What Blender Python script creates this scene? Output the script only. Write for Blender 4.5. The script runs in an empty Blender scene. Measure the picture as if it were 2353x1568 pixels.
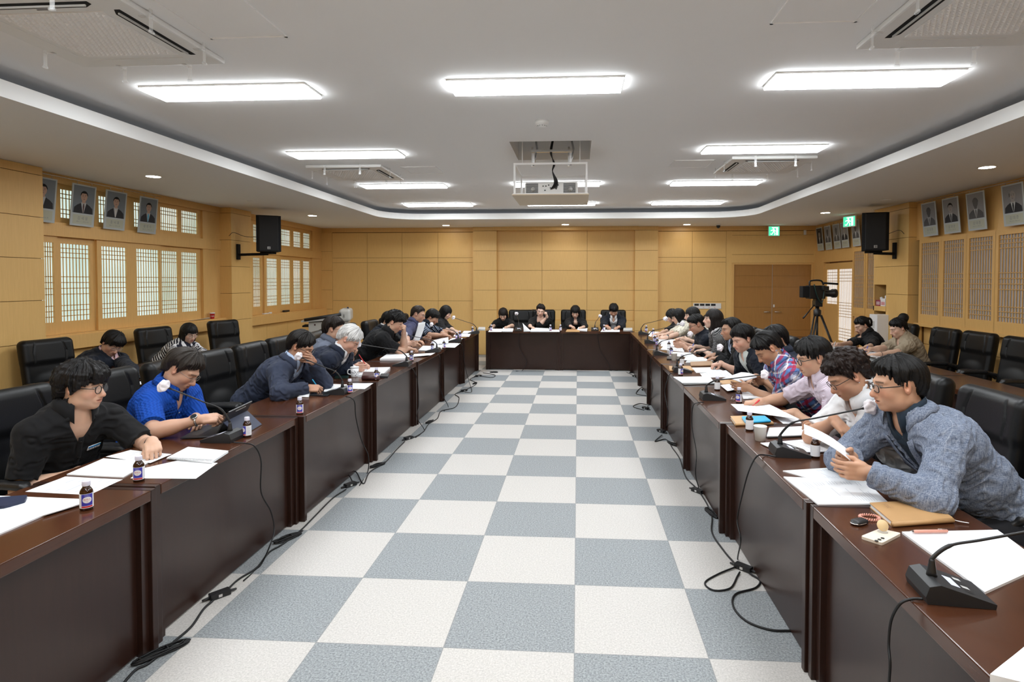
import bpy, bmesh, math, random
import numpy as np
from mathutils import Vector, Matrix

# ---------------------------------------------------------------- camera, world, exposure
scene = bpy.context.scene
COL = scene.collection
PI = math.pi
cam_data = bpy.data.cameras.new('camera')
cam = bpy.data.objects.new('camera', cam_data)
COL.objects.link(cam)
scene.camera = cam
W_, H_ = 2353.0, 1568.0
cam_data.sensor_fit = 'HORIZONTAL'
cam_data.sensor_width = 36.0
cam_data.lens = 1357.497 / W_ * 36.0
cam_data.shift_x = -(1239.514 - W_ / 2) / W_
cam_data.shift_y = (681.694 - H_ / 2) / W_
cam_data.clip_start = 0.05
cam_data.clip_end = 100
yaw, pitch, roll = 0.06468, 0.02678, -0.00071
_f = Vector((-math.sin(yaw) * math.cos(pitch), math.cos(yaw) * math.cos(pitch), -math.sin(pitch)))
_r = Vector((math.cos(yaw), math.sin(yaw), 0))
_d = _f.cross(_r)
_r2 = _r * math.cos(roll) + _d * math.sin(roll)
_d2 = -_r * math.sin(roll) + _d * math.cos(roll)
_m = Matrix((_r2, -_d2, -_f)).transposed().to_4x4()
_m.translation = Vector((0, 0, 1.6856))
cam.matrix_world = _m

world = bpy.data.worlds.new('world')
scene.world = world
world.use_nodes = True
world.node_tree.nodes['Background'].inputs[0].default_value = (0.75, 0.85, 1.0, 1)
world.node_tree.nodes['Background'].inputs[1].default_value = 0.3
vs = scene.view_settings
vs.view_transform = 'Standard'
vs.look = 'None'
vs.exposure = 1.27
vs.gamma = 1.0
vs.use_curve_mapping = False
scene.cycles.use_denoising = True
scene.cycles.max_bounces = 7
scene.cycles.diffuse_bounces = 4
scene.cycles.glossy_bounces = 3
scene.cycles.transmission_bounces = 5
scene.cycles.caustics_reflective = False
scene.cycles.caustics_refractive = False
scene.cycles.sample_clamp_indirect = 6.0

PANEL_E = 12.0      # strength of the ceiling light panels
DOWN_E = 25.0       # strength of the recessed downlights
WIN_E = 0.40         # daylight behind the paper windows

# ---------------------------------------------------------------- helpers
def tag(o, label=None, cat=None, group=None, kind=None):
    if label: o['label'] = label
    if cat: o['category'] = cat
    if group: o['group'] = group
    if kind: o['kind'] = kind
    return o

def link(o, parent=None):
    COL.objects.link(o)
    if parent is not None: o.parent = parent
    return o

def empty(name, loc=(0, 0, 0), rz=0.0, label=None, cat=None, group=None):
    o = bpy.data.objects.new(name, None)
    o.empty_display_size = 0.1
    o.location = loc
    o.rotation_euler = (0, 0, rz)
    link(o)
    return tag(o, label, cat, group)

def dup(root, loc, rz, label, group=None):
    r = root.copy(); COL.objects.link(r)
    r.location = loc; r.rotation_euler = (0, 0, rz)
    r['label'] = label
    if group: r['group'] = group
    for ch in list(root.children):
        c = ch.copy(); COL.objects.link(c); c.parent = r
        for g in list(ch.children):
            d = g.copy(); COL.objects.link(d); d.parent = c
    return r

class MB:
    """collects shapes; build() links them as ONE mesh object"""
    def __init__(self): self.v = []; self.f = []; self.m = []; self.smooth = []
    def add(self, vs_, fs_, mi=0, smooth=False):
        n = len(self.v)
        self.v += [tuple(p) for p in vs_]
        self.f += [tuple(i + n for i in f) for f in fs_]
        self.m += [mi] * len(fs_); self.smooth += [smooth] * len(fs_)
        return self
    def box(self, x0, x1, y0, y1, z0, z1, mi=0):
        v = [(x0,y0,z0),(x1,y0,z0),(x1,y1,z0),(x0,y1,z0),(x0,y0,z1),(x1,y0,z1),(x1,y1,z1),(x0,y1,z1)]
        return self.add(v, [(3,2,1,0),(4,5,6,7),(0,1,5,4),(1,2,6,5),(2,3,7,6),(3,0,4,7)], mi)
    def bbox(self, x0, x1, y0, y1, z0, z1, b=0.004, mi=0):
        """box with chamfered edges"""
        bm = bmesh.new(); bmesh.ops.create_cube(bm, size=1)
        for v in bm.verts: v.co = Vector(((x0+x1)/2 + v.co.x*(x1-x0), (y0+y1)/2 + v.co.y*(y1-y0), (z0+z1)/2 + v.co.z*(z1-z0)))
        bmesh.ops.bevel(bm, geom=list(bm.edges), offset=b, segments=2, profile=0.6, affect='EDGES')
        bm.verts.index_update()
        self.add([v.co[:] for v in bm.verts], [[v.index for v in f.verts] for f in bm.faces], mi, False)
        bm.free(); return self
    def tube(self, pts, r, n=8, mi=0, cap=True):
        """swept round tube; r a number or one per point"""
        pts = [Vector(p) for p in pts]; k = len(pts)
        rs = r if isinstance(r, (list, tuple)) else [r] * k
        vs_, fs_ = [], []
        t0 = (pts[1] - pts[0]).normalized()
        u = t0.orthogonal().normalized()
        for i, p in enumerate(pts):
            t = (pts[min(i+1, k-1)] - pts[max(i-1, 0)]).normalized()
            u = (u - t * u.dot(t))
            u = u.normalized() if u.length > 1e-6 else t.orthogonal().normalized()
            w = t.cross(u)
            for j in range(n):
                a = 2*PI*j/n
                vs_.append(p + (u*math.cos(a) + w*math.sin(a)) * rs[i])
        for i in range(k-1):
            for j in range(n):
                fs_.append((i*n+j, i*n+(j+1)%n, (i+1)*n+(j+1)%n, (i+1)*n+j))
        if cap:
            fs_.append(tuple(range(n))[::-1]); fs_.append(tuple((k-1)*n+j for j in range(n)))
        return self.add(vs_, fs_, mi, True)
    def lathe(self, prof, n=24, c=(0,0,0), mi=0, caps=True):
        """prof: (r, z) list bottom to top"""
        vs_, fs_ = [], []
        for r, z in prof:
            for j in range(n):
                a = 2*PI*j/n
                vs_.append((c[0]+r*math.cos(a), c[1]+r*math.sin(a), c[2]+z))
        for i in range(len(prof)-1):
            for j in range(n):
                fs_.append((i*n+j, i*n+(j+1)%n, (i+1)*n+(j+1)%n, (i+1)*n+j))
        if caps:
            fs_.append(tuple(range(n))[::-1]); fs_.append(tuple((len(prof)-1)*n+j for j in range(n)))
        return self.add(vs_, fs_, mi, True)
    def prism(self, poly, z0, z1, mi=0):
        """vertical extrusion of an xy polygon (counter-clockwise)"""
        n = len(poly)
        v = [(p[0], p[1], z0) for p in poly] + [(p[0], p[1], z1) for p in poly]
        f = [tuple(range(n))[::-1], tuple(range(n, 2*n))] + [(i, (i+1)%n, n+(i+1)%n, n+i) for i in range(n)]
        return self.add(v, f, mi)
    def xf(self, M):
        self.v = [tuple(M @ Vector(p)) for p in self.v]; return self
    def build(self, name, mats, parent=None):
        me = bpy.data.meshes.new(name)
        me.from_pydata(self.v, [], self.f)
        for m in (mats if isinstance(mats, (list, tuple)) else [mats]): me.materials.append(m)
        me.polygons.foreach_set('material_index', self.m)
        me.polygons.foreach_set('use_smooth', self.smooth)
        me.update()
        return link(bpy.data.objects.new(name, me), parent)

def struct(name, mb, mats, parent=None):
    o = mb.build(name, mats, parent); o['kind'] = 'structure'; return o

def arc(c, r, a0, a1, n, ax=0, ay=1):
    out = []
    for i in range(n+1):
        a = a0 + (a1-a0)*i/n
        p = list(c); p[ax] += r*math.cos(a); p[ay] += r*math.sin(a); out.append(tuple(p))
    return out

def bez(ps, n=16):
    """Catmull-Rom through the points"""
    ps = [Vector(p) for p in ps]; out = []
    q = [ps[0]*2-ps[1]] + ps + [ps[-1]*2-ps[-2]]
    for i in range(len(ps)-1):
        a, b, c, d = q[i:i+4]
        for k in range(n):
            t = k/n
            out.append(0.5*((2*b) + (c-a)*t + (2*a-5*b+4*c-d)*t*t + (3*b-a-3*c+d)*t**3))
    return out + [ps[-1]]

# ---------------------------------------------------------------- materials
MATS = {}
def nodes(name):
    m = bpy.data.materials.new(name); m.use_nodes = True
    nt = m.node_tree; b = nt.nodes['Principled BSDF']
    return m, nt, b
def N(nt, t, **kw):
    n = nt.nodes.new(t)
    for k, v in kw.items(): setattr(n, k, v)
    return n
def pr(name, col, rough=0.5, spec=0.5, metal=0.0, bump=0.0, bscale=60.0, coat=0.0, vary=0.0, vscale=6.0, alpha=1.0, trans=0.0, sheen=0.0, emit=0.0):
    """plain principled material, with optional noise in colour and bump"""
    m, nt, b = nodes(name)
    b.inputs['Base Color'].default_value = (*col, 1)
    b.inputs['Roughness'].default_value = rough
    b.inputs['Specular IOR Level'].default_value = spec
    b.inputs['Metallic'].default_value = metal
    b.inputs['Coat Weight'].default_value = coat
    b.inputs['Coat Roughness'].default_value = 0.08
    b.inputs['Transmission Weight'].default_value = trans
    b.inputs['Alpha'].default_value = alpha
    b.inputs['Sheen Weight'].default_value = sheen
    if emit:
        b.inputs['Emission Color'].default_value = (*col, 1); b.inputs['Emission Strength'].default_value = emit
    L = nt.links
    if vary or bump:
        tc = N(nt, 'ShaderNodeTexCoord')
    if vary:
        no = N(nt, 'ShaderNodeTexNoise'); no.inputs['Scale'].default_value = vscale; no.inputs['Detail'].default_value = 5
        hs = N(nt, 'ShaderNodeMixRGB'); hs.blend_type = 'MULTIPLY'; hs.inputs[0].default_value = 1
        mr = N(nt, 'ShaderNodeMapRange'); mr.inputs['To Min'].default_value = 1 - vary; mr.inputs['To Max'].default_value = 1 + vary
        L.new(tc.outputs['Object'], no.inputs['Vector']); L.new(no.outputs['Fac'], mr.inputs['Value'])
        hs.inputs[1].default_value = (*col, 1); L.new(mr.outputs[0], hs.inputs[2]); L.new(hs.outputs[0], b.inputs['Base Color'])
    if bump:
        n2 = N(nt, 'ShaderNodeTexNoise'); n2.inputs['Scale'].default_value = bscale; n2.inputs['Detail'].default_value = 3
        bp = N(nt, 'ShaderNodeBump'); bp.inputs['Strength'].default_value = bump; bp.inputs['Distance'].default_value = 0.004
        L.new(tc.outputs['Object'], n2.inputs['Vector']); L.new(n2.outputs['Fac'], bp.inputs['Height']); L.new(bp.outputs[0], b.inputs['Normal'])
    MATS[name] = m
    return m
def emis(name, col, s):
    m, nt, b = nodes(name)
    e = N(nt, 'ShaderNodeEmission'); e.inputs[0].default_value = (*col, 1); e.inputs[1].default_value = s
    nt.links.new(e.outputs[0], nt.nodes['Material Output'].inputs[0]); nt.nodes.remove(b)
    MATS[name] = m; return m
def wood(name, c1, c2, rough, scale, bump=0.0, coat=0.0, spec=0.5):
    """fine grain: noise stretched along one axis (scale gives the stretch)"""
    m, nt, b = nodes(name); L = nt.links
    tc = N(nt, 'ShaderNodeTexCoord'); mp = N(nt, 'ShaderNodeMapping'); mp.inputs['Scale'].default_value = scale
    no = N(nt, 'ShaderNodeTexNoise'); no.inputs['Scale'].default_value = 1; no.inputs['Detail'].default_value = 6; no.inputs['Roughness'].default_value = 0.65
    cr = N(nt, 'ShaderNodeValToRGB')
    cr.color_ramp.elements[0].position = 0.3; cr.color_ramp.elements[0].color = (*c1, 1)
    cr.color_ramp.elements[1].position = 0.7; cr.color_ramp.elements[1].color = (*c2, 1)
    L.new(tc.outputs['Object'], mp.inputs[0]); L.new(mp.outputs[0], no.inputs['Vector']); L.new(no.outputs['Fac'], cr.inputs[0]); L.new(cr.outputs[0], b.inputs['Base Color'])
    b.inputs['Roughness'].default_value = rough; b.inputs['Coat Weight'].default_value = coat; b.inputs['Coat Roughness'].default_value = 0.12
    b.inputs['Specular IOR Level'].default_value = spec
    MATS[name] = m; return m

M_wall = wood('wood_panel', (0.70, 0.435, 0.150), (0.77, 0.49, 0.178), 0.5, (90, 90, 5))
M_wallf = wood('wood_frame', (0.64, 0.375, 0.125), (0.72, 0.43, 0.15), 0.45, (70, 70, 6))
M_groove = pr('groove', (0.26, 0.12, 0.03), 0.8)
M_door = wood('door_veneer', (0.34, 0.165, 0.042), (0.40, 0.195, 0.055), 0.4, (70, 70, 3))
M_ceil = pr('ceiling_paint', (0.84, 0.83, 0.82), 0.9, 0.2)
M_soffit = pr('soffit_paint', (0.78, 0.77, 0.75), 0.9, 0.2)
M_white = pr('white_plastic', (0.75, 0.75, 0.74), 0.4)
M_wmetal = pr('white_metal', (0.85, 0.85, 0.85), 0.35)
M_black = pr('black_plastic', (0.012, 0.012, 0.013), 0.4)
M_blackm = pr('black_matte', (0.008, 0.008, 0.009), 0.8, 0.3)
M_dgrey = pr('dark_grey_plastic', (0.017, 0.0175, 0.019), 0.45)
M_rubber = pr('cable_rubber', (0.006, 0.006, 0.007), 0.5, 0.4)
M_leather = pr('black_leather', (0.004, 0.004, 0.0043), 0.42, 0.28, bump=0.10, bscale=160)
M_seam = pr('seam', (0.002, 0.002, 0.002), 0.9, 0.1)
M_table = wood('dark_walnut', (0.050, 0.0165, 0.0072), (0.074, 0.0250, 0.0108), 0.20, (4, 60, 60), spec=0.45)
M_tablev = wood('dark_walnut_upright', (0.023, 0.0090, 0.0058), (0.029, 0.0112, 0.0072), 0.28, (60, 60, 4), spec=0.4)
M_tablee = pr('dark_walnut_edge', (0.035, 0.013, 0.008), 0.25)
M_paper = pr('paper', (0.83, 0.84, 0.86), 0.8, 0.2)
M_ink = pr('ink', (0.22, 0.23, 0.26), 0.8, 0.1)
M_kraft = pr('tan_leatherette', (0.50, 0.29, 0.125), 0.55, vary=0.08, vscale=20)
M_kraft2 = pr('brown_cover', (0.36, 0.21, 0.11), 0.6)
M_chrome = pr('steel', (0.6, 0.6, 0.6), 0.25, metal=1.0)
M_glass = pr('clear_plastic', (0.9, 0.92, 0.93), 0.12, alpha=0.22)
M_amber = pr('amber_glass', (0.028, 0.008, 0.002), 0.06, 0.6)
M_cap = pr('lilac_white_cap', (0.70, 0.68, 0.80), 0.45)
M_lblw = pr('label_white', (0.82, 0.82, 0.84), 0.5)
M_lblb = pr('label_blue', (0.05, 0.045, 0.42), 0.5)
M_red = pr('red_plastic', (0.62, 0.02, 0.03), 0.4)
M_blue = pr('blue_plastic', (0.03, 0.12, 0.6), 0.4)
M_sky = pr('sky_blue_card', (0.02, 0.36, 0.62), 0.5)
M_navyc = pr('navy_card', (0.012, 0.02, 0.055), 0.5)
M_maroon = pr('maroon_card', (0.05, 0.012, 0.012), 0.5)
M_gold = pr('gold_print', (0.55, 0.36, 0.08), 0.4)
M_cup = pr('paper_cup', (0.85, 0.85, 0.80), 0.6)
M_gray = pr('grey_plastic', (0.55, 0.55, 0.54), 0.5)
M_lect = pr('lectern_grey', (0.52, 0.51, 0.48), 0.5)
M_screen = pr('display_glass', (0.02, 0.025, 0.03), 0.1)
M_lcd = emis('lit_display', (0.65, 0.68, 0.8), 0.6)
M_panel = emis('light_panel', (0.915, 0.965, 1.0), PANEL_E)
M_down = emis('downlight', (1.0, 0.94, 0.85), DOWN_E)
M_exitg = emis('exit_green', (0.08, 0.75, 0.40), 0.55)
M_exitw = emis('exit_white', (0.85, 1.0, 0.92), 0.8)
M_foam = pr('mic_cover', (0.80, 0.76, 0.80), 0.9, bump=0.3, bscale=120, vary=0.10, vscale=60)

# ================================================================ ROOM
XL, XR, YF, YB, ZS, ZC = -6.13, 5.30, 13.4, -2.2, 2.90, 3.10
TX0, TY0, TS = -0.0117, 2.6346, 0.6

def floor_mat():
    m, nt, b = nodes('carpet_tile'); L = nt.links
    tc = N(nt, 'ShaderNodeTexCoord')
    sx = N(nt, 'ShaderNodeSeparateXYZ'); L.new(tc.outputs['Object'], sx.inputs[0])
    def mth(op, a, b_=None):
        n = N(nt, 'ShaderNodeMath'); n.operation = op
        for k, v in ((0, a), (1, b_)):
            if v is None: continue
            if isinstance(v, (int, float)): n.inputs[k].default_value = v
            else: L.new(v, n.inputs[k])
        return n.outputs[0]
    u = mth('DIVIDE', mth('SUBTRACT', sx.outputs[0], TX0), TS)
    v = mth('DIVIDE', mth('SUBTRACT', sx.outputs[1], TY0), TS)
    par = mth('FLOORED_MODULO', mth('ADD', mth('FLOOR', u), mth('FLOOR', v)), 2.0)
    no = N(nt, 'ShaderNodeTexNoise'); no.inputs['Scale'].default_value = 110; no.inputs['Detail'].default_value = 4; no.inputs['Roughness'].default_value = 0.8
    L.new(tc.outputs['Object'], no.inputs['Vector'])
    c = []
    for k, (lo, hi) in enumerate((((0.45, 0.43, 0.405), (0.65, 0.62, 0.59)), ((0.14, 0.155, 0.165), (0.40, 0.42, 0.43)))):
        cr = N(nt, 'ShaderNodeValToRGB')
        cr.color_ramp.elements[0].position = 0.36; cr.color_ramp.elements[0].color = (*lo, 1)
        cr.color_ramp.elements[1].position = 0.64; cr.color_ramp.elements[1].color = (*hi, 1)
        L.new(no.outputs['Fac'], cr.inputs[0]); c.append(cr.outputs[0])
    mx = N(nt, 'ShaderNodeMixRGB'); L.new(par, mx.inputs[0]); L.new(c[0], mx.inputs[1]); L.new(c[1], mx.inputs[2])
    # thin joints
    fu = mth('FRACT', u); fv = mth('FRACT', v)
    e = mth('MINIMUM', mth('MINIMUM', fu, mth('SUBTRACT', 1.0, fu)), mth('MINIMUM', fv, mth('SUBTRACT', 1.0, fv)))
    jt = mth('LESS_THAN', e, 0.0035)
    mj = N(nt, 'ShaderNodeMixRGB'); mj.inputs[2].default_value = (0.22, 0.22, 0.22, 1)
    L.new(mth('MULTIPLY', jt, 0.7), mj.inputs[0]); L.new(mx.outputs[0], mj.inputs[1])
    L.new(mj.outputs[0], b.inputs['Base Color'])
    b.inputs['Roughness'].default_value = 0.6; b.inputs['Specular IOR Level'].default_value = 0.35
    n2 = N(nt, 'ShaderNodeTexNoise'); n2.inputs['Scale'].default_value = 300
    L.new(tc.outputs['Object'], n2.inputs['Vector'])
    bp = N(nt, 'ShaderNodeBump'); bp.inputs['Strength'].default_value = 0.25; bp.inputs['Distance'].default_value = 0.003
    L.new(n2.outputs['Fac'], bp.inputs['Height']); L.new(bp.outputs[0], b.inputs['Normal'])
    return m
M_floor = floor_mat()
struct('floor', MB().box(-6.6, 5.9, YB - 0.2, 13.9, -0.1, 0.0), M_floor)

# --- upper ceiling, with the projector opening left open
HX0, HX1, HY0, HY1 = -0.70, 0.135, 6.02, 6.95
mb = MB()
mb.box(-4.6, HX0, YB, 12.6, ZC, ZC + 0.1); mb.box(HX1, 4.3, YB, 12.6, ZC, ZC + 0.1)
mb.box(HX0, HX1, YB, HY0, ZC, ZC + 0.1); mb.box(HX0, HX1, HY1, 12.6, ZC, ZC + 0.1)
# box of the opening
mb.box(HX0 - 0.02, HX0, HY0, HY1, ZC + 0.1, ZC + 0.6, 1); mb.box(HX1, HX1 + 0.02, HY0, HY1, ZC + 0.1, ZC + 0.6, 1)
mb.box(HX0, HX1, HY0 - 0.02, HY0, ZC + 0.1, ZC + 0.6, 1); mb.box(HX0, HX1, HY1, HY1 + 0.02, ZC + 0.1, ZC + 0.6, 1)
mb.box(HX0, HX1, HY0, HY1, ZC + 0.6, ZC + 0.62, 1)
struct('ceiling', mb, [M_ceil, pr('opening_grey', (0.80, 0.80, 0.80), 0.8)])

# --- lower ceiling ring (soffit) with rounded far corners and a white upright lip
LX0, LX1, LY1, LR = -3.80, 3.27, 11.62, 0.75
inner = [(LX1, YB), ] + arc((LX1 - LR, LY1 - LR, 0), LR, 0, PI/2, 12)
inner = [(p[0], p[1]) for p in inner] + [(p[0], p[1]) for p in arc((LX0 + LR, LY1 - LR, 0), LR, PI/2, PI, 12)] + [(LX0, YB)]
mb = MB()
n = len(inner)
outer = []
for (x, y) in inner:
    if x > 0: outer.append((XR + 0.3, y) if y < LY1 - LR else (XR + 0.3, min(YF + 0.3, y + (y - (LY1 - LR)) / LR * 2.0)))
    else: outer.append((XL - 0.3, y) if y < LY1 - LR else (XL - 0.3, min(YF + 0.3, y + (y - (LY1 - LR)) / LR * 2.0)))
vs_ = [(x, y, ZS) for x, y in inner] + [(x, y, ZS) for x, y in outer] + [(XR + 0.3, YF + 0.3, ZS), (XL - 0.3, YF + 0.3, ZS)]
fs_ = [(i, i+1, n+i+1, n+i) for i in range(n-1) if not (inner[i][0] > 0 > inner[i+1][0])]
k = [i for i in range(n-1) if inner[i][0] > 0 > inner[i+1][0]][0]
fs_.append((k, k+1, n+k+1, 2*n+1, 2*n, n+k))
mb.add(vs_, fs_, 0)
# lip: 13 mm thick upright band, standing free of the upper ceiling
def off(d):
    out = []
    for i, (x, y) in enumerate(inner):
        a = Vector(inner[max(i-1, 0)]); b_ = Vector(inner[min(i+1, n-1)]); t = (b_ - a).normalized()
        out.append((x + t.y * d, y - t.x * d))
    return out
o1, o2 = inner, off(0.03)
zt = ZS + 0.115
vv = [(x, y, ZS) for x, y in o1] + [(x, y, zt) for x, y in o1] + [(x, y, zt) for x, y in o2] + [(x, y, ZS) for x, y in o2]
ff = []
for i in range(n-1):
    for a in range(3): ff.append((a*n+i, a*n+i+1, (a+1)*n+i+1, (a+1)*n+i))
mb.add(vv, ff, 1, False)
struct('trim_cove', mb, [M_soffit, pr('cove_white', (0.86, 0.86, 0.85), 0.7)])

# --- walls: flat boards with dark shadow gaps between them
def boards_y(mb, y, x0, x1, zs, xs=(), t=0.02, g=0.006):
    """boards on a wall facing -Y at depth y"""
    xs_ = [x0] + [x for x in xs if x0 < x < x1] + [x1]
    for a, b_ in zip(xs_[:-1], xs_[1:]):
        for c, d in zip(zs[:-1], zs[1:]):
            mb.box(a + (g/2 if a != x0 else 0), b_ - (g/2 if b_ != x1 else 0), y, y + t, c + g/2, d - g/2, 0)
def boards_x(mb, x, y0, y1, zs, ys=(), t=0.02, g=0.006, sgn=1):
    """boards on a wall facing +X (sgn 1) or -X (sgn -1) at x"""
    ys_ = [y0] + [y for y in ys if y0 < y < y1] + [y1]
    xa, xb = (x - t, x) if sgn > 0 else (x, x + t)
    for a, b_ in zip(ys_[:-1], ys_[1:]):
        for c, d in zip(zs[:-1], zs[1:]):
            mb.box(xa, xb, a + (g/2 if a != y0 else 0), b_ - (g/2 if b_ != y1 else 0), c + g/2, d - g/2, 0)

WM = [M_wall, M_groove, M_wallf]
ZG = [0.0, 0.57, 1.02, 1.47, 1.92, 2.36, 2.81]
mb = MB()
mb.box(XL, 3.42, YF + 0.02, YF + 0.12, 0, ZS, 1); mb.box(5.19, XR + 0.3, YF + 0.02, YF + 0.12, 0, ZS, 1); mb.box(3.42, 5.19, YF + 0.02, YF + 0.12, 2.08, ZS, 1)
boards_y(mb, YF, XL, -5.69, ZG)
boards_y(mb, YF, -5.685, -2.37, [0, 1.22, 2.10, 2.21, 2.79], [-4.86, -4.04, -3.20])
mb.box(XL, -2.37, YF - 0.012, YF + 0.02, 2.80, ZS, 2)
for a, b_ in ((-2.37, -1.83), (1.27, 1.78)):                       # shallow pilasters
    mb.box(a + 0.005, b_ - 0.005, YF - 0.10, YF + 0.02, 0, ZS, 1)
    boards_y(mb, YF - 0.12, a, b_, ZG + [ZS])
    boards_x(mb, b_, YF - 0.10, YF + 0.02, ZG + [ZS])
    boards_x(mb, a, YF - 0.10, YF + 0.02, ZG + [ZS], sgn=-1)
boards_y(mb, YF, -1.83, 1.27, [0, 0.79, 1.02, 1.47, 1.92, 2.36, 2.83], [-0.81, 0.21])
mb.box(-1.83, 1.27, YF - 0.06, YF + 0.02, 0.55, 0.78, 0)
mb.box(-1.90, 1.34, YF - 0.16, YF + 0.02, 2.82, ZS, 0)
boards_y(mb, YF, 1.78, 3.29, [0, 1.22, 2.10, 2.21, 2.79], [2.55])
mb.box(1.78, XR, YF - 0.012, YF + 0.02, 2.80, ZS, 2)
mb.box(3.295, 3.42, YF, YF + 0.02, 0, 2.79, 0); mb.box(5.19, XR, YF, YF + 0.02, 0, 2.79, 0)
boards_y(mb, YF, 3.42, 5.19, [2.08, 2.27, 2.70, 2.79])
struct('wall_back', mb, WM)

# left wall: thick piers at X -5.75, window bays between them
mb = MB()
def pier(mb, y0, y1, xw, xf, zs):
    lo, hi = min(xw, xf), max(xw, xf); s = 1 if xf > xw else -1
    mb.box(lo + 0.02 * (s < 0), hi - 0.02 * (s > 0), y0 + 0.02, y1 - 0.02, 0, ZS, 1)
    boards_x(mb, xf, y0, y1, zs, sgn=s)
    for (c, d) in zip(zs[:-1], zs[1:]):
        mb.box(lo + 0.02 * (s < 0), hi - 0.02 * (s > 0), y0, y0 + 0.02, c + 0.003, d - 0.003, 0)
        mb.box(lo + 0.02 * (s < 0), hi - 0.02 * (s > 0), y1 - 0.02, y1, c + 0.003, d - 0.003, 0)
ZP = ZG + [ZS]
pier(mb, 5.42, 6.03, XL - 0.2, -5.75, ZP)
pier(mb, YB, 1.96, XL - 0.2, -5.75, ZP)
pier(mb, 9.49, 10.10, XL - 0.2, -5.75, ZP)
for (y0, y1) in ((1.96, 5.42), (6.03, 9.49), (10.10, YF)):
    zsill = 1.05 if y0 < 8 else 1.03
    mb.box(XL - 0.15, XL - 0.05, y0, y1, 0, zsill, 1)                                   # dado behind
    boards_x(mb, -5.93, y0, y1, [0.0, zsill - 0.17], [y0 + 0.02 + 0.8 * k for k in range(1, 5)])
    mb.box(-5.95, -5.83, y0, y1, zsill - 0.16, zsill, 2)                                # sill board
    mb.box(XL - 0.1, -5.85, y0, y1, zsill - 0.004, zsill + 0.016, 2)
    mb.box(XL - 0.15, -5.93, y0, y1, 2.19, 2.35, 2)                                     # transom rail
    mb.box(XL - 0.15, -5.93, y0, y1, 2.80, ZS, 2)                                       # head
struct('wall_left', mb, WM)

# paper windows with wooden lattice
def lit_mat():
    m, nt, b = nodes('lit_paper'); L = nt.links
    tc = N(nt, 'ShaderNodeTexCoord'); no = N(nt, 'ShaderNodeTexNoise'); no.inputs['Scale'].default_value = 1.3
    cr = N(nt, 'ShaderNodeValToRGB')
    cr.color_ramp.elements[0].position = 0.3; cr.color_ramp.elements[0].color = (0.60, 0.80, 0.72, 1)
    cr.color_ramp.elements[1].position = 0.65; cr.color_ramp.elements[1].color = (0.86, 1.0, 0.95, 1)
    e = N(nt, 'ShaderNodeEmission'); e.inputs[1].default_value = WIN_E
    L.new(tc.outputs['Object'], no.inputs['Vector']); L.new(no.outputs['Fac'], cr.inputs[0]); L.new(cr.outputs[0], e.inputs[0])
    L.new(e.outputs[0], nt.nodes['Material Output'].inputs[0]); nt.nodes.remove(b)
    return m
M_lit = lit_mat()
M_litb = emis('lit_paper_doorway', (0.96, 0.98, 1.0), 0.5)
M_greyp = pr('grey_paper', (0.40, 0.37, 0.36), 0.9)

def lattice(mb, y0, y1, z0, z1, x, groups, nv, s, mi=0, t=0.007, w=0.009):
    """bars in the plane x: nv uprights and bunches of level bars"""
    xa, xb = x - t/2, x + t/2
    for k in range(1, nv):
        y = y0 + (y1 - y0) * k / nv
        mb.box(xa, xb, y - w/2, y + w/2, z0, z1, mi)
    for z in groups:
        mb.box(xa, xb, y0, y1, z - w/2, z + w/2, mi)
def sash(mb, y0, y1, z0, z1, ly0, ly1, lz0, lz1, x, th=0.03):
    """solid frame around the lattice opening"""
    xa, xb = x - th/2, x + th/2
    mb.box(xa, xb, y0, ly0, z0, z1); mb.box(xa, xb, ly1, y1, z0, z1)
    mb.box(xa, xb, ly0, ly1, z0, lz0); mb.box(xa, xb, ly0, ly1, lz1, z1)
def bars(z0, z1, kind):
    h = z1 - z0
    if kind == 'lower':
        p = 0.062
        return [z0 + p, z0 + 2*p, z0 + 3*p] + [z0 + h/2 + k*p for k in (-2.2, -1.1, 0, 1.1)] + [z1 - 2.6*p, z1 - 1.7*p, z1 - 0.85*p]
    return [z0 + 0.05, z0 + 0.10, z1 - 0.05, z1 - 0.10]
XW = -5.99
wn = [0]
def window(y0, y1, ly0, ly1, z0, z1, lz0, lz1, x, kind, nv, paper, mats, name='window'):
    wn[0] += 1
    mb = MB(); sash(mb, y0, y1, z0, z1, ly0, ly1, lz0, lz1, x)
    o = struct('window_%d' % wn[0], mb, mats[0])
    l = MB(); lattice(l, ly0, ly1, lz0, lz1, x, bars(lz0, lz1, kind), nv, 1)
    l.build('lattice', mats[0], o)
    s = 1 if x < 0 else -1
    MB().box(min(x - s*0.010, x - s*0.007), max(x - s*0.010, x - s*0.007), ly0, ly1, lz0, lz1).build('paper_pane', paper, o)
    return o
seams1 = [6.03, 6.42, 6.98, 7.555, 8.11, 8.555, 9.05]
lat1 = [(6.10, 6.37), (6.50, 6.91), (7.05, 7.46), (7.64, 8.07), (8.15, 8.51), (8.60, 8.97)]
for k, (a, b_) in enumerate(lat1):
    d = 0.035 if k in (0, 2, 3) else 0.0
    window(seams1[k], seams1[k+1], a, b_, 1.066, 2.19, 1.205, 2.115, XW + d - 0.02, 'lower', 9, M_lit, [M_wallf])
    window(seams1[k] + 0.001, seams1[k+1], a, b_, 2.35, 2.80, 2.415, 2.745, XW - 0.01, 'upper', 9, M_lit, [M_wallf])
seams2 = [10.10, 10.90, 11.50, 12.05, 12.51, 12.95]
lat2 = [(10.57, 10.83), (10.99, 11.39), (11.60, 11.99), (12.12, 12.45), (12.57, 12.89)]
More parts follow.
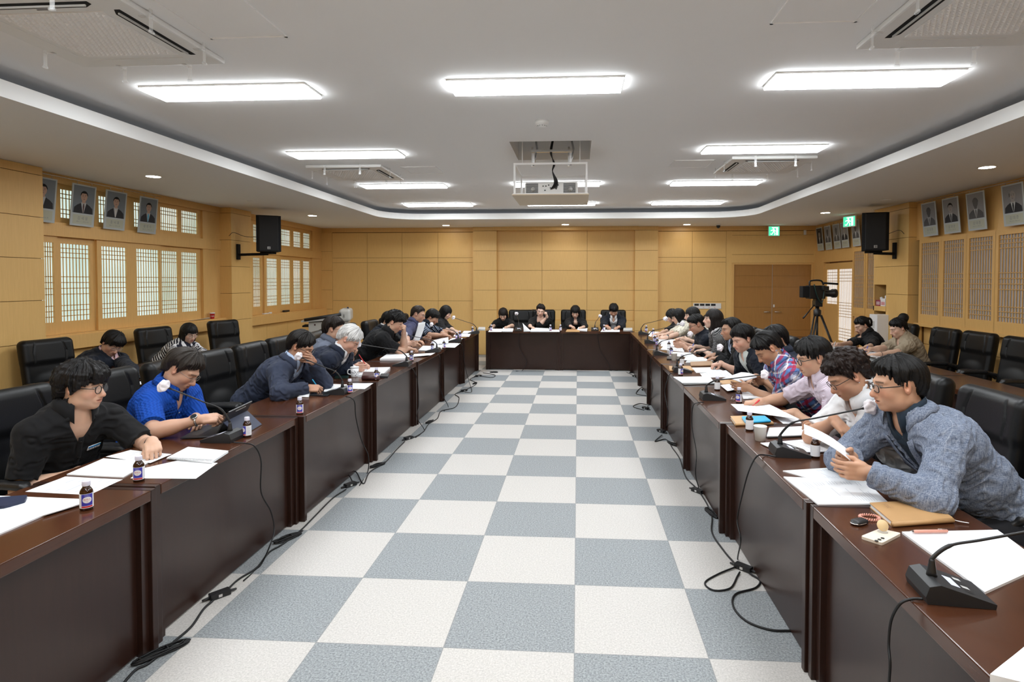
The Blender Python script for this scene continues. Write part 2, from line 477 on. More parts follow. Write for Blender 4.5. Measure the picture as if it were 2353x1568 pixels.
for k, (a, b_) in enumerate(lat2):
    window(seams2[k], seams2[k+1], a, b_, 1.046, 2.19, 1.195, 2.11, XW - 0.02 + (0.035 if k in (1,) else 0), 'lower', 9, M_lit, [M_wallf])
    window(seams2[k] + 0.001, seams2[k+1], a, b_, 2.35, 2.80, 2.40, 2.725, XW - 0.01, 'upper', 9, M_lit, [M_wallf])
for k, (a, b_) in enumerate(lat1):
    window(seams1[k] - 4.07, seams1[k+1] - 4.07, a - 4.07, b_ - 4.07, 1.066, 2.19, 1.205, 2.115, XW - 0.02, 'lower', 9, M_lit, [M_wallf])
    window(seams1[k] - 4.069, seams1[k+1] - 4.07, a - 4.07, b_ - 4.07, 2.35, 2.80, 2.415, 2.745, XW - 0.01, 'upper', 9, M_lit, [M_wallf])
mb = MB()
mb.box(XL - 0.1, -5.95, 4.98, 5.42, 1.066, 2.19); mb.box(XL - 0.1, -5.95, 4.98, 5.42, 2.35, 2.80)
mb.box(XL - 0.1, -5.95, 9.05, 9.49, 1.066, 2.19); mb.box(XL - 0.1, -5.95, 9.05, 9.49, 2.35, 2.80)
mb.box(XL - 0.1, -5.95, 12.95, YF, 1.046, 2.19); mb.box(XL - 0.1, -5.95, 12.95, YF, 2.35, 2.80)
mb.box(XL - 0.3, XL - 0.2, YB, YF + 0.1, 0, ZS)
struct('trim_1', mb, M_wallf)

# right wall: one pier with two niches, lattice screens beside it
mb = MB()
PX, PY0, PY1 = 5.08, 9.46, 10.52
mb.box(PX + 0.02, XR + 0.2, PY0 + 0.02, 10.09, 0, ZS, 1)
mb.box(PX + 0.30, XR + 0.3, 10.09, PY1, 0, ZS, 1)
boards_x(mb, PX, PY0, 10.09, ZP, sgn=-1)
for c, d in zip(ZP[:-1], ZP[1:]): mb.box(PX + 0.02, XR, PY0, PY0 + 0.02, c + 0.003, d - 0.003, 0)
boards_x(mb, PX, 10.09, PY1, [1.62, 1.92, 2.36, 2.81, ZS], sgn=-1)
mb.box(PX, PX + 0.02, 10.09, 10.10, 0, 1.62, 0); mb.box(PX, PX + 0.02, PY1 - 0.03, PY1, 0, 1.62, 0)
mb.box(PX, PX + 0.30, 10.09, PY1, 1.18, 1.26, 0)                                       # shelf between the niches
mb.box(PX + 0.02, PX + 0.3, 10.09, PY1, 1.62, 1.64, 0)
mb.box(PX + 0.28, PX + 0.30, 10.09, PY1, 0, 1.62, 0)
mb.box(PX + 0.02, PX + 0.3, PY1 - 0.02, PY1, 0, 1.62, 0); mb.box(PX + 0.02, PX + 0.3, 10.09, 10.10, 0, 1.62, 0)
mb.box(PX + 0.02, PX + 0.3, PY1 - 0.02, PY1, 1.62, ZS, 0)
# wall behind and below the screens
mb.box(XR + 0.06, XR + 0.16, YB, YF, 0, ZS, 1)
boards_x(mb, XR + 0.03, YB, PY0, [0, 0.72, 1.0], [0.6, 1.4, 2.2, 3.0, 3.8, 4.6, 5.4, 6.2, 7.0, 7.8, 8.6], sgn=-1)
boards_x(mb, XR + 0.03, PY1, 11.55, [0, 0.72, 1.05], sgn=-1)
mb.box(5.17, XR + 0.05, YB, PY0, 1.00, 1.045, 2); mb.box(5.20, XR + 0.05, PY1, 11.57, 1.02, 1.06, 2)
mb.box(5.20, XR + 0.05, YB, PY0, 2.31, ZS, 2); mb.box(5.22, XR + 0.05, PY1, YF, 2.08, ZS, 2)
mb.box(5.22, XR + 0.05, 12.95, YF, 0, 2.08, 2)
struct('wall_right', mb, WM)
latr = [(8.87, 9.30), (8.32, 8.76), (7.77, 8.21), (7.22, 7.66)] + [(7.22 - 0.55 * k, 7.66 - 0.55 * k) for k in range(1, 8)]
for (a, b_) in latr:
    window(a - 0.057, b_ + 0.057, a, b_, 1.045, 2.31, 1.185, 2.25, 5.20, 'lower', 9, M_greyp, [M_wallf])
for (a, b_) in ((11.10, 11.50), (10.60, 10.98)):
    window(a - 0.05, b_ + 0.055, a, b_, 1.06, 2.31, 1.19, 2.235, 5.205, 'lower', 9, M_greyp, [M_wallf])

# sliding lattice doors in the far right bay
for k, (y0, y1, a, b_, x) in enumerate(((11.57, 12.25, 11.62, 12.20, 5.23), (12.23, 12.95, 12.29, 12.87, 5.27))):
    mb = MB(); z0l = 0.50 if k == 0 else 1.21
    sash(mb, y0, y1, 0, 2.05, a, b_, z0l, 1.92, x)
    o = struct('door_%d' % (k + 2), mb, M_wallf)
    l = MB(); lattice(l, a, b_, z0l, 1.92, x, ([0.56, 0.62, 0.68, 0.74] if k == 0 else []) + [1.20 + 0.055 * i for i in range(-4 if k == 0 else 1, 2)] + [1.86, 1.80, 1.74, 1.68], 12, 1)
    l.build('lattice', M_wallf, o)
    MB().box(x + 0.007, x + 0.010, a, b_, z0l, 1.92).build('paper_pane', M_litb, o)

# double door in the far wall
mb = MB(); mb.box(3.42, 3.47, YF - 0.01, YF + 0.06, 0, 2.08); mb.box(5.14, 5.19, YF - 0.01, YF + 0.06, 0, 2.08); mb.box(3.47, 5.14, YF - 0.01, YF + 0.06, 2.045, 2.08)
dr = struct('door_1', mb, M_wallf)
for (a, b_) in ((3.47, 4.303), (4.307, 5.14)):
    mb = MB()
    for z0, z1 in zip([0.01, 0.60, 1.10, 1.55, 1.80], [0.597, 1.097, 1.547, 1.797, 2.045]):
        mb.box(a + 0.003, b_ - 0.003, YF + 0.012, YF + 0.05, z0, z1)
    d = mb.build('door_leaf', M_door, dr)
    s = 1 if a < 4 else -1
    hx = b_ - 0.06 if a < 4 else a + 0.06
    h = MB().tube([(hx, YF + 0.012, 1.00), (hx, YF - 0.03, 1.00)], 0.012, 10)
    h.tube([(hx, YF - 0.03, 1.00), (hx - s*0.03, YF - 0.035, 1.0), (hx - s*0.13, YF - 0.035, 0.995)], 0.009, 8)
    h.lathe([(0.027, 0), (0.027, 0.008)], 16)
    h.build('door_handle', M_chrome, d)
    if a > 4: MB().box(4.33, 4.36, YF + 0.004, YF + 0.012, 1.10, 1.16).build('door_sticker', M_white, d)
MB().box(3.46, 5.15, YF + 0.052, YF + 0.12, 0, 2.06).build('door_backing', M_groove, dr)
MB().box(4.3025, 4.3075, YF + 0.014, YF + 0.05, 0.01, 2.045).build('light_leak_strip', M_gray, dr)  # pale grey strip standing in for light leaking between the leaves
# wall behind the camera
struct('wall_front', MB().box(XL - 0.3, XR + 0.3, YB - 0.1, YB, 0, ZC), M_wall)

# ================================================================ CEILING THINGS
def ceiling_light(x, y, label):
    t = empty('ceiling_light', (x, y, ZC), 0, label, 'light', 'long ceiling light panels')
    w, d = 0.622, 0.150
    MB().bbox(-w, w, -d, d, -0.014, 0, 0.003).build('frame', M_white, t)
    # opal diffuser standing proud of the frame, its sides sloping
    a, b_, c, e = w - 0.004, d - 0.004, w - 0.007, d - 0.007
    MB().add([(-a,-b_,-0.013),(a,-b_,-0.013),(a,b_,-0.013),(-a,b_,-0.013),(-c,-e,-0.030),(c,-e,-0.030),(c,e,-0.030),(-c,e,-0.030)],
             [(4,7,6,5),(0,4,5,1),(1,5,6,2),(2,6,7,3),(3,7,4,0)]).build('diffuser', M_panel, t)
LROW = ['light panel in the row above the near tables', 'light panel in the second row, near the projector', 'light panel in the third row', 'light panel in the last row before the far curve']
LCOL = ['window side', 'middle', 'lattice screen side']
for j in range(-2, 4):
    for i in range(3):
        if i == 1 and j == 1: continue                             # the projector takes this place
        if i == 1 and j == 2: y = 8.62
        else: y = 4.282 + 2.179 * j
        lab = ('ceiling %s, %s column' % (LROW[j], LCOL[i])) if j >= 0 else 'light panel above the camera, %s, %s row' % (LCOL[i], 'inner' if j == -1 else 'outer')
        ceiling_light(-0.3044 + 2.266 * (i - 1), y, lab)

def downlight(x, y, label):
    t = empty('downlight', (x, y, ZS), 0, label, 'light', 'round downlights in the lower ceiling')
    MB().lathe([(0.088, -0.004), (0.088, 0), (0.07, 0.0)], 24, caps=False).lathe([(0.074, -0.003), (0.088, -0.004)], 24, caps=False).build('trim_ring', M_white, t)
    MB().lathe([(0.001, -0.0025), (0.074, -0.003)], 24, caps=False).build('lens', M_down, t)
for x, y, l in [(-4.95, 6.63, 'over the chairs by the tall paper windows'), (-4.96, 10.8, 'beyond the wall speaker by the windows'), (-2.89, 12.86, 'before the panelled wall, windows end'),
                (-0.27, 12.82, 'before the panelled recess, middle of three'), (2.35, 12.97, 'before the panelled wall, door end'), (4.36, 6.64, 'over the empty chairs by the lattice screens'),
                (4.40, 10.87, 'near the wall speaker by the doors'), (-4.95, 2.4, 'over the near pier by the windows'), (4.36, 2.4, 'over the near end of the lattice screens')]:
    downlight(x, y, 'round white downlight ' + l)

def air_conditioner(cx, cy, label, open_sides=(2, 3)):
    """four-way cassette: square panel, perforated grille, four air slots, clear deflector hooks"""
    t = empty('ceiling_air_conditioner', (cx, cy, ZC), 0, label, 'air conditioner', 'ceiling cassette air conditioners')
    s = 0.475
    MB().bbox(-s, s, -s, s, -0.035, 0.0, 0.012).build('panel', M_white, t)
    g = MB()
    g.box(-0.29, 0.29, -0.29, 0.29, -0.040, -0.035)
    for i in range(19):
        for j in range(19):
            x, y = -0.28 + 0.56 * (i + 0.5 * (j % 2)) / 19, -0.28 + 0.56 * j / 19
            g.add([(x, y - 0.012, -0.040), (x + 0.012, y, -0.040), (x, y + 0.012, -0.040), (x - 0.012, y, -0.040), (x, y, -0.050)], [(0, 4, 1), (1, 4, 2), (2, 4, 3), (3, 4, 0)])
    g.build('intake_grille', pr('grille_%d' % len(MATS), (0.82, 0.81, 0.80), 0.45), t)
    for a in range(4):
        R = Matrix.Rotation(a * PI/2, 4, 'Z')
        k = MB()
        k.prism([(-0.30, 0.365), (-0.25, 0.335), (0.25, 0.335), (0.30, 0.365), (0.30, 0.395), (-0.30, 0.395)], -0.0365, -0.0345).xf(R)
        if a not in open_sides:
            MB().bbox(-0.29, 0.29, 0.338, 0.392, -0.038, -0.034, 0.002).xf(R).build('closed_flap', M_white, t)
        sl = k.build('air_slot', M_blackm, t) if a in open_sides else None
        if sl: MB().box(-0.27, 0.27, 0.362, 0.370, -0.046, -0.037).xf(R).build('louver', M_gray, sl)
        for u in (-0.22, 0.22):
            k = MB().box(u - 0.012, u + 0.012, 0.50, 0.503, -0.12, 0.0).box(u - 0.012, u + 0.012, 0.44, 0.503, -0.039, -0.035)
            k.tube([(u - 0.014, 0.503, -0.12), (u + 0.014, 0.503, -0.12)], 0.009, 8).xf(R)
            k.build('deflector_hook', M_glass, t)
    MB().box(-0.03, 0.03, -0.325, -0.318, -0.0365, -0.035).build('maker_mark', M_dgrey, t)
air_conditioner(-2.725, 3.20, 'square ceiling air conditioner near the camera, above the blue shirt side')
air_conditioner(2.13, 3.21, 'square ceiling air conditioner near the camera, above the grey blazer side', (2, 1))
air_conditioner(-2.86, 7.55, 'distant ceiling air conditioner between two light panels, window side')
air_conditioner(2.22, 7.35, 'distant ceiling air conditioner between two light panels, screen side', (2, 1))
def access_panel(x0, x1, y0, y1, label):
    mb = MB(); z = ZC
    mb.box(x0, x1, y0, y1, z - 0.003, z); mb.box(x0, x1, y0, y0 + 0.014, z - 0.008, z - 0.003); mb.box(x0, x1, y1 - 0.014, y1, z - 0.008, z - 0.003)
    mb.box(x0, x0 + 0.014, y0, y1, z - 0.008, z - 0.003); mb.box(x1 - 0.014, x1, y0, y1, z - 0.008, z - 0.003)
    tag(mb.build('access_panel', M_ceil), label, 'ceiling panel', 'square access panels in the ceiling')
access_panel(-2.14, -1.68, 2.86, 3.36, 'square white access panel beside the near window-side air conditioner')
access_panel(1.05, 1.51, 2.86, 3.36, 'square white access panel beside the near screen-side air conditioner')
access_panel(-2.20, -1.75, 7.25, 7.70, 'square white access panel beside the distant window-side air conditioner')
access_panel(1.12, 1.60, 7.05, 7.50, 'square white access panel beside the distant screen-side air conditioner')

# smoke detector, camera, small square lamp
t = empty('smoke_detector', (-0.32, 5.26, ZC), 0, 'round white smoke detector on the ceiling above the projector', 'smoke detector')
MB().lathe([(0.04, -0.055), (0.048, -0.035), (0.06, -0.03), (0.062, 0)], 24).build('body', M_white, t)
mb = MB()
for k in range(12): mb.add([(0.044*math.cos(a), 0.044*math.sin(a), z) for a, z in ((k*PI/6, -0.05), (k*PI/6+0.3, -0.05), (k*PI/6+0.3, -0.04), (k*PI/6, -0.04))], [(0, 1, 2, 3)])
mb.build('vent_slot', M_dgrey, t)
t = empty('dome_camera', (3.0, 12.9, ZS), 0, 'small dome security camera on the ceiling near the double door', 'security camera')
MB().lathe([(0.05, -0.03), (0.055, 0)], 20).build('mount', M_white, t)
MB().lathe([(0.012, -0.09), (0.033, -0.075), (0.042, -0.05), (0.044, -0.03)], 20).build('dome', M_black, t)
for x, y, l in ((-4.96, 8.75, 'flat round vent in the lower ceiling near the window-side speaker'), (4.6, 9.2, 'flat round vent in the lower ceiling near the screen-side speaker')):
    tag(MB().lathe([(0.055, -0.012), (0.07, -0.004), (0.072, 0)], 20, (x, y, ZS)).build('ceiling_vent', M_soffit), l, 'vent')

# projector on its lift
t = empty('projector_lift', (-0.30, 6.40, ZC), 0, 'white open frame lift hanging from the ceiling opening', 'projector lift')
def frm(mb, x0, x1, y, z0, z1, w=0.02):
    mb.box(x0, x0 + w, y, y + w, z0, z1); mb.box(x1 - w, x1, y, y + w, z0, z1); mb.box(x0 + w, x1 - w, y + 0.001, y + w - 0.001, z1 - w, z1); mb.box(x0 - 0.01, x1 + 0.01, y, y + w, z0 - 0.012, z0)
mb = MB(); frm(mb, -0.38, 0.40, -0.15, -0.49, -0.17); frm(mb, -0.38, 0.40, 0.62, -0.49, -0.17)

mb.box(-0.379, -0.361, -0.13, 0.62, -0.189, -0.171); mb.box(0.381, 0.399, -0.13, 0.62, -0.189, -0.171)
mb.build('cage', M_wmetal, t)
MB().box(-0.395, 0.415, -0.17, 0.69, -0.512, -0.501).build('cover_board', pr('cover_cream', (0.66, 0.56, 0.43), 0.8), t)
mb = MB()
for x in (-0.30, 0.32): mb.tube([(x, 0.0, -0.17), (x, 0.0, 0.598)], 0.006, 6)
mb.build('hanger_rod', M_wmetal, t)
mb = MB()
for x in (-0.18, 0.22):
    mb.box(x - 0.012, x + 0.012, 0.0, 0.02, -0.16, -0.02); mb.box(x - 0.03, x - 0.01, 0.1, 0.12, -0.16, 0.05)
    mb.tube([(x, 0.0, -0.165), (x + 0.03, 0.15, 0.04), (x, 0.3, 0.2)], 0.012, 6)
mb.box(-0.20, 0.24, -0.02, 0.02, -0.03, -0.005)
mb.build('scissor_arm', M_chrome, t)
pj_ = empty('projector', (-0.30, 6.42, 2.602), 0, 'white projector standing inside the hanging lift frame', 'projector')
MB().bbox(-0.27, 0.30, -0.08, 0.36, 0, 0.135, 0.015).build('body', M_white, pj_)
for x in (-0.19, 0.21):
    mb = MB()
    for k in range(9): mb.box(x - 0.065, x + 0.065, -0.084, -0.08, 0.015 + 0.0125 * k, 0.015 + 0.0125 * k + 0.008)
    mb.build('vent_grille', M_dgrey, pj_)
    MB().lathe([(0.02, 0), (0.024, 0.004)], 16).xf(Matrix.Translation((x + 0.01, -0.082, 0.06)) @ Matrix.Rotation(PI/2, 4, 'X')).build('fan_hub', M_gray, pj_)
mb = MB()
for (x, z) in [(-0.08, 0.09), (-0.05, 0.09), (-0.02, 0.1), (0.0, 0.07), (0.03, 0.09), (0.06, 0.06), (-0.06, 0.045), (0.08, 0.10)]: mb.box(x, x + 0.016, -0.084, -0.08, z, z + 0.011)
mb.build('socket', M_dgrey, pj_)
mb = MB()
for k in range(5):
    o = 0.004 * k
    mb.tube(bez([(0.02 + o, 0.05, 0.62), (0.0 + o, 0.0, 0.46), (0.05 - o, 0.0, 0.34), (0.03, -0.11, 0.24), (0.05 + o * 2, -0.12, 0.12 + o), (0.04 + o * 4 - 0.03, -0.085, 0.05 + o)], 6), 0.005, 6)
tag(mb.xf(Matrix.Translation((-0.30, 6.42, 2.61))).build('projector_cable', M_rubber), 'bundle of black cables falling from the ceiling opening into the projector', 'cable')

# exit signs: running figure on green
def exit_sign(loc, rz, w, h, label):
    t = empty('exit_sign', loc, rz, label, 'exit sign', 'green exit signs')
    MB().bbox(-w/2, w/2, -0.015, 0.015, -h, 0, 0.004).build('case', M_white, t)
    MB().box(-w/2 + 0.01, w/2 - 0.01, -0.0175, -0.0155, -h + 0.012, -0.012).build('lit_face', M_exitg, t)
    m = MB(); y = -0.019
    def q(p): m.add([(a*w, y, -b_*h) for a, b_ in p], [tuple(range(len(p)))])
    q([(-0.20, 0.12), (0.34, 0.12), (0.34, 0.9), (0.18, 0.9), (0.18, 0.2), (-0.20, 0.2)])
    q([(-0.05 + 0.07*math.cos(a), 0.22 + 0.08*math.sin(a)) for a in [k*PI/4 for k in range(8)]])
    q([(-0.10, 0.30), (0.05, 0.34), (0.02, 0.58), (-0.10, 0.56)]); q([(-0.10, 0.33), (-0.30, 0.42), (-0.28, 0.5), (-0.08, 0.42)])
    q([(0.02, 0.36), (0.16, 0.5), (0.11, 0.55), (0.0, 0.46)]); q([(-0.09, 0.55), (-0.02, 0.56), (-0.18, 0.86), (-0.34, 0.82), (-0.32, 0.76), (-0.21, 0.77)])
    q([(-0.02, 0.56), (0.03, 0.56), (0.12, 0.74), (0.08, 0.92), (0.02, 0.9), (0.04, 0.75)])
    m.build('running_figure', M_exitw, t)
exit_sign((4.285, 13.28, 2.885), 0, 0.245, 0.22, 'green lit exit sign above the double door')
exit_sign((4.97, 11.20, 2.875), -1.15, 0.27, 0.20, 'green lit exit sign by the old portraits beside the wall speaker')

# wall controller by the door
t = empty('wall_controller', (2.885, YF, 1.124), 0, 'white wall controller with four dark displays beside the double door', 'controller')
MB().bbox(-0.305, 0.305, -0.022, 0.0, -0.062, 0.062, 0.005).build('case', M_white, t)
for k in range(4):
    MB().box(-0.285 + 0.122*k, -0.185 + 0.122*k, -0.024, -0.0222, 0.003, 0.05).build('display', M_screen, t)
    MB().box(-0.22 + 0.122*k, -0.19 + 0.122*k, -0.024, -0.0222, -0.035, -0.028).build('indicator', M_red, t)
# little white sensor in the far corner
tag(MB().bbox(4.96, 5.01, YF - 0.04, YF - 0.013, 2.70, 2.80, 0.004).build('wall_sensor', M_white), 'small white sensor box high in the far corner over the doors', 'sensor')

# loudspeakers
def speaker(loc, rz, side, label):
    t = empty('wall_speaker', loc, rz, label, 'loudspeaker', 'black wall speakers')
    MB().prism([(-0.19, -0.17), (-0.14, -0.195), (0.14, -0.195), (0.19, -0.17), (0.15, 0.16), (-0.15, 0.16)], -0.30, 0.30).build('cabinet', M_blackm, t)
    MB().prism([(-0.178, -0.172), (-0.135, -0.199), (0.135, -0.199), (0.178, -0.172)], -0.28, 0.285).build('front_mesh', pr('speaker_mesh%d' % len(MATS), (0.010, 0.010, 0.011), 0.7, bump=0.5, bscale=400), t)
    m = MB().box(-0.026, 0.026, -0.203, -0.199, -0.265, -0.215); b = m.build('badge', M_black, t)
    m = MB()
    for (x0, x1, z0, z1) in ((-0.022, -0.018, -0.26, -0.22), (0.018, 0.022, -0.26, -0.22), (-0.022, 0.022, -0.224, -0.22), (-0.022, 0.022, -0.26, -0.256),
                             (-0.015, -0.003, -0.229, -0.232), (-0.015, -0.003, -0.241, -0.238), (-0.015, -0.003, -0.25, -0.247), (-0.015, -0.012, -0.25, -0.229)):
        m.box(x0, x1, -0.2045, -0.203, min(z0, z1), max(z0, z1))
    m.add([(0.0, -0.2045, -0.231), (0.003, -0.2045, -0.231), (0.008, -0.2045, -0.246), (0.006, -0.2045, -0.25)], [(0, 1, 2, 3)])
    m.add([(0.013, -0.2045, -0.231), (0.016, -0.2045, -0.231), (0.008, -0.2045, -0.25), (0.006, -0.2045, -0.25)], [(0, 1, 2, 3)])
    m.build('badge_mark', M_white, b)
    return t
sp1 = speaker((-5.24, 9.72, 2.47), 0.55, 1, 'black wall speaker on the pier between the window bays')
sp2 = speaker((4.76, 9.88, 2.47), -0.30, -1, 'black wall speaker on the pier beside the lattice screens')
for sp, xw in ((sp1, -5.75), (sp2, 5.08)):
    s = 1 if xw < 0 else -1
    c = sp.location
    m = MB().box(min(xw, xw + s*0.03), max(xw, xw + s*0.03), c.y - 0.03 - 0.06, c.y + 0.05 - 0.06, 2.04, 2.30)
    m.tube([(xw + s*0.03, c.y - 0.06, 2.12), (xw + s*0.2, c.y - 0.06, 2.125), (c.x, c.y, 2.135)], 0.022, 8)
    m.box(c.x - 0.1, c.x + 0.1, c.y - 0.08, c.y + 0.08, 2.135, 2.17)
    m.xf(sp.matrix_basis.inverted()).build('wall_bracket', M_blackm, sp)
    m = MB().tube(bez([(xw + s*0.004, c.y - 0.3, 2.42), (xw + s*0.06, c.y - 0.25, 2.48), (xw + s*0.2, c.y - 0.1, 2.42), (c.x, c.y + 0.1, 2.44)], 6), 0.004, 6)
    m.xf(sp.matrix_basis.inverted()).build('speaker_wire', M_rubber, sp)

# ================================================================ SMOOTH-SHAPE KIT (implicit shapes turned into meshes)
_rng = np.random.RandomState(7)
_LAT = _rng.rand(32, 32, 32).astype(np.float32)
def vnoise(P):
    """smooth value noise, period 32"""
    f = np.floor(P); t = (P - f).astype(np.float32); t = t*t*(3 - 2*t)
    i = f.astype(np.int32) & 31; j = (i + 1) & 31
    x0, y0, z0 = i[..., 0], i[..., 1], i[..., 2]; x1, y1, z1 = j[..., 0], j[..., 1], j[..., 2]
    a, b, c = t[..., 0], t[..., 1], t[..., 2]
    l = lambda u, v, w: u + (v - u) * w
    return l(l(l(_LAT[x0, y0, z0], _LAT[x1, y0, z0], a), l(_LAT[x0, y1, z0], _LAT[x1, y1, z0], a), b),
             l(l(_LAT[x0, y0, z1], _LAT[x1, y0, z1], a), l(_LAT[x0, y1, z1], _LAT[x1, y1, z1], a), b), c)
def V3(*a): return np.array(a if len(a) == 3 else a[0], dtype=np.float64)
def unit(v): v = np.asarray(v, float); return v / max(np.linalg.norm(v), 1e-9)

class Field:
    def __init__(self): self.pr = []; self.post = []
    def cone(self, a, b, ra, rb, k=0.02, flat=False, op='u'):
        a, b = V3(a), V3(b); ab = b - a; L2 = max(ab @ ab, 1e-9)
        def f(P):
            q = P - a; t = np.clip(q @ ab / L2, 0, 1)
            d = np.sqrt(((q - t[..., None] * ab) ** 2).sum(-1)) - (ra + (rb - ra) * t)
            if flat: d = np.maximum(d, (P - b) @ (ab / math.sqrt(L2)))
            return d
        self.pr.append((f, (a + b)/2, math.sqrt(L2)/2 + max(ra, rb), k, op)); return self
    def ell(self, c, r, R=None, k=0.02, op='u'):
        c = V3(c); r = V3(r); R = np.eye(3) if R is None else np.asarray(R)
        def f(P):
            q = (P - c) @ R
            k0 = np.sqrt(((q / r) ** 2).sum(-1)); k1 = np.sqrt(((q / (r*r)) ** 2).sum(-1))
            return k0 * (k0 - 1) / np.maximum(k1, 1e-6)
        self.pr.append((f, c, float(max(r)), k, op)); return self
    def box(self, c, h, R=None, rd=0.005, k=0.01, op='u', warp=None):
        c = V3(c); h = V3(h) - rd; R = np.eye(3) if R is None else np.asarray(R)
        def f(P):
            q = (P - c) @ R
            if warp: q = warp(q)
            q = np.abs(q) - h
            return np.sqrt((np.maximum(q, 0) ** 2).sum(-1)) + np.minimum(q.max(-1), 0) - rd
        self.pr.append((f, c, float(np.linalg.norm(h)) + rd + (0.06 if warp else 0), k, op)); return self
    def ev(self, P, cull=None):
        """P (n,m,3); cull: block half-diagonal and centres (n,3)"""
        sh = P.shape[:-1]
        D = np.full(sh, 1.0, np.float32)
        for f, c, r, k, op in self.pr:
            if cull is not None and op != 'i':
                hd, ctr, lim = cull
                idx = np.nonzero(np.sqrt(((ctr - c) ** 2).sum(-1)) < r + hd + lim + k)[0]
                if len(idx) == 0: continue
                Q = P[idx]; d0 = D[idx]
            else: idx = slice(None); Q = P; d0 = D
            d = f(Q).astype(np.float32)
            if op == 'u':
                h = np.maximum(k - np.abs(d0 - d), 0) / k; D[idx] = np.minimum(d0, d) - h*h*k*0.25
            elif op == 's':
                h = np.maximum(k - np.abs(d0 + d), 0) / k; D[idx] = np.maximum(d0, -d) + h*h*k*0.25
            else: D[idx] = np.maximum(d0, d)
        for g in self.post: D = g(P, D).astype(np.float32)
        return D
    def at(self, P): return self.ev(np.asarray(P, float)[None])[0]
    def mesh(self, res, pad=0.012):
        us = [p for p in self.pr if p[4] == 'u']
        lo = np.min([p[1] - p[2] for p in us], 0) - pad - 3*res; hi = np.max([p[1] + p[2] for p in us], 0) + pad + 3*res
        n = 6; S = n * res
        nb = np.ceil((hi - lo) / S).astype(int)
        gi = np.stack(np.meshgrid(*[np.arange(k) for k in nb], indexing='ij'), -1).reshape(-1, 3)
        ctr = lo + (gi + 0.5) * S - 0.5*res
        hd = S * 0.87
        Dc = self.ev(ctr[:, None, :], (0.0, ctr, 3*hd + 0.08))[:, 0]
        act = np.abs(Dc) < hd * 1.25 + pad
        G = np.where(Dc < 0, -1.0, 1.0).astype(np.float32).reshape(nb)
        G = np.repeat(np.repeat(np.repeat(G, n, 0), n, 1), n, 2)
        ai = gi[act]; ac = ctr[act]
        off_ = np.stack(np.meshgrid(*[np.arange(n)]*3, indexing='ij'), -1).reshape(-1, 3)
        for s in range(0, len(ai), 3000):
            a = ai[s:s+3000]
            P = lo + (a[:, None, :] * n + off_[None]) * res
            D = self.ev(P, (hd, ac[s:s+3000], hd * 0.6 + 0.01))
            ix = a[:, None, :] * n + off_[None]
            G[ix[..., 0], ix[..., 1], ix[..., 2]] = D
        s = (G < 0)
        c = s.astype(np.uint8)
        cs = c[:-1] + c[1:]; cs = cs[:, :-1] + cs[:, 1:]; cs = cs[:, :, :-1] + cs[:, :, 1:]
        ci = np.stack(np.nonzero((cs > 0) & (cs < 8)), -1)
        cid = np.full(cs.shape, -1, np.int32); cid[ci[:, 0], ci[:, 1], ci[:, 2]] = np.arange(len(ci))
        acc = np.zeros((len(ci), 3)); cnt = np.zeros(len(ci))
        val = {}
        for dx in (0, 1):
            for dy in (0, 1):
                for dz in (0, 1): val[dx, dy, dz] = G[ci[:, 0]+dx, ci[:, 1]+dy, ci[:, 2]+dz]
        ks = list(val)
        for a in ks:
            for ax in range(3):
                if a[ax]: continue
                b = tuple(a[q] + (q == ax) for q in range(3))
                va, vb = val[a], val[b]; m = (va < 0) != (vb < 0)
                t = va[m] / (va[m] - vb[m])
                p = np.tile(np.array(a, float), (m.sum(), 1)); p[:, ax] += t
                acc[m] += p; cnt[m] += 1
        Vt = lo + (ci + acc / np.maximum(cnt, 1)[:, None]) * res
        Q = []
        for ax in range(3):
            sl0 = [slice(None)]*3; sl1 = [slice(None)]*3; sl0[ax] = slice(0, -1); sl1[ax] = slice(1, None)
            A = s[tuple(sl0)]; B = s[tuple(sl1)]
            e = np.stack(np.nonzero(A != B), -1)
            u, v = (ax+1) % 3, (ax+2) % 3
            ok = (e[:, u] > 0) & (e[:, v] > 0) & (e[:, u] < cs.shape[u]) & (e[:, v] < cs.shape[v]); e = e[ok]
            fl = A[e[:, 0], e[:, 1], e[:, 2]]
            def cell(du, dv):
                q = e.copy(); q[:, u] -= du; q[:, v] -= dv; return cid[q[:, 0], q[:, 1], q[:, 2]]
            q = np.stack([cell(1, 1), cell(0, 1), cell(0, 0), cell(1, 0)], -1)
            q[~fl] = q[~fl][:, ::-1]
            Q.append(q[(q >= 0).all(1)])
        return Vt, np.concatenate(Q) if Q else np.zeros((0, 4), int)

def np_mesh(name, V, Q, mats, parent=None, col=None, uvw=None, mi=None):
    me = bpy.data.meshes.new(name)
    V = np.asarray(V, np.float32); Q = np.asarray(Q, np.int32); n = Q.shape[1]
    me.vertices.add(len(V)); me.vertices.foreach_set('co', V.ravel())
    me.loops.add(Q.size); me.loops.foreach_set('vertex_index', Q.ravel())
    me.polygons.add(len(Q)); me.polygons.foreach_set('loop_start', np.arange(len(Q), dtype=np.int32) * n)
    for m in (mats if isinstance(mats, (list, tuple)) else [mats]): me.materials.append(m)
    if mi is not None: me.polygons.foreach_set('material_index', np.asarray(mi, np.int32))
    me.polygons.foreach_set('use_smooth', np.ones(len(Q), bool))
    me.update(calc_edges=True); me.validate()
    if col is not None:
        a = me.attributes.new('Col', 'FLOAT_COLOR', 'POINT')
        a.data.foreach_set('color', np.concatenate([col, np.ones((len(col), 1))], 1).astype(np.float32).ravel())
    if uvw is not None:
        a = me.attributes.new('Cloth', 'FLOAT_VECTOR', 'POINT'); a.data.foreach_set('vector', uvw.astype(np.float32).ravel())
    return link(bpy.data.objects.new(name, me), parent)

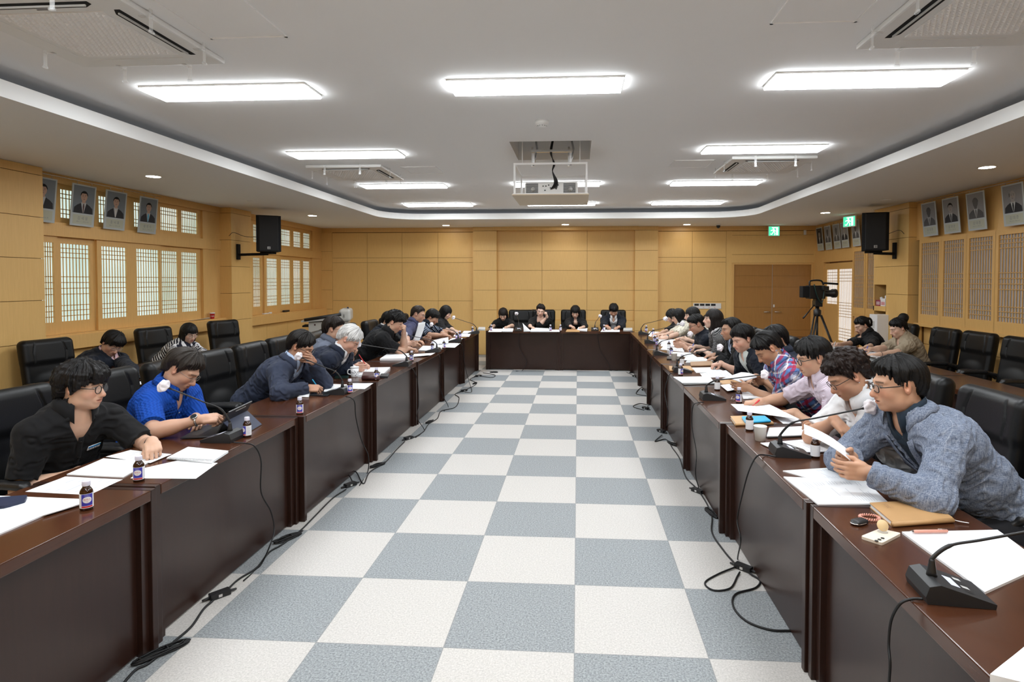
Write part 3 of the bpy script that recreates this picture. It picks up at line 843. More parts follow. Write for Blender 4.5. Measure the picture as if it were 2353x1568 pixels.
# ================================================================ TABLES
def table_proto():
    t = empty('conference_table')
    L, Dp = 0.692, 0.60
    MB().bbox(-L + 0.036, L - 0.036, 0, Dp, 0.692, 0.74, 0.004).build('tabletop', [M_table], t)
    for s in (-1, 1):
        MB().bbox(s*L - (0.034 if s > 0 else 0), s*L + (0.034 if s < 0 else 0), 0.001, Dp - 0.001, 0.0, 0.7395, 0.003).build('end_panel', [M_tablev], t)
    MB().box(-L + 0.034, L - 0.034, 0.045, 0.065, 0.012, 0.692).build('modesty_panel', [M_tablev], t)
    for s in (-1, 1): MB().box(s*(L - 0.055) - 0.02, s*(L - 0.055) + 0.02, 0.02, 0.05, 0.0, 0.692).build('corner_post', [M_tablev], t)
    return t
GT = 'dark conference tables of the U-shaped row'
ORD = ['first', 'second', 'third', 'fourth', 'fifth', 'sixth', 'seventh', 'eighth', 'ninth', 'tenth']
tp = table_proto()
first = [True]
def table(x, y, rz, label, group=GT):
    if first[0]:
        first[0] = False; tp.location = (x, y, 0); tp.rotation_euler = (0, 0, rz); tag(tp, label, 'table', group); return tp
    return dup(tp, (x, y, 0), rz, label, group)
for k in range(7):
    yc = 1.86 + 1.398 * k
    dxl = (-0.02, -0.035, 0.0, 0.03, 0.04, 0.02, 0.05)[k]; dxr = (0.02, 0.01, -0.02, -0.01, -0.02, 0.0, 0.0)[k]
    table(-1.895 + dxl, yc, PI/2, 'dark walnut table, %s of the window-side row counted from the camera end' % ORD[k])
    table(0.965 + dxr, yc, -PI/2, 'dark walnut table, %s of the screen-side row counted from the camera end' % ORD[k])
table(-1.04, 11.06, 0, 'dark walnut table closing the far end, under the two women nearer the windows')
table(0.345, 11.06, 0, 'dark walnut table closing the far end, under the man in the navy jacket')
for k in range(4):
    table(-4.34, 5.36 + 1.398 * k, PI/2, 'dark walnut table of the window-side back row, %s from the camera end' % ORD[k], 'back row tables')
for k in range(5):
    table(3.31, 4.05 + 1.398 * k, -PI/2, 'dark walnut table of the screen-side back row, %s from the camera end' % ORD[k], 'back row tables')

# ================================================================ CHAIRS
def chair_proto():
    t = empty('office_chair')
    tilt = math.radians(9)
    R = np.array([[1, 0, 0], [0, math.cos(tilt), -math.sin(tilt)], [0, math.sin(tilt), math.cos(tilt)]])      # top leans back
    bc = V3(0, -0.27, 0.745)
    wp = lambda q: np.stack([q[..., 0], q[..., 1] - 0.45 * q[..., 0]**2, q[..., 2]], -1)
    ax = lambda p: bc + R @ V3(p)
    F = Field()
    F.box(bc + R @ V3(0, 0, 0.0), (0.262, 0.055, 0.325), R, 0.05, warp=wp)
    F.box(bc + R @ V3(0, 0.012, 0.19), (0.255, 0.058, 0.125), R, 0.05, 0.03, warp=wp)
    F.ell(bc + R @ V3(0, 0.035, -0.19), (0.20, 0.045, 0.13), R, 0.05)
    sy = 0.072
    def seam(p, q):
        pa = V3(p[0], sy + 0.45*p[0]**2, p[1]); pb = V3(q[0], sy + 0.45*q[0]**2, q[1])
        F.cone(ax(pa), ax(pb), 0.0095, 0.0095, 0.006, op='s')
    for a, b_ in (((-0.27, 0.055), (0, 0.065)), ((0, 0.065), (0.27, 0.055)), ((-0.13, 0.33), (-0.165, 0.19)), ((-0.165, 0.19), (-0.155, 0.06)), ((0.13, 0.33), (0.165, 0.19)), ((0.165, 0.19), (0.155, 0.06)),
                  ((-0.05, 0.06), (-0.24, -0.16)), ((0.05, 0.06), (0.24, -0.16)), ((-0.17, -0.07), (-0.18, -0.25)), ((0.17, -0.07), (0.18, -0.25))): seam(a, b_)
    V, Q = F.mesh(0.0055)
    np_mesh('backrest', V, Q, M_leather, t)
    F = Field().box((0, 0.02, 0.42), (0.265, 0.255, 0.05), None, 0.045)
    F.ell((0, 0.05, 0.455), (0.21, 0.19, 0.03), None, 0.04); F.cone((-0.22, 0.25, 0.415), (0.22, 0.25, 0.415), 0.04, 0.04, 0.03)
    for p, q in (((-0.17, -0.2), (-0.19, 0.28)), ((0.17, -0.2), (0.19, 0.28))): F.cone((p[0], p[1], 0.485), (q[0], q[1], 0.483), 0.012, 0.012, 0.012, op='s')
    V, Q = F.mesh(0.011); np_mesh('seat', V, Q, M_leather, t)
    for s in (-1, 1):
        F = Field(); pts = bez([(s*0.26, 0.12, 0.40), (s*0.305, 0.17, 0.50), (s*0.31, 0.19, 0.60), (s*0.31, 0.12, 0.645), (s*0.31, -0.05, 0.64), (s*0.30, -0.2, 0.615), (s*0.27, -0.27, 0.56)], 3)
        for a, b_ in zip(pts[:-1], pts[1:]): F.cone(a, b_, 0.02, 0.02, 0.01)
        F.box((s*0.31, 0.03, 0.648), (0.032, 0.14, 0.016), None, 0.014, 0.02)
        V, Q = F.mesh(0.009); np_mesh('armrest', V, Q, M_black, t)
    MB().tube([(0, 0, 0.12), (0, 0, 0.25), (0, 0, 0.251), (0, 0, 0.37)], [0.03, 0.03, 0.02, 0.02], 12).box(-0.1, 0.1, -0.16, 0.12, 0.365, 0.385).build('gas_post', M_black, t)
    MB().box(-0.04, 0.04, -0.33, -0.12, 0.36, 0.385).box(-0.04, 0.04, -0.34, -0.315, 0.37, 0.6).build('back_bracket', M_black, t)
    for k in range(5):
        a = 2*PI*k/5 + 0.3; c, s = math.cos(a), math.sin(a)
        l = MB().tube([(0.02*c, 0.02*s, 0.12), (0.16*c, 0.16*s, 0.105), (0.30*c, 0.30*s, 0.075)], [0.028, 0.024, 0.018], 8).build('base_leg', M_black, t)
        R_ = Matrix.Translation((0.30*c, 0.30*s, 0.028)) @ Matrix.Rotation(a + PI/2, 4, 'Z') @ Matrix.Rotation(PI/2, 4, 'Y')
        MB().lathe([(0.022, -0.024), (0.027, -0.018), (0.027, 0.018), (0.022, 0.024)], 14).xf(R_).build('caster', M_black, l)
    return t
cp = chair_proto(); cfirst = [True]
def chair(x, y, rz, label, group):
    """rz: 0 faces +Y"""
    if cfirst[0]:
        cfirst[0] = False; cp.location = (x, y, 0); cp.rotation_euler = (0, 0, rz); tag(cp, label, 'chair', group); return cp
    return dup(cp, (x, y, 0), rz, label, group)

# ================================================================ PEOPLE
def skin_mat():
    m, nt, b = nodes('skin'); L = nt.links
    a = N(nt, 'ShaderNodeAttribute'); a.attribute_name = 'Col'
    L.new(a.outputs['Color'], b.inputs['Base Color'])
    b.inputs['Roughness'].default_value = 0.48; b.inputs['Specular IOR Level'].default_value = 0.4
    b.inputs['Subsurface Weight'].default_value = 0.12; b.inputs['Subsurface Radius'].default_value = (0.012, 0.005, 0.003); b.inputs['Subsurface Scale'].default_value = 0.5
    return m
M_skin = skin_mat()
_hm = {}
def hair_mat(col):
    if col not in _hm:
        m, nt, b = nodes('hair'); L = nt.links
        b.inputs['Roughness'].default_value = 0.46; b.inputs['Specular IOR Level'].default_value = 0.22
        a = N(nt, 'ShaderNodeAttribute'); a.attribute_name = 'Cloth'
        no = N(nt, 'ShaderNodeTexNoise'); no.inputs['Scale'].default_value = 1.0; no.inputs['Detail'].default_value = 4
        L.new(a.outputs['Vector'], no.inputs['Vector'])
        cr = N(nt, 'ShaderNodeValToRGB')
        cr.color_ramp.elements[0].position = 0.35; cr.color_ramp.elements[0].color = (*[c*0.6 for c in col], 1)
        cr.color_ramp.elements[1].position = 0.7; cr.color_ramp.elements[1].color = (*[c*1.5 for c in col], 1)
        L.new(no.outputs['Fac'], cr.inputs[0]); L.new(cr.outputs[0], b.inputs['Base Color'])
        bp = N(nt, 'ShaderNodeBump'); bp.inputs['Strength'].default_value = 0.6; bp.inputs['Distance'].default_value = 0.004
        L.new(no.outputs['Fac'], bp.inputs['Height']); L.new(bp.outputs[0], b.inputs['Normal'])
        _hm[col] = m
    return _hm[col]
def cloth(name, col, rough=0.85, weave=0.08, sheen=0.05):
    return pr(name, col, rough, 0.25, bump=0.12, bscale=900, vary=weave, vscale=350, sheen=sheen)
def cloth_nodes(name, rough=0.85):
    m, nt, b = nodes(name); b.inputs['Roughness'].default_value = rough; b.inputs['Specular IOR Level'].default_value = 0.2
    a = N(nt, 'ShaderNodeAttribute'); a.attribute_name = 'Cloth'
    s = N(nt, 'ShaderNodeSeparateXYZ'); nt.links.new(a.outputs['Vector'], s.inputs[0])
    def M(op, x, y=None):
        n = N(nt, 'ShaderNodeMath'); n.operation = op
        for k, v in ((0, x), (1, y)):
            if v is None: continue
            if isinstance(v, (int, float)): n.inputs[k].default_value = v
            else: nt.links.new(v, n.inputs[k])
        return n.outputs[0]
    def mix(f, c1, c2, mode='MIX'):
        n = N(nt, 'ShaderNodeMixRGB'); n.blend_type = mode
        for k, v in ((0, f), (1, c1), (2, c2)):
            if isinstance(v, (int, float)): n.inputs[k].default_value = v
            elif isinstance(v, tuple): n.inputs[k].default_value = (*v, 1)
            else: nt.links.new(v, n.inputs[k])
        return n.outputs[0]
    band = lambda c, p, o, w: M('LESS_THAN', M('FLOORED_MODULO', M('ADD', c, o), p), w)
    return m, nt, b, s.outputs, M, mix, band
def plaid():
    m, nt, b, o, M, mix, band = cloth_nodes('red_blue_plaid')
    c = (0.10, 0.20, 0.44); u, v = o[0], o[2]; p = 0.090
    x = mix(M('MULTIPLY', band(u, p, 0.0, 0.020), 0.6), c, (0.66, 0.65, 0.70)); x = mix(M('MULTIPLY', band(v, p, 0.0, 0.020), 0.6), x, (0.66, 0.65, 0.70))
    x = mix(M('MULTIPLY', band(u, p, 0.045, 0.022), 0.75), x, (0.40, 0.01, 0.03)); x = mix(M('MULTIPLY', band(v, p, 0.045, 0.022), 0.75), x, (0.40, 0.01, 0.03))
    x = mix(M('MULTIPLY', band(u, p, 0.078, 0.010), 0.7), x, (0.015, 0.03, 0.12)); x = mix(M('MULTIPLY', band(v, p, 0.078, 0.010), 0.7), x, (0.015, 0.03, 0.12))
    x = mix(band(u, p, 0.088, 0.004), x, (0.75, 0.73, 0.75)); x = mix(band(v, p, 0.088, 0.004), x, (0.75, 0.73, 0.75))
    nt.links.new(x, b.inputs['Base Color']); return m
def stripes(name, c1, c2, p, w, axis=2, c3=None):
    m, nt, b, o, M, mix, band = cloth_nodes(name)
    x = mix(band(o[axis], p, 0.5, w), c1, c2)
    if c3: x = mix(band(o[axis], p, 0.5 - w*2.2, w*0.45), x, c3)
    nt.links.new(x, b.inputs['Base Color']); return m
def melange():
    m, nt, b, o, M, mix, band = cloth_nodes('grey_blue_melange', 0.9)
    a = nt.nodes['Attribute'] if 'Attribute' in nt.nodes else None
    tc = N(nt, 'ShaderNodeTexCoord')
    f = []
    for sc in ((420, 420, 60), (60, 420, 420)):
        mp = N(nt, 'ShaderNodeMapping'); mp.inputs['Scale'].default_value = sc; no = N(nt, 'ShaderNodeTexNoise'); no.inputs['Scale'].default_value = 0.6; no.inputs['Detail'].default_value = 3
        nt.links.new(tc.outputs['Object'], mp.inputs[0]); nt.links.new(mp.outputs[0], no.inputs['Vector']); f.append(no.outputs['Fac'])
    cr = N(nt, 'ShaderNodeValToRGB'); cr.color_ramp.elements[0].position = 0.34; cr.color_ramp.elements[0].color = (0.075, 0.10, 0.165, 1); cr.color_ramp.elements[1].position = 0.66; cr.color_ramp.elements[1].color = (0.30, 0.34, 0.42, 1)
    nt.links.new(M('MULTIPLY', M('ADD', f[0], f[1]), 0.5), cr.inputs[0])
    x = mix(M('MULTIPLY', band(o[0], 0.055, 0.01, 0.0020), 0.18), cr.outputs[0], (0.6, 0.62, 0.68)); x = mix(M('MULTIPLY', band(o[2], 0.075, 0.01, 0.0020), 0.20), x, (0.6, 0.62, 0.68))
    nt.links.new(x, b.inputs['Base Color']); return m
def tweed():
    m, nt, b, o, M, mix, band = cloth_nodes('black_white_tweed', 0.95)
    k = M('FLOORED_MODULO', M('FLOOR', M('DIVIDE', o[2], 0.012)), 2.0)
    d = M('LESS_THAN', M('FLOORED_MODULO', M('ADD', M('ADD', o[0], o[1]), M('MULTIPLY', k, 0.007)), 0.014), 0.009)
    x = mix(M('MULTIPLY', d, band(o[2], 0.012, 0.5, 0.0045)), (0.018, 0.019, 0.022), (0.55, 0.55, 0.55)); nt.links.new(x, b.inputs['Base Color']); return m
def cable_knit():
    m, nt, b, o, M, mix, band = cloth_nodes('blue_cable_knit', 0.85)
    b.inputs['Base Color'].default_value = (0.006, 0.062, 0.36, 1)
    sc = M('SINE', M('ADD', M('MULTIPLY', o[0], 330.0), M('MULTIPLY', M('SINE', M('MULTIPLY', o[2], 230.0)), 1.2)))
    bp = N(nt, 'ShaderNodeBump'); bp.inputs['Strength'].default_value = 0.45; bp.inputs['Distance'].default_value = 0.003
    nt.links.new(sc, bp.inputs['Height']); nt.links.new(bp.outputs[0], b.inputs['Normal'])
    x = mix(M('MULTIPLY', M('ADD', sc, 1.0), 0.5), (0.005, 0.050, 0.31), (0.008, 0.072, 0.40)); nt.links.new(x, b.inputs['Base Color']); return m
CL = dict(black=cloth('black_cotton', (0.0065, 0.0065, 0.0075)), navy=cloth('navy_wool', (0.014, 0.019, 0.036)), slate=cloth('slate_blue_wool', (0.030, 0.038, 0.066)), dnavy=cloth('dark_navy_wool', (0.007, 0.010, 0.018)),
          white=cloth('white_cotton', (0.76, 0.76, 0.78)), ltblue=cloth('pale_blue_cotton', (0.42, 0.52, 0.70)), cream=cloth('cream_cotton', (0.66, 0.62, 0.52)), beige=cloth('beige_linen', (0.33, 0.27, 0.19), weave=0.15),
          indigo=cloth('indigo_cotton', (0.045, 0.048, 0.10)), greyt=cloth('grey_tee', (0.56, 0.60, 0.58)), grey=cloth('grey_shirt', (0.13, 0.15, 0.20), weave=0.2), dsteel=cloth('dark_steel_shirt', (0.016, 0.028, 0.045)),
          ltgrey=cloth('light_grey_vest', (0.50, 0.52, 0.54)), trous=cloth('dark_trousers', (0.014, 0.014, 0.017)), plaid=plaid(), melange=melange(), tweed=tweed(), knit=cable_knit(),
          pinkst=stripes('fine_pink_stripe', (0.66, 0.62, 0.70), (0.52, 0.36, 0.44), 0.006, 0.0022), bw=stripes('black_white_stripe', (0.016, 0.017, 0.028), (0.72, 0.72, 0.74), 0.030, 0.013),
          polo=stripes('striped_polo', (0.012, 0.016, 0.035), (0.30, 0.36, 0.46), 0.052, 0.010, 2, (0.5, 0.55, 0.62)), pinkck=cloth('pink_check', (0.58, 0.40, 0.44)))
M_frame = pr('black_spectacle_frame', (0.012, 0.011, 0.010), 0.25); M_frameb = pr('brown_spectacle_frame', (0.10, 0.075, 0.045), 0.25); M_thin = pr('wire_frame', (0.25, 0.24, 0.22), 0.3, metal=0.8)
M_lens = pr('spectacle_lens', (0.9, 0.93, 0.95), 0.05, alpha=0.10)

def interp(x, xs, ys): return np.interp(x, xs, ys)
AZ = [0, 30, 55, 75, 88, 100, 118, 140, 180]
HL = dict(short=[0.072, 0.068, 0.056, 0.018, -0.008, 0.034, 0.020, -0.040, -0.066], fringe=[0.038, 0.034, 0.024, 0.000, -0.024, 0.024, 0.000, -0.055, -0.080],
          part=[0.062, 0.048, 0.036, 0.010, -0.018, 0.030, 0.012, -0.050, -0.074], bob=[0.030, 0.030, 0.026, -0.02, -0.06, -0.08, -0.09, -0.10, -0.10], tied=[0.064, 0.058, 0.045, 0.018, 0.0, 0.020, -0.01, -0.05, -0.07])

def skull(F):
    F.ell((0, -0.012, 0.030), (0.0765, 0.097, 0.088), k=0.02)
    return F
def hair_mesh(style, res, vol=1.0, seed=0, curl=0.0, length=0.25):
    hl = HL['bob' if style in ('bob', 'long') else 'tied' if style in ('bun', 'tail') else 'part' if style == 'part' else style]
    F = Field(); skull(F)
    F.cone((0, -0.045, 0.0), (0, -0.055, -0.07), 0.062, 0.050, 0.03)
    women = style in ('bob', 'long')
    if women:
        F.cone((0, -0.030, 0.02), (0, -0.045, -0.13), 0.086, 0.080, 0.03)
        if style == 'long':
            F.cone((0, -0.060, -0.08), (0, -0.085, -length), 0.085, 0.060, 0.03)
        for s in (-1, 1): F.cone((s*0.070, 0.018, 0.02), (s*0.068, 0.022, -0.115), 0.016, 0.012, 0.02)
    if style == 'bun':
        F.ell((0, -0.105, 0.085), (0.045, 0.042, 0.042), k=0.012); F.ell((0.0, -0.125, 0.10), (0.03, 0.03, 0.034), k=0.012)
        F.cone((0.0, -0.10, -0.055), (0.01, -0.125, -0.085), 0.02, 0.014, 0.02)
    if style == 'tail':
        F.ell((0, -0.125, 0.010), (0.034, 0.032, 0.040), k=0.012); F.cone((0, -0.12, -0.02), (0, -0.125, -0.10), 0.024, 0.012, 0.02)
    top, sd = (0.021, 0.0085) if style in ('short', 'tied', 'bun', 'tail') else (0.024, 0.014)
    if women: top, sd = 0.016, 0.013
    top *= vol; sd *= vol
    def post(P, D):
        x, y, z = P[..., 0], P[..., 1], P[..., 2]
        az = np.degrees(np.arctan2(np.abs(x), y)); rr = np.sqrt(x*x + y*y) + 1e-6
        q = np.stack([x/rr*7 + seed, y/rr*7, z*7 + 0*x], -1); q2 = np.stack([x/rr*24, y/rr*24 + seed, z*11], -1)
        n1 = vnoise(q + 50) - 0.5; n2 = vnoise(q2 + 90) - 0.5
        q3 = np.stack([x/rr*13 + seed, y/rr*13, z*6 + 3], -1); n3 = vnoise(q3) - 0.5
        jag = 0.020*n2 + 0.014*n1 + 0.016*n3
        h = interp(az, AZ, hl) + jag + (0.014 * np.clip(x/0.07, -1, 1) * np.clip(y/0.05, 0, 1) * (1 if seed % 2 else -1) if style in ('part', 'short') else 0.0)
        t = sd + (top - sd) * np.clip((z - 0.0) / 0.08, 0, 1)
        t = t + 0.010*vol*np.clip((y - 0.03) / 0.06, 0, 1) * np.clip((z - 0.045)/0.04, 0, 1) * (style in ('fringe', 'short'))
        if style in ('short', 'part', 'tied', 'bun', 'tail'):
            t = t * np.clip(0.16 + (z - h) / (0.050 if style != 'fringe' else 0.035), 0.16, 1)
        D = D - t + (0.010*n1 + 0.007*n2 + 0.009*n3) * (0.6 + 0.5*vol) * (0.55 if women else 1.0)
        if curl: D = D + curl * (vnoise(P * 62 + seed) - 0.5) * 2
        D = np.maximum(D, (h - z) * (0.8 if not women else 1.0)) if not women else D
        if women:
            zf = 0.030 + jag
            face = np.maximum(np.maximum(-(y - 0.030 - 0.25*np.clip(-z, 0, 0.1)), z - zf), np.abs(x) - (0.060 + 0.3*jag))
            D = np.maximum(D, -face)
            D = np.maximum(D, -np.maximum(np.maximum(z + 0.02, -0.060 - z*0 - y - 0.2), np.abs(x) - 0.0) if False else -1.0)
            zc = -0.150 if style == 'bob' else -(length + 0.05)
            D = np.maximum(D, zc + 0.6*jag - z)
        return D
    F.post.append(post)
    V, Q = F.mesh(res, pad=0.045)
    rr = np.sqrt(V[:, 0]**2 + V[:, 1]**2) + 1e-6
    el = V[:, 2] / 0.1
    uv = np.stack([V[:, 0]/rr*26, V[:, 1]/rr*26, el*2.2], -1)
    return V, Q, uv

def smooth(V, Q, n=2, lam=0.5):
    e = np.concatenate([Q[:, [0, 1]], Q[:, [1, 2]], Q[:, [2, 3]], Q[:, [3, 0]]]); V = V.copy()
    cnt = np.bincount(e[:, 0], minlength=len(V))[:, None] + np.bincount(e[:, 1], minlength=len(V))[:, None]
    for _ in range(n):
        s = np.stack([np.bincount(e[:, 0], V[e[:, 1], k], len(V)) + np.bincount(e[:, 1], V[e[:, 0], k], len(V)) for k in range(3)], 1)
        V = V*(1 - lam) + lam * s / np.maximum(cnt, 1)
    return V
def rotm(yaw, pitch, roll=0.0):
    """columns: right, forward, up; yaw 0 faces +Y, pitch down positive"""
    cy, sy = math.cos(yaw), math.sin(yaw); cp_, sp_ = math.cos(pitch), math.sin(pitch); cr_, sr_ = math.cos(roll), math.sin(roll)
    f = V3(-sy*cp_, cy*cp_, -sp_); r = V3(cy, sy, 0); u = np.cross(r, f)
    r2 = r*cr_ + u*sr_; u2 = -r*sr_ + u*cr_
    return np.stack([r2, f, u2], 1)

FP = dict(flat=((8, 10, 8),)*4, relax=((22, 28, 18), (26, 32, 20), (30, 36, 22), (34, 40, 24)), hold=((30, 38, 22), (36, 40, 25), (42, 45, 28), (48, 48, 30)),
          pen=((38, 48, 22), (50, 55, 30), (62, 65, 35), (68, 70, 38)), fist=((72, 85, 45),)*4)
def add_hand(F, W, h, nrm, pose, side, sc=1.0):
    """W wrist, h towards the knuckles, nrm the way the palm faces; side +1 right hand"""
    h = unit(h); z = -unit(V3(nrm) - h * (V3(nrm) @ h))
    x = unit(np.cross(h, z)) * (-side)
    # thumb side: for a palm-down right hand the thumb is on the left
    B = np.stack([x, h, z], 1)
    g = lambda *p: W + B @ (V3(*p) * sc)
    R = B.copy()
    F.box(g(0.0, 0.052, 0), V3(0.039, 0.042, 0.0125)*sc, R, 0.011, 0.014)
    F.cone(g(0, -0.01, 0), g(0.0, 0.03, 0), 0.0255*sc, 0.023*sc, 0.018)
    F.ell(g(0.022, 0.030, -0.010), V3(0.018, 0.030, 0.014)*sc, R, 0.012)
    tips = []
    for k, (bx, by, ln, r) in enumerate(((0.029, 0.090, 0.074, 0.0088), (0.0095, 0.094, 0.083, 0.0091), (-0.0105, 0.091, 0.077, 0.0086), (-0.029, 0.083, 0.060, 0.0076))):
        a = 0.0; p = V3(bx, by, 0.001); sp = (bx * 2.2 if pose == 'flat' else bx * 0.9)
        F.cone(g(bx*0.9, by - 0.035, 0.0), g(*p), r*1.1*sc, r*1.08*sc, 0.008)
        for s, (fr, an) in enumerate(zip((0.46, 0.30, 0.24), FP[pose][k])):
            a += math.radians(an)
            q = p + V3(math.sin(sp)*math.cos(a), math.cos(a)*math.cos(sp), -math.sin(a)) * ln * fr
            F.cone(g(*p), g(*q), r*(1.02 - 0.10*s)*sc, r*(0.94 - 0.10*s)*sc, 0.0035)
            p = q
        tips.append(g(*p))
    th = dict(flat=((0.75, 0.62, -0.10), (0.45, 0.88, -0.10)), relax=((0.62, 0.65, -0.42), (0.2, 0.9, -0.35)), hold=((0.45, 0.70, -0.55), (0.05, 0.92, -0.30)), pen=((0.30, 0.72, -0.62), (-0.15, 0.90, -0.35)), fist=((0.25, 0.72, -0.65), (-0.55, 0.70, -0.40)))[pose]
    p0 = V3(0.028, 0.022, -0.008); p1 = p0 + unit(th[0]) * 0.042; p2 = p1 + unit(th[1]) * 0.030; p3 = p2 + unit(th[1]) * 0.012
    F.cone(g(*p0), g(*p1), 0.0135*sc, 0.0112*sc, 0.010); F.cone(g(*p1), g(*p2), 0.0108*sc, 0.0098*sc, 0.004); F.cone(g(*p2), g(*p3), 0.0096*sc, 0.0078*sc, 0.004)
    return B, tips, g(*p3)

def person(name_label, H, hip, face, head=(0, 30, 0), hands=None, outfit=None, hair=('short', (0.010, 0.009, 0.008), 1.0, 0.0), female=False, skin=(0.50, 0.29, 0.19), glasses=None, res=0.005,
           fat=1.0, edge=None, badge=None, watch=None, group=None, neck_open=0.0, sc=1.0, extras=()):
    """H head centre; hip (x,y); face: body yaw in degrees (0 = +Y); head: (yaw offset, pitch down, roll) degrees;
    hands: {'R': (centre, yaw offset, pitch, palm, pose), 'L': ...}"""
    H = V3(H); th = math.radians(face)
    t = empty('person', (hip[0], hip[1], 0), 0, name_label, 'person', group)
    base = V3(hip[0], hip[1], 0)
    fwd = V3(-math.sin(th), math.cos(th), 0); rgt = V3(math.cos(th), math.sin(th), 0); up = V3(0, 0, 1)
    hy, hp_, hr = [math.radians(a) for a in head]
    Rh = rotm(th + hy, hp_, hr) * 1.0
    P = V3(hip[0], hip[1], 0.575)
    tilt = 0.30 + 0.42 * max(hp_, 0)
    hf = unit(V3(Rh[0, 1], Rh[1, 1], 0))
    lean = H - P; lean_f = lean @ fwd
    nd = unit(up * math.cos(tilt) + (0.5*hf + 0.5*fwd) * math.sin(tilt))
    Nb = H - nd * 0.165
    def bez2(t_):
        c = (P + Nb)/2 - fwd * (0.055 + 0.02*max(lean_f, 0)) + up * 0.03
        return (1-t_)**2*P + 2*t_*(1-t_)*c + t_*t_*Nb, unit(2*(1-t_)*(c-P) + 2*t_*(Nb-c))
    def frame(u):
        r_ = unit(rgt - u*(u @ rgt)); f = unit(np.cross(u, r_)); f = f if f @ fwd > 0 else -f
        return np.stack([r_, f, u], 1)
    c1, u1 = bez2(0.12); c2, u2 = bez2(0.42); c3, u3 = bez2(0.74)
    R1, R2, R3 = frame(u1), frame(u2), frame(u3)
    sw = (0.158 if female else 0.180) * sc
    Bs = {}
    hands = hands or {}
    for sd, sg in (('R', 1), ('L', -1)):
        S = Nb - u3*0.058 + rgt*sg*sw + R3[:, 1]*0.028
        Bs[sd] = [S]
    L1, L2 = (0.265, 0.235) if female else (0.285, 0.25)
    arms = {}
    for sd, sg in (('R', 1), ('L', -1)):
        S = Bs[sd][0]
        if sd in hands: c, hyaw, hpit, palm, pose = hands[sd][:5]
        else: c, hyaw, hpit, palm, pose = P + fwd*0.22 + rgt*sg*0.12 + up*0.02, 25, 20, 'down', 'relax'
        pole = hands[sd][5] if sd in hands and len(hands[sd]) > 5 else None
        c = V3(c); a = th + math.radians(hyaw) * sg                       # yaw offset positive = turned inwards
        hp2 = math.radians(hpit)
        h = V3(-math.sin(a)*math.cos(hp2), math.cos(a)*math.cos(hp2), -math.sin(hp2))
        W = c - h * 0.060
        d = np.linalg.norm(W - S)
        if d > (L1 + L2) * 0.99:                                          # reach: bring the shoulder forward a little
            S = S + unit(W - S) * min(d - (L1 + L2)*0.985, 0.09); d = np.linalg.norm(W - S)
        k = max(1.0, d / ((L1 + L2) * 0.995))
        if k > 1.06: print('REACH', name_label[:30], sd, round(k, 2))
        l1, l2 = L1*k, L2*k
        ax = unit(W - S); x0 = (l1*l1 - l2*l2 + d*d) / (2*d); rad = math.sqrt(max(l1*l1 - x0*x0, 1e-6))
        e1 = unit(np.cross(ax, up)); e2 = np.cross(e1, ax)
        pv = V3(pole) if pole is not None else rgt*sg*0.75 - up*0.8 - fwd*0.25
        best = None
        for q in range(72):
            an = 2*PI*q/72; E = S + ax*x0 + (e1*math.cos(an) + e2*math.sin(an))*rad
            s = unit(pv) @ unit(E - S - ax*x0)
            if edge is not None:
                over = ((E - base) @ fwd) > edge - 0.02
                if over and E[2] < 0.785: s -= 4 + (0.785 - E[2])*10
            if best is None or s > best[0]: best = (s, E)
        E = best[1]
        nr = {'down': -up, 'in': -rgt*sg, 'up': up, 'face': -fwd, 'din': -up*0.8 - rgt*sg*0.6}[palm] if isinstance(palm, str) else V3(palm)
        arms[sd] = (S, E, W, h, nr, pose)
    # ------------------------------------------------ the body: one continuous surface
    fe = 0.90 if female else 1.0
    def torso(F, neck=True, o=0.0):
        F.ell(c1, (0.170*fe*fat**0.5 + o, 0.118*fat + o, 0.125 + o), R1, 0.05)
        F.ell(c2 + R2[:, 1]*0.022*fat, (0.150*fe*fat + o, 0.118*fat + o, 0.15 + o), R2, 0.06)
        F.ell(c3, (0.172*fe*fat**0.4 + o, 0.122*fe*fat**0.6 + o, 0.175 + o), R3, 0.06)
        if female:
            for s in (-1, 1): F.ell(c3 + rgt*s*0.068 + R3[:, 1]*0.075 - u3*0.015, (0.058 + o, 0.050 + o, 0.058 + o), R3, 0.04)
        S1, S2 = arms['R'][0], arms['L'][0]
        F.cone(S1 - rgt*0.02, S2 + rgt*0.02, 0.058*fe + o, 0.058*fe + o, 0.05)
        for S in (S1, S2): F.cone(Nb + u3*0.005, S, 0.050*fe + o, 0.046*fe + o, 0.045)
        F.ell(Nb - R3[:, 1]*0.02 - u3*0.03, (0.085*fe + o, 0.055 + o, 0.06 + o), R3, 0.05)
        return F
    def arm(F, sd, o=0.0, u=1.0, v=1.0, flat=False, k=0.03):
        S, E, W, h, nr, pose = arms[sd]; q = fe * fat**0.35
        E2 = S + (E - S)*u
        F.cone(S, E2, 0.053*q + o, (0.053 + (0.041 - 0.053)*u)*q + o, k + 0.01, flat=flat and v <= 0)
        if v > 0:
            W2 = E + (W - E)*v; ra, rb = 0.043*q, 0.043*q + (0.027*fe - 0.043*q)*v
            F.cone(E, W2, ra + o, rb + o, k, flat=flat)
            if not flat: F.ell(E + (W - E)*0.28, (0.0415*q, 0.075, 0.0415*q), np.stack([unit(np.cross(W - E, up)), unit(W - E), unit(np.cross(np.cross(W - E, up), W - E))], 1), 0.03)
        return F
    B = Field(); torso(B)
    hb = H + Rh @ V3(0, -0.022, -0.055)
    rn = 0.050 if female else 0.057*fat**0.3
    B.cone(Nb - u3*0.02, hb, rn*1.06, rn*0.97, 0.035)
    hd = lambda *p: H + Rh @ V3(*p)
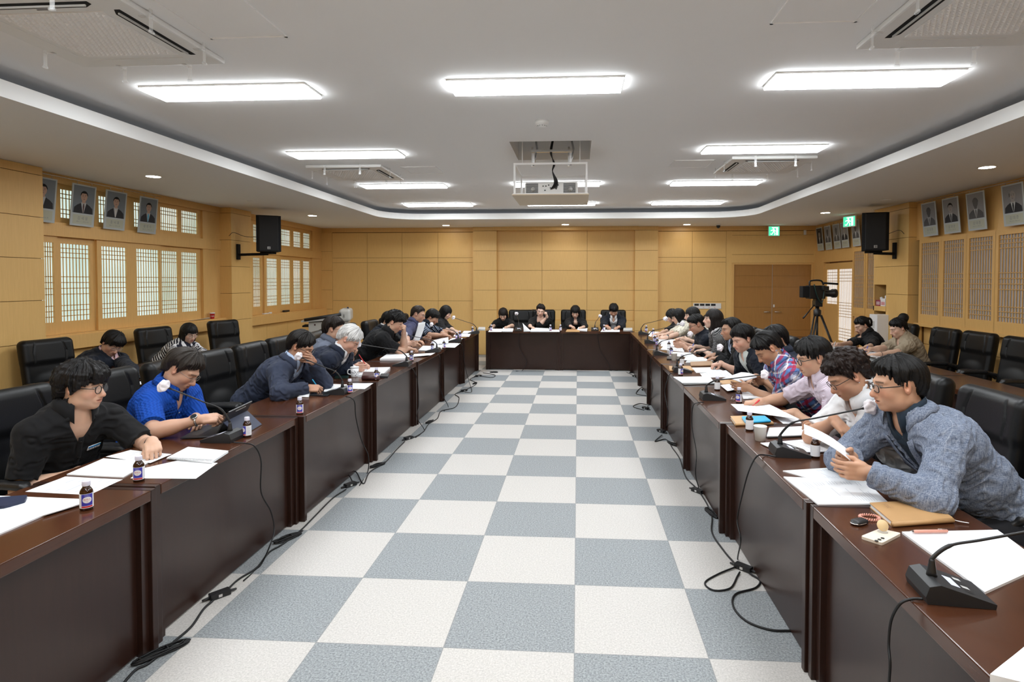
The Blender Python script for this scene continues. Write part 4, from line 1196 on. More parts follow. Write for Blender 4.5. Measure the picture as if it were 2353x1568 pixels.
    w = (0.94 if female else 1.0) * sc; wj = (0.92 if female else 1.0) * fat**0.25
    B.ell(hd(0, -0.012, 0.030), V3(0.0765, 0.097, 0.088)*w, Rh, 0.02)
    B.ell(hd(0, 0.022, -0.028), V3(0.066*wj, 0.072, 0.085)*w, Rh, 0.03)
    B.ell(hd(0, 0.026, -0.068), V3(0.054*wj, 0.058, 0.042)*w, Rh, 0.03)
    B.ell(hd(0, 0.071, -0.096), V3(0.023, 0.020, 0.018)*w, Rh, 0.025)
    for s in (-1, 1): B.ell(hd(s*0.050*wj, 0.010, -0.066), V3(0.016, 0.030, 0.024)*w, Rh, 0.03)
    for s in (-1, 1):
        B.ell(hd(s*0.041, 0.056, -0.026), V3(0.026*wj, 0.028, 0.026)*w, Rh, 0.025)
        B.cone(hd(s*0.014, 0.090, 0.026), hd(s*0.050, 0.070, 0.026), 0.0085, 0.007, 0.016)
        B.ell(hd(s*0.031, 0.096, 0.004), (0.017, 0.012, 0.011), Rh, 0.012, 's')
        B.ell(hd(s*0.031, 0.0745, 0.004), (0.0145, 0.0145, 0.0125), Rh, 0.003)
        E_ = rotm(th + hy, hp_, hr) @ rotm(-s*0.45, 0.0, 0.0)
        B.ell(hd(s*0.079, -0.010, -0.004), V3(0.009, 0.019, 0.031)*w, E_, 0.006)
        B.ell(hd(s*0.087, -0.004, 0.002), V3(0.006, 0.009, 0.016)*w, E_, 0.005, 's')
        B.ell(hd(s*0.0125, 0.096, -0.0395), (0.0085, 0.010, 0.0075), Rh, 0.006)
    B.cone(hd(0, 0.088, 0.016), hd(0, 0.1085, -0.032), 0.0085, 0.0135, 0.012)
    B.ell(hd(0, 0.112, -0.035), (0.0135, 0.011, 0.0105), Rh, 0.010)
    B.ell(hd(0, 0.088, -0.062), (0.030, 0.013, 0.020), Rh, 0.016); B.ell(hd(0, 0.0955, -0.0590), (0.0235, 0.0095, 0.0055), Rh, 0.005); B.ell(hd(0, 0.0935, -0.0705), (0.020, 0.0100, 0.0066), Rh, 0.005)
    B.cone(hd(-0.024, 0.098, -0.0645), hd(0.024, 0.098, -0.0645), 0.003, 0.003, 0.005, op='s')
    hand = {}
    for sd, sg in (('R', 1), ('L', -1)):
        arm(B, sd)
        S, E, W, h, nr, pose = arms[sd]
        hand[sd] = add_hand(B, W, h, nr, pose, sg, 0.93 if female else 1.0)
    kn = {}
    for s in (-1, 1):
        A = P + rgt*s*0.095 - up*0.005; K = P + fwd*0.37 + rgt*s*0.13 - up*0.045; An = K - up*0.43 + fwd*0.02
        B.cone(A, K, 0.083*fe, 0.056*fe, 0.05); B.cone(K, An, 0.054*fe, 0.038*fe, 0.03); B.cone(An - up*0.045 - fwd*0.03, An - up*0.06 + fwd*0.14, 0.036, 0.028, 0.03)
        kn[s] = (A, K, An)
    Vb, Qb = B.mesh(res)
    # skin colour, brows, lips, eyes
    l = (Vb - H) @ Rh; x, y, z = l[:, 0], l[:, 1], l[:, 2]
    C = np.tile(V3(skin), (len(Vb), 1))
    n = vnoise(Vb * 40)[:, None] - 0.5; C = C * (1 + 0.10*n)
    front = y > 0.045
    def blend(mask, col, a=1.0):
        mk = (mask * a)[:, None]; C[:] = C * (1 - mk) + V3(col) * mk
    soft = lambda d, e: np.clip(0.5 - d / e, 0, 1)
    eld = lambda cx, cz, rx, rz: np.sqrt(((np.abs(x) - cx)/rx)**2 + ((z - cz)/rz)**2) - 1
    blend(soft(eld(0.045, -0.028, 0.026, 0.022), 1.0) * front, V3(skin) * V3(1.08, 0.82, 0.78), 0.55)
    blend(soft(eld(0.0, -0.034, 0.017, 0.014), 0.8) * (y > 0.095), V3(skin) * V3(1.05, 0.82, 0.78), 0.6)
    blend((np.abs(x) > 0.076) * (y < 0.02) * (np.abs(z) < 0.04) * 1.0, V3(skin) * V3(1.08, 0.78, 0.72), 0.5)
    lipc = V3(0.42, 0.13, 0.12) if female else V3(skin) * V3(0.80, 0.56, 0.55)
    blend(soft(eld(0.0, -0.0645, 0.024, 0.0115), 0.35) * (y > 0.06), lipc, 0.85)
    blend(soft(np.abs(z + 0.0645) - 0.0012, 0.003) * (np.abs(x) < 0.024) * (y > 0.06), V3(0.10, 0.03, 0.03), 0.7)
    bw = np.abs(z - (0.0265 - 0.10*np.clip(np.abs(x) - 0.035, 0, 1) + 0.0)) - 0.0035
    blend(soft(bw, 0.004) * (np.abs(x) > 0.014) * (np.abs(x) < 0.052) * front, V3(0.03, 0.022, 0.018), 0.8 if not female else 0.55)
    if hp_ < math.radians(22):                                            # open eyes
        blend(soft(eld(0.031, 0.0035, 0.0130, 0.0042), 0.25) * front, V3(0.46, 0.43, 0.41), 0.95)
        blend(soft(eld(0.031 , 0.0035, 0.0062, 0.0050), 0.25) * front, V3(0.02, 0.014, 0.012), 1.0)
        blend(soft(np.abs(z - 0.0095) - 0.0016, 0.002) * (np.abs(np.abs(x) - 0.031) < 0.0145) * front, V3(0.03, 0.02, 0.018), 0.9)
    else:
        blend(soft(np.abs(z + 0.0035 - 8*(np.abs(x) - 0.031)**2) - 0.0016, 0.003) * (np.abs(np.abs(x) - 0.031) < 0.0155) * front, V3(0.035, 0.022, 0.02), 0.9)
        blend(soft(np.abs(z - 0.0115) - 0.0010, 0.003) * (np.abs(np.abs(x) - 0.031) < 0.0145) * front, V3(skin)*0.6, 0.6)
    az = np.degrees(np.arctan2(np.abs(x), y)); hk = hair[0]
    hlz = interp(az, AZ, HL['bob' if hk in ('bob', 'long') else 'tied' if hk in ('bun', 'tail') else hk])
    near_head = np.sqrt(x*x + (y + 0.01)**2) < 0.12
    blend(soft(-(z - hlz), 0.012) * near_head * (z > -0.09) * (np.abs(x) < 0.0785), V3(hair[1]) * 1.2 + 0.006, 0.92)
    body = np_mesh('body', Vb - base, Qb, M_skin, t, col=np.clip(C, 0, 1))
    # ------------------------------------------------ hair
    Vh, Qh, uv = hair_mesh(hair[0], max(res*0.8, 0.0035), hair[2], seed=(len(name_label)*7) % 23, curl=hair[3], length=hair[4] if len(hair) > 4 else 0.26)
    np_mesh('hair', H + (Vh * w) @ Rh.T - base, Qh, hair_mat(hair[1]), t, uvw=uv)
    def place(o):                                                        # head-fixed parts built in head coordinates
        M = Matrix([[*(Rh[r]), (H - base)[r]] for r in range(3)] + [[0, 0, 0, 1]]); o.matrix_local = M; return o
    if hair[0] == 'tail':
        m = MB(); m.tube([(0.036*math.cos(a), -0.105 - 0.006*math.sin(3*a), 0.010 + 0.042*math.sin(a)) for a in [k*PI/10 for k in range(21)]], 0.011, 8); place(m.build('scrunchie', M_gray, t))
    if glasses:
        gm, rt, shape = glasses
        m = MB(); lm = MB()
        for s in (-1, 1):
            rx, rz = (0.0245, 0.0215) if shape == 'round' else (0.0265, 0.0165)
            e = 2.0 if shape == 'round' else 3.2
            ring = []
            for k in range(25):
                a = 2*PI*k/24; cx_, sx_ = math.cos(a), math.sin(a)
                px = math.copysign(abs(cx_)**(2/e), cx_)*rx; pz = math.copysign(abs(sx_)**(2/e), sx_)*rz
                ring.append((s*0.0325 + px, 0.1055 - 0.16*abs(s*0.0325 + px)**1.5, -0.002 + pz))
            m.tube(ring, rt, 6, cap=False)
            lm.add(ring[:-1], [tuple(range(24))])
            m.tube([(s*0.058, 0.096, 0.006), (s*0.073, 0.082, 0.007), (s*0.0815, 0.03, 0.008), (s*0.0835, 0.006, 0.012)], [rt, rt, rt*0.9, rt*0.9], 6)
        m.tube([(-0.009, 0.1045, 0.002), (0, 0.1075, 0.005), (0.009, 0.1045, 0.002)], rt, 6)
        g = place(m.build('glasses', gm, t)); lm.build('lens', M_lens, g)
    # ------------------------------------------------ clothes
    def uvw_of(V):
        U = (V - Nb) @ R3
        for sd, sg in (('R', 1), ('L', -1)):                              # sleeves carry their own weave direction
            S, E, W = arms[sd][:3]; acc = 0.0; best = np.full(len(V), 9.0)
            for a, b_ in ((S, E), (E, W)):
                L_ = np.linalg.norm(b_ - a); ax_ = (b_ - a)/L_; q = V - a; tt = np.clip(q @ ax_, 0, L_)
                rad = q - tt[:, None]*ax_; dd = np.linalg.norm(rad, axis=1)
                r1 = unit(np.cross(ax_, R3[:, 1])); r2 = np.cross(ax_, r1)
                m = (dd < 0.098) & (dd < best) & ((tt > 0.055) | (acc > 0)) & ((((V - S) @ rgt)*sg > 0.012) | (acc > 0))
                an = np.arctan2(rad @ r1, rad @ r2)
                U[m] = np.stack([0.062*an, 0*an, -(tt + acc)], 1)[m]; best[m] = dd[m]; acc += L_
        return U
    def fold(amp, sc_=18):
        def g(Pp, D):
            q = (Pp - Nb) @ R3
            a = vnoise(q * V3(sc_, sc_, sc_*1.9) + 11); b_ = vnoise(q * sc_*2.3 + 31)
            return D + amp * (0.55*np.sin(11*a) + 0.5*(b_ - 0.5))
        return g
    def neck_cut(r, deep=0.0, vw=0.045, lim=None):
        ax_ = unit(hb - Nb); A0 = Nb - ax_*0.02
        def g(Pp, D):
            q = Pp - A0; tt = q @ ax_; d = np.sqrt(np.maximum((q*q).sum(-1) - tt*tt, 0)) - r
            d = np.where(tt > -0.005, d, np.sqrt(d.clip(0)**2 + (tt + 0.005)**2) + 0*d)
            D = np.maximum(D, -np.where(tt > -0.005, d, 1.0))
            if deep:
                l_ = (Pp - Nb) @ R3; zz = -l_[..., 2]
                wd = np.abs(l_[..., 0]) - vw * np.clip(1 - (zz - 0.0)/deep, 0, 1.15)
                v = np.maximum(np.maximum(wd, (np.abs(l_[..., 1] - 0.085) - 0.085) if lim is None else np.maximum(-l_[..., 1] + 0.01, lim.ev(Pp) - 0.045)), zz - deep)
                D = np.maximum(D, -v)
            return D
        return g
    def waist(dz=0.0):
        b0 = c1 - u1*(0.08 + dz)
        return lambda Pp, D: np.maximum(D, (b0 - Pp) @ u1)
    fields = {}; tfields = {}
    cres = max(res, 0.0042)
    def garment(nm, key, o, sleeve, deep, amp=0.006, vw=0.045, ncr=None, wz=0.0):
        F = Field(); torso(F, False, o); F.cone(Nb - u3*0.02, hb, rn*1.06 + o*0.8, rn*0.97 + o*0.8, 0.035)
        for sd in ('R', 'L'):
            if sleeve == 'short': arm(F, sd, o + 0.008, 0.80, 0, True)
            elif sleeve == 'half': arm(F, sd, o + 0.006, 1.0, 0.25, True)
            elif sleeve == 'long': arm(F, sd, o + 0.004, 1.0, 0.97, True)
        lim = torso(Field(), False, o) if deep > 0.2 else None
        F.post += [fold(amp), neck_cut(ncr or rn*1.06 + 0.006, deep, vw, lim), waist(wz)]
        V, Q = F.mesh(cres, pad=0.016)
        Ft = Field(); torso(Ft, False, o); Ft.cone(Nb - u3*0.02, Nb*0.6 + hb*0.4, rn*1.06 - 0.004, rn*0.98 - 0.004, 0.035); Ft.post.append(fold(amp)); fields[nm] = F; tfields[nm] = Ft
        V = smooth(V, Q, 2)
        return np_mesh(nm, V - base, Q, CL[key], t, uvw=uvw_of(V))
    def tf(F):
        for k_, v_ in fields.items():
            if v_ is F: return tfields[k_]
        return F
    def climb(F, p, ax_, t0, t1, lift=0.0):
        ts = np.linspace(t0, t1, 60); D = tf(F).at(p + ts[:, None]*ax_); k = np.nonzero(D < lift)[0]
        return ts[k[-1]] if len(k) else t0
    def proj(F, lx, lz, lift=0.003):
        """point of the garment's front at chest coordinates (lx, lz)"""
        ys = np.linspace(0.30, -0.10, 161)
        pts = Nb + (np.stack([np.full_like(ys, lx), ys, np.full_like(ys, lz)], -1)) @ R3.T
        D = tf(F).at(pts); k = np.argmax(D < lift)
        return pts[k] if D[k] < lift else Nb + R3 @ V3(lx, 0.09, lz)
    def patch(nm, F, grid, mat, th_=0.003, lift=0.004, parent=None):
        """a piece of cloth laid on the garment: grid[i][j] = (lx, lz)"""
        ni, nj = len(grid), len(grid[0]); v = []
        for row in grid:
            for (lx, lz) in row: v.append(proj(F, lx, lz, lift))
        top_ = [p + R3[:, 1]*th_ for p in v]
        f = []; k = ni*nj
        for i in range(ni - 1):
            for j in range(nj - 1):
                q = (i*nj+j, i*nj+j+1, (i+1)*nj+j+1, (i+1)*nj+j); f.append(tuple(a + k for a in q)); f.append(q[::-1])
        rim = [j for j in range(nj)] + [i*nj+nj-1 for i in range(1, ni)] + [(ni-1)*nj+j for j in range(nj-2, -1, -1)] + [i*nj for i in range(ni-2, 0, -1)]
        for a, b_ in zip(rim, rim[1:] + rim[:1]): f.append((a, b_, b_ + k, a + k))
        m = MB(); m.add([p - base for p in v + top_], f, 0, True)
        o = m.build(nm, mat, parent or t)
        a = o.data.attributes.new('Cloth', 'FLOAT_VECTOR', 'POINT'); a.data.foreach_set('vector', uvw_of(np.array(v + top_)).astype(np.float32).ravel())
        return o
    def quad(F, p00, p10, p01, p11, n_=5, m_=4):
        return [[tuple(np.array(p00)*(1-a)*(1-b_) + np.array(p10)*a*(1-b_) + np.array(p01)*(1-a)*b_ + np.array(p11)*a*b_) for b_ in np.linspace(0, 1, m_)] for a in np.linspace(0, 1, n_)]
    def collar(key, F, gap=24, hgt=0.036, point=0.055, spread=0.055, r0=None, mat=None, nm='collar', wid=0.030):
        """folded collar standing round the neck, its points lying on the chest"""
        ax_ = unit(hb - Nb); fx = unit(R3[:, 1] - ax_*(R3[:, 1] @ ax_)); rx_ = np.cross(fx, ax_)
        r0 = r0 or rn*1.06 + 0.007; c0 = Nb + ax_*0.012
        nseg = 34; V_ = []
        for i in range(nseg + 1):
            a = math.radians(gap + (360 - 2*gap) * i / nseg); fr = math.cos(a); e = (max(0.0, fr))**1.5
            dr = fx*math.cos(a) + rx_*math.sin(a)
            b0 = c0 + dr*(r0 + 0.002); tb = climb(F, b0, ax_, -0.09, 0.10)
            lo = b0 + ax_*(tb - 0.008)
            hi = b0 + dr*0.004 + ax_*(tb + hgt*(1 - 0.35*e)) + fx*0.004*e
            b1 = c0 + dr*(r0 + wid + 0.010*(1 - e)*(wid > 0.02)); fo = b1 + ax_*(climb(F, b1, ax_, -0.12, 0.08, 0.004) + 0.002)
            if e > 0.02:
                tgt = proj(F, (R3.T @ (dr*(r0 + 0.016)))[0], (R3.T @ (lo - Nb))[2] - 0.006 - point*e, 0.005)
                fo = fo*(1 - e**0.6) + tgt*e**0.6
            V_.append((lo, hi, (hi + fo)/2 + dr*0.004, fo))
        v = [p for row in V_ for p in row]; k = len(v)
        f = [(i*4+j, (i+1)*4+j, (i+1)*4+j+1, i*4+j+1) for i in range(nseg) for j in range(3)]
        m = MB().add([p - base for p in v], f, 0, True); o = m.build(nm, mat or CL[key], t)
        a = o.data.attributes.new('Cloth', 'FLOAT_VECTOR', 'POINT'); a.data.foreach_set('vector', uvw_of(np.array(v)).astype(np.float32).ravel())
        sm = o.modifiers.new('thick', 'SOLIDIFY'); sm.thickness = 0.003; sm.offset = 0
        return o
    of = outfit or dict(top='black', kind='shirt')
    kind = of['kind']
    if kind == 'jacket':
        garment('shirt', of['shirt'], 0.010, None, 0.03 if of.get('open', True) else 0.0, 0.003, 0.022)
        if of.get('collar', True): collar(of['shirt'], fields['shirt'], 16, 0.040, 0.045, wid=0.009)
        dp = of.get('deep', 0.34)
        garment('jacket', of['top'], 0.022, of.get('sleeve', 'long'), dp, of.get('amp', 0.007), of.get('vw', 0.075), rn*1.06 + 0.017)
        F = fields['jacket']; vw = of.get('vw', 0.075)
        for s in (-1, 1):
            e = lambda q: s * vw * (1 - q)
            g = []
            for q in np.linspace(0.02, 0.93, 9):
                wd = (0.046 * min(1, (1 - q)*2.4) * (1.0 if q > 0.28 else 0.62 + 0.5*q)) * of.get('lapel', 1.0)
                g.append([(e(q) + s*(0.004 + wd*b_) , -dp*q - 0.004 + 0.01*b_*(q < 0.3)) for b_ in np.linspace(0, 1, 4)])
            patch('lapel', F, g, CL[of['top']], 0.006, 0.006)
        if of.get('lapel', 1.0) > 0.3: collar(of['top'], F, 44, 0.016, 0.030, r0=rn*1.06 + 0.020, nm='jacket_collar')
        if of.get('cuff'):
            for sd in ('R', 'L'):
                S, E, W, h, nr, pose = arms[sd]; a_ = E + (W - E)*0.93; b_ = E + (W - E)*1.03
                m = MB().tube([tuple(a_ - base), tuple(b_ - base)], [0.036, 0.036], 16, cap=False); m.build('shirt_cuff', CL[of['shirt']], t)
        top_f = F
    else:
        garment('shirt', of['top'], 0.012 + of.get('loose', 0.0), of.get('sleeve', 'short'), of.get('v', 0.0), of.get('amp', 0.007), of.get('vw', 0.035), of.get('ncr'))
        top_f = fields['shirt']
        if of.get('collar', True):
            collar(of.get('ckey', of['top']), top_f, of.get('gap', 24), of.get('ch', 0.036), of.get('point', 0.055))
        if of.get('placket'):
            patch('placket', top_f, [[(0.014*b_, -0.05 - 0.03*a) for b_ in (-1, 0, 1)] for a in range(of['placket'])], CL[of['top']], 0.0015, 0.003)
            for a in range(1, of['placket'], 3):
                p = proj(top_f, 0, -0.05 - 0.03*a, 0.005) - base
                m = MB().lathe([(0.0055, 0), (0.006, 0.0015), (0.004, 0.0025)], 10).xf(Matrix([[*(R3[r][[0, 2, 1]] * V3(1, -1, 1)), p[r] + R3[r, 1]*0.001] for r in range(3)] + [[0, 0, 0, 1]])); m.build('button', M_gray if of['top'] != 'black' else M_black, t)
        if of.get('sleeve', 'short') == 'short' and of.get('band'):
            for sd in ('R', 'L'):
                S, E = arms[sd][:2]; d_ = E - S; q = fe*fat**0.35
                r_ = (0.053 - 0.012*0.78)*q + 0.024
                m = MB().tube([tuple(S + d_*0.745 - base), tuple(S + d_*0.80 - base)], [r_ + 0.003, r_ + 0.001], 20, cap=False); m.build('sleeve_band', CL[of['band']], t)
    F = Field()
    F.ell(c1 - u1*0.01, (0.170*fe*fat**0.5 + 0.009, 0.118*fat + 0.009, 0.125), R1, 0.05)
    for s in (-1, 1):
        A, K, An = kn[s]; F.cone(A, K, 0.083*fe + 0.012, 0.056*fe + 0.014, 0.05); F.cone(K, An - up*0.02, 0.066*fe, 0.055*fe, 0.03)
    V, Q = F.mesh(0.014); np_mesh('trousers', V - base, Q, CL['trous'], t)
    for s in (-1, 1):
        An = kn[s][2]; F = Field(); F.cone(An - up*0.035 - fwd*0.035, An - up*0.055 + fwd*0.15, 0.050, 0.042, 0.02)
        F.post.append(lambda Pp, D: np.maximum(D, 0.004 - Pp[..., 2])); V, Q = F.mesh(0.011); np_mesh('shoe', V - base, Q, M_black, t)
    # ------------------------------------------------ small worn things
    if badge:
        lx, lz, w_, h_, kind_, tl = badge
        p = proj(top_f, lx, lz, 0.007) - base
        n_ = unit(R3[:, 1]); rr = rotm(0, 0, math.radians(tl))
        # follow the cloth slope
        pa, pb = proj(top_f, lx, lz + 0.02, 0.007), proj(top_f, lx, lz - 0.02, 0.007); qa, qb = proj(top_f, lx + 0.02, lz, 0.007), proj(top_f, lx - 0.02, lz, 0.007)
        ez = unit(pa - pb); ex = unit(qa - qb); ey = unit(np.cross(ez, ex)); ex = unit(np.cross(ey, ez))
        Rb = np.stack([ex, ey, ez], 1) @ rr
        M = Matrix([[*(Rb[r]), p[r] + ey[r]*0.003] for r in range(3)] + [[0, 0, 0, 1]])
        b0 = MB().bbox(-w_/2, w_/2, -0.0015, 0.0015, -h_/2, h_/2, 0.0008).build('name_badge', [M_kraft if kind_ == 'gold' else M_lblw], t); b0.matrix_local = M
        m = MB()
        if kind_ == 'gold': m.box(-w_/2 + 0.004, -w_/2 + 0.017, 0.0016, 0.0021, -0.006, 0.007); mt = pr('badge_green', (0.03, 0.35, 0.12), 0.5) if 'badge_green' not in MATS else MATS['badge_green']
        else: m.box(-w_/2 + 0.001, w_/2 - 0.001, 0.0016, 0.0021, 0.001, h_/2 - 0.001); mt = MATS.get('badge_blue') or pr('badge_blue', (0.03, 0.30, 0.72), 0.5)
        m.build('badge_band', mt, b0)
        m = MB()
        for k in range(4): m.box(-w_*0.28 + w_*0.19*k, -w_*0.28 + w_*0.19*k + w_*0.09, 0.0016, 0.0020, -h_*0.34, -h_*0.10)
        m.build('badge_print', M_ink, b0)
    if watch:
        sd, kind_ = watch; S, E, W, h, nr, pose = arms[sd]; a_ = unit(W - E); c_ = W - a_*0.022
        zz = -unit(nr - a_*(nr @ a_)); xx = np.cross(a_, zz)
        m = MB(); r_ = 0.0275*fe + 0.003
        m.tube([tuple(c_ + (xx*math.cos(q) + zz*math.sin(q))*r_ - base) for q in [2*PI*k/24 for k in range(25)]], 0.007 if kind_ != 'band' else 0.004, 6, cap=False)
        wo = m.build('watch' if kind_ != 'band' else 'bracelet', M_chrome if kind_ == 'steel' else M_black if kind_ in ('black', 'band') else M_gray, t)
        if kind_ != 'band':
            R_ = Matrix([[xx[r], a_[r], zz[r], (c_ + zz*(r_ + 0.003) - base)[r]] for r in range(3)] + [[0, 0, 0, 1]])
            MB().lathe([(0.020, -0.004), (0.021, 0.002), (0.019, 0.006)], 20).xf(R_).build('watch_case', M_chrome, wo)
            MB().lathe([(0.0005, 0.0065), (0.0175, 0.0062)], 20, caps=False).xf(R_).build('watch_face', M_screen, wo)
    return dict(root=t, hands=hand, arms=arms, Rh=Rh, H=H, fwd=fwd, rgt=rgt)

# who sits where (left / right are the sitter's own hands)
BLK = (0.007, 0.0063, 0.006); DKB = (0.020, 0.014, 0.011)
LF, RF, BK = 'people along the window-side tables', 'people along the screen-side tables', 'people at the far table'
PEOPLE = {}
def P_(key, *a, **k): PEOPLE[key] = person(*a, **k)

# --- window-side front row (they face +X)
P_('black_shirt', 'young man in a black short-sleeved shirt with round glasses, writing nearest the camera', (-2.700, 3.042, 1.105), (-2.92, 3.12), -114, head=(34, 6, 0),
   hands={'L': ((-2.249, 2.977, 0.795), 25, 18, 'down', 'pen'), 'R': ((-2.62, 3.00, 0.63), 25, 20, 'down', 'relax')}, outfit=dict(kind='shirt', top='black', v=0.10, vw=0.05, gap=30, point=0.06, loose=0.006, placket=8),
   hair=('fringe', (0.008, 0.007, 0.007), 1.5, 0.006), glasses=(M_frame, 0.0022, 'round'), res=0.0034, edge=0.44, badge=(-0.07, -0.125, 0.075, 0.026, 'white', 4), watch=('L', 'band'), skin=(0.60, 0.37, 0.26), group=LF)
P_('blue_polo', 'man in a bright blue knitted polo looking down at a tablet', (-2.580, 3.696, 1.101), (-2.92, 3.80), -92, head=(8, 38, 4),
   hands={'R': ((-2.240, 3.461, 0.840), 35, 0, 'din', 'pen'), 'L': ((-2.407, 3.573, 0.800), 50, 5, 'din', 'relax')}, outfit=dict(kind='shirt', top='knit', v=0.10, vw=0.03, gap=20, point=0.06, amp=0.004, loose=0.004, band='knit', placket=7),
   hair=('part', (0.030, 0.024, 0.020), 1.25, 0.0), glasses=(M_thin, 0.0013, 'rect'), res=0.0036, edge=0.44, fat=1.12, badge=(-0.085, -0.215, 0.07, 0.022, 'white', 2), watch=('R', 'steel'), skin=(0.55, 0.32, 0.22), group=LF)
P_('slate_suit', 'man in a slate blue suit and pale blue shirt resting his mouth on his hand', (-2.360, 4.899, 1.120), (-2.90, 4.98), -92, head=(2, 28, 0),
   hands={'L': ((-2.240, 4.836, 1.013), 75, -20, 'face', 'relax', (0.3, 0.5, -1)), 'R': ((-2.180, 4.750, 0.790), 20, 6, 'din', 'pen')}, outfit=dict(kind='jacket', top='slate', shirt='ltblue', deep=0.42, vw=0.07),
   hair=('part', (0.012, 0.010, 0.009), 1.1, 0.0), glasses=(M_frame, 0.0018, 'rect'), res=0.0042, edge=0.44, badge=(-0.12, -0.22, 0.06, 0.016, 'white', -40), skin=(0.46, 0.25, 0.16), group=LF)
P_('white_hair', 'white-haired man in a dark navy suit and white shirt, bent over his papers', (-2.220, 5.616, 1.113), (-2.90, 5.62), -92, head=(4, 42, 0),
   hands={'R': ((-2.192, 5.800, 0.805), 20, 0, 'in', 'hold'), 'L': ((-2.231, 6.080, 0.800), 30, 5, 'din', 'relax')}, outfit=dict(kind='jacket', top='navy', shirt='white', deep=0.42, vw=0.065, cuff=True),
   hair=('part', (0.62, 0.61, 0.60), 1.2, 0.003), res=0.0046, edge=0.44, fat=1.1, skin=(0.58, 0.33, 0.24), group=LF)
P_('grey_shirt', 'upright man with glasses in a grey shirt, half hidden behind the white-haired man', (-2.640, 6.253, 1.161), (-2.93, 6.24), -86, head=(8, 10, 0),
   hands={'L': ((-2.360, 6.087, 0.945), 40, -50, 'in', 'fist', (0.2, 0.6, -1)), 'R': ((-2.548, 6.404, 0.780), 30, 5, 'down', 'relax')}, outfit=dict(kind='shirt', top='grey', v=0.06),
   hair=('part', (0.016, 0.011, 0.009), 1.1, 0.0), glasses=(M_frame, 0.0016, 'rect'), res=0.005, edge=0.44, skin=(0.55, 0.33, 0.23), group=LF)
P_('black_polo', 'man in a black polo with bushy black hair, leaning his eye on his fist', (-2.320, 7.381, 1.154), (-2.90, 7.46), -92, head=(2, 34, 0),
   hands={'L': ((-2.150, 7.207, 1.080), 60, -55, 'face', 'fist', (0.5, 0.2, -1)), 'R': ((-2.136, 7.560, 0.790), 15, 8, 'down', 'pen')}, outfit=dict(kind='shirt', top='black', v=0.06, loose=0.004),
   hair=('part', BLK, 1.7, 0.004), res=0.0055, edge=0.44, skin=(0.55, 0.33, 0.23), badge=(-0.1, -0.22, 0.06, 0.02, 'white', -50), group=LF)
P_('hidden_man', 'dark-haired man almost hidden behind the man in the black polo', (-2.700, 8.308, 1.106), (-2.98, 8.26), -92, head=(0, 20, 0),
   hands={'R': ((-2.322, 8.335, 0.780), 20, 5, 'down', 'relax'), 'L': ((-2.341, 8.639, 0.780), 20, 5, 'down', 'relax')}, outfit=dict(kind='jacket', top='dnavy', shirt='white', deep=0.40),
   hair=('short', BLK, 1.0, 0.0), res=0.006, edge=0.5, group=LF)
P_('indigo_polo', 'man in an indigo polo with thin glasses holding up a sheet', (-2.440, 8.912, 1.173), (-2.90, 8.90), -92, head=(4, 20, 0),
   hands={'R': ((-2.231, 7.855, 0.820), 15, -15, 'in', 'hold'), 'L': ((-2.284, 8.903, 0.800), 15, 0, 'in', 'hold')}, outfit=dict(kind='shirt', top='indigo', v=0.06),
   hair=('short', (0.022, 0.015, 0.011), 0.7, 0.0), glasses=(M_thin, 0.0013, 'rect'), res=0.006, edge=0.44, skin=(0.52, 0.30, 0.21), group=LF)
P_('striped_polo', 'man in a navy polo with pale stripes, writing with his head low', (-2.460, 9.889, 1.066), (-2.92, 9.84), -92, head=(0, 30, 0),
   hands={'R': ((-2.095, 9.454, 0.790), 15, 8, 'down', 'pen'), 'L': ((-2.240, 9.839, 0.790), 25, 5, 'down', 'relax')}, outfit=dict(kind='shirt', top='polo', v=0.06, ckey='dnavy'),
   hair=('fringe', BLK, 1.0, 0.0), res=0.006, edge=0.44, watch=('L', 'steel'), skin=(0.48, 0.27, 0.18), group=LF)
P_('bob_black', 'woman with a black bob, last at the far end of the window-side tables', (-2.420, 10.744, 1.102), (-2.90, 10.70), -94, head=(0, 32, 0),
   hands={'R': ((-2.128, 10.157, 0.785), 25, 8, 'down', 'pen'), 'L': ((-2.118, 10.335, 0.785), 25, 5, 'down', 'relax')}, outfit=dict(kind='shirt', top='black', collar=False, sleeve='half'), female=True,
   hair=('bob', BLK, 1.0, 0.0), res=0.006, edge=0.44, skin=(0.66, 0.44, 0.34), badge=(-0.08, -0.2, 0.05, 0.02, 'white', -40), group=LF)

# --- window-side back row
P_('dark_suit', 'man in a black suit with thin glasses leaning sideways over the back row table', (-4.860, 5.866, 1.024), (-5.32, 5.80), -100, head=(-14, 34, 16),
   hands={'R': ((-3.992, 4.797, 0.800), 30, 6, 'down', 'relax'), 'L': ((-4.061, 5.106, 0.785), 30, 5, 'down', 'relax')}, outfit=dict(kind='jacket', top='dnavy', shirt='pinkck', deep=0.34, vw=0.05),
   hair=('fringe', BLK, 1.05, 0.0), glasses=(M_thin, 0.0014, 'rect'), res=0.0052, edge=0.40, skin=(0.46, 0.27, 0.19), badge=(-0.12, -0.26, 0.06, 0.010, 'white', -50), group='people in the back rows')
P_('striped_woman', 'woman with a black bob and thin glasses in a black and white striped top', (-4.950, 7.227, 1.017), (-5.32, 7.22), -104, head=(-12, 26, 0),
   hands={'R': ((-4.352, 6.385, 0.785), 30, 6, 'down', 'relax'), 'L': ((-4.348, 6.612, 0.785), 30, 5, 'down', 'relax')}, outfit=dict(kind='shirt', top='bw', collar=False, sleeve='long', ncr=0.075), female=True,
   hair=('bob', BLK, 0.85, 0.0), glasses=(M_thin, 0.0012, 'round'), res=0.005, edge=0.40, skin=(0.60, 0.39, 0.29), group='people in the back rows')

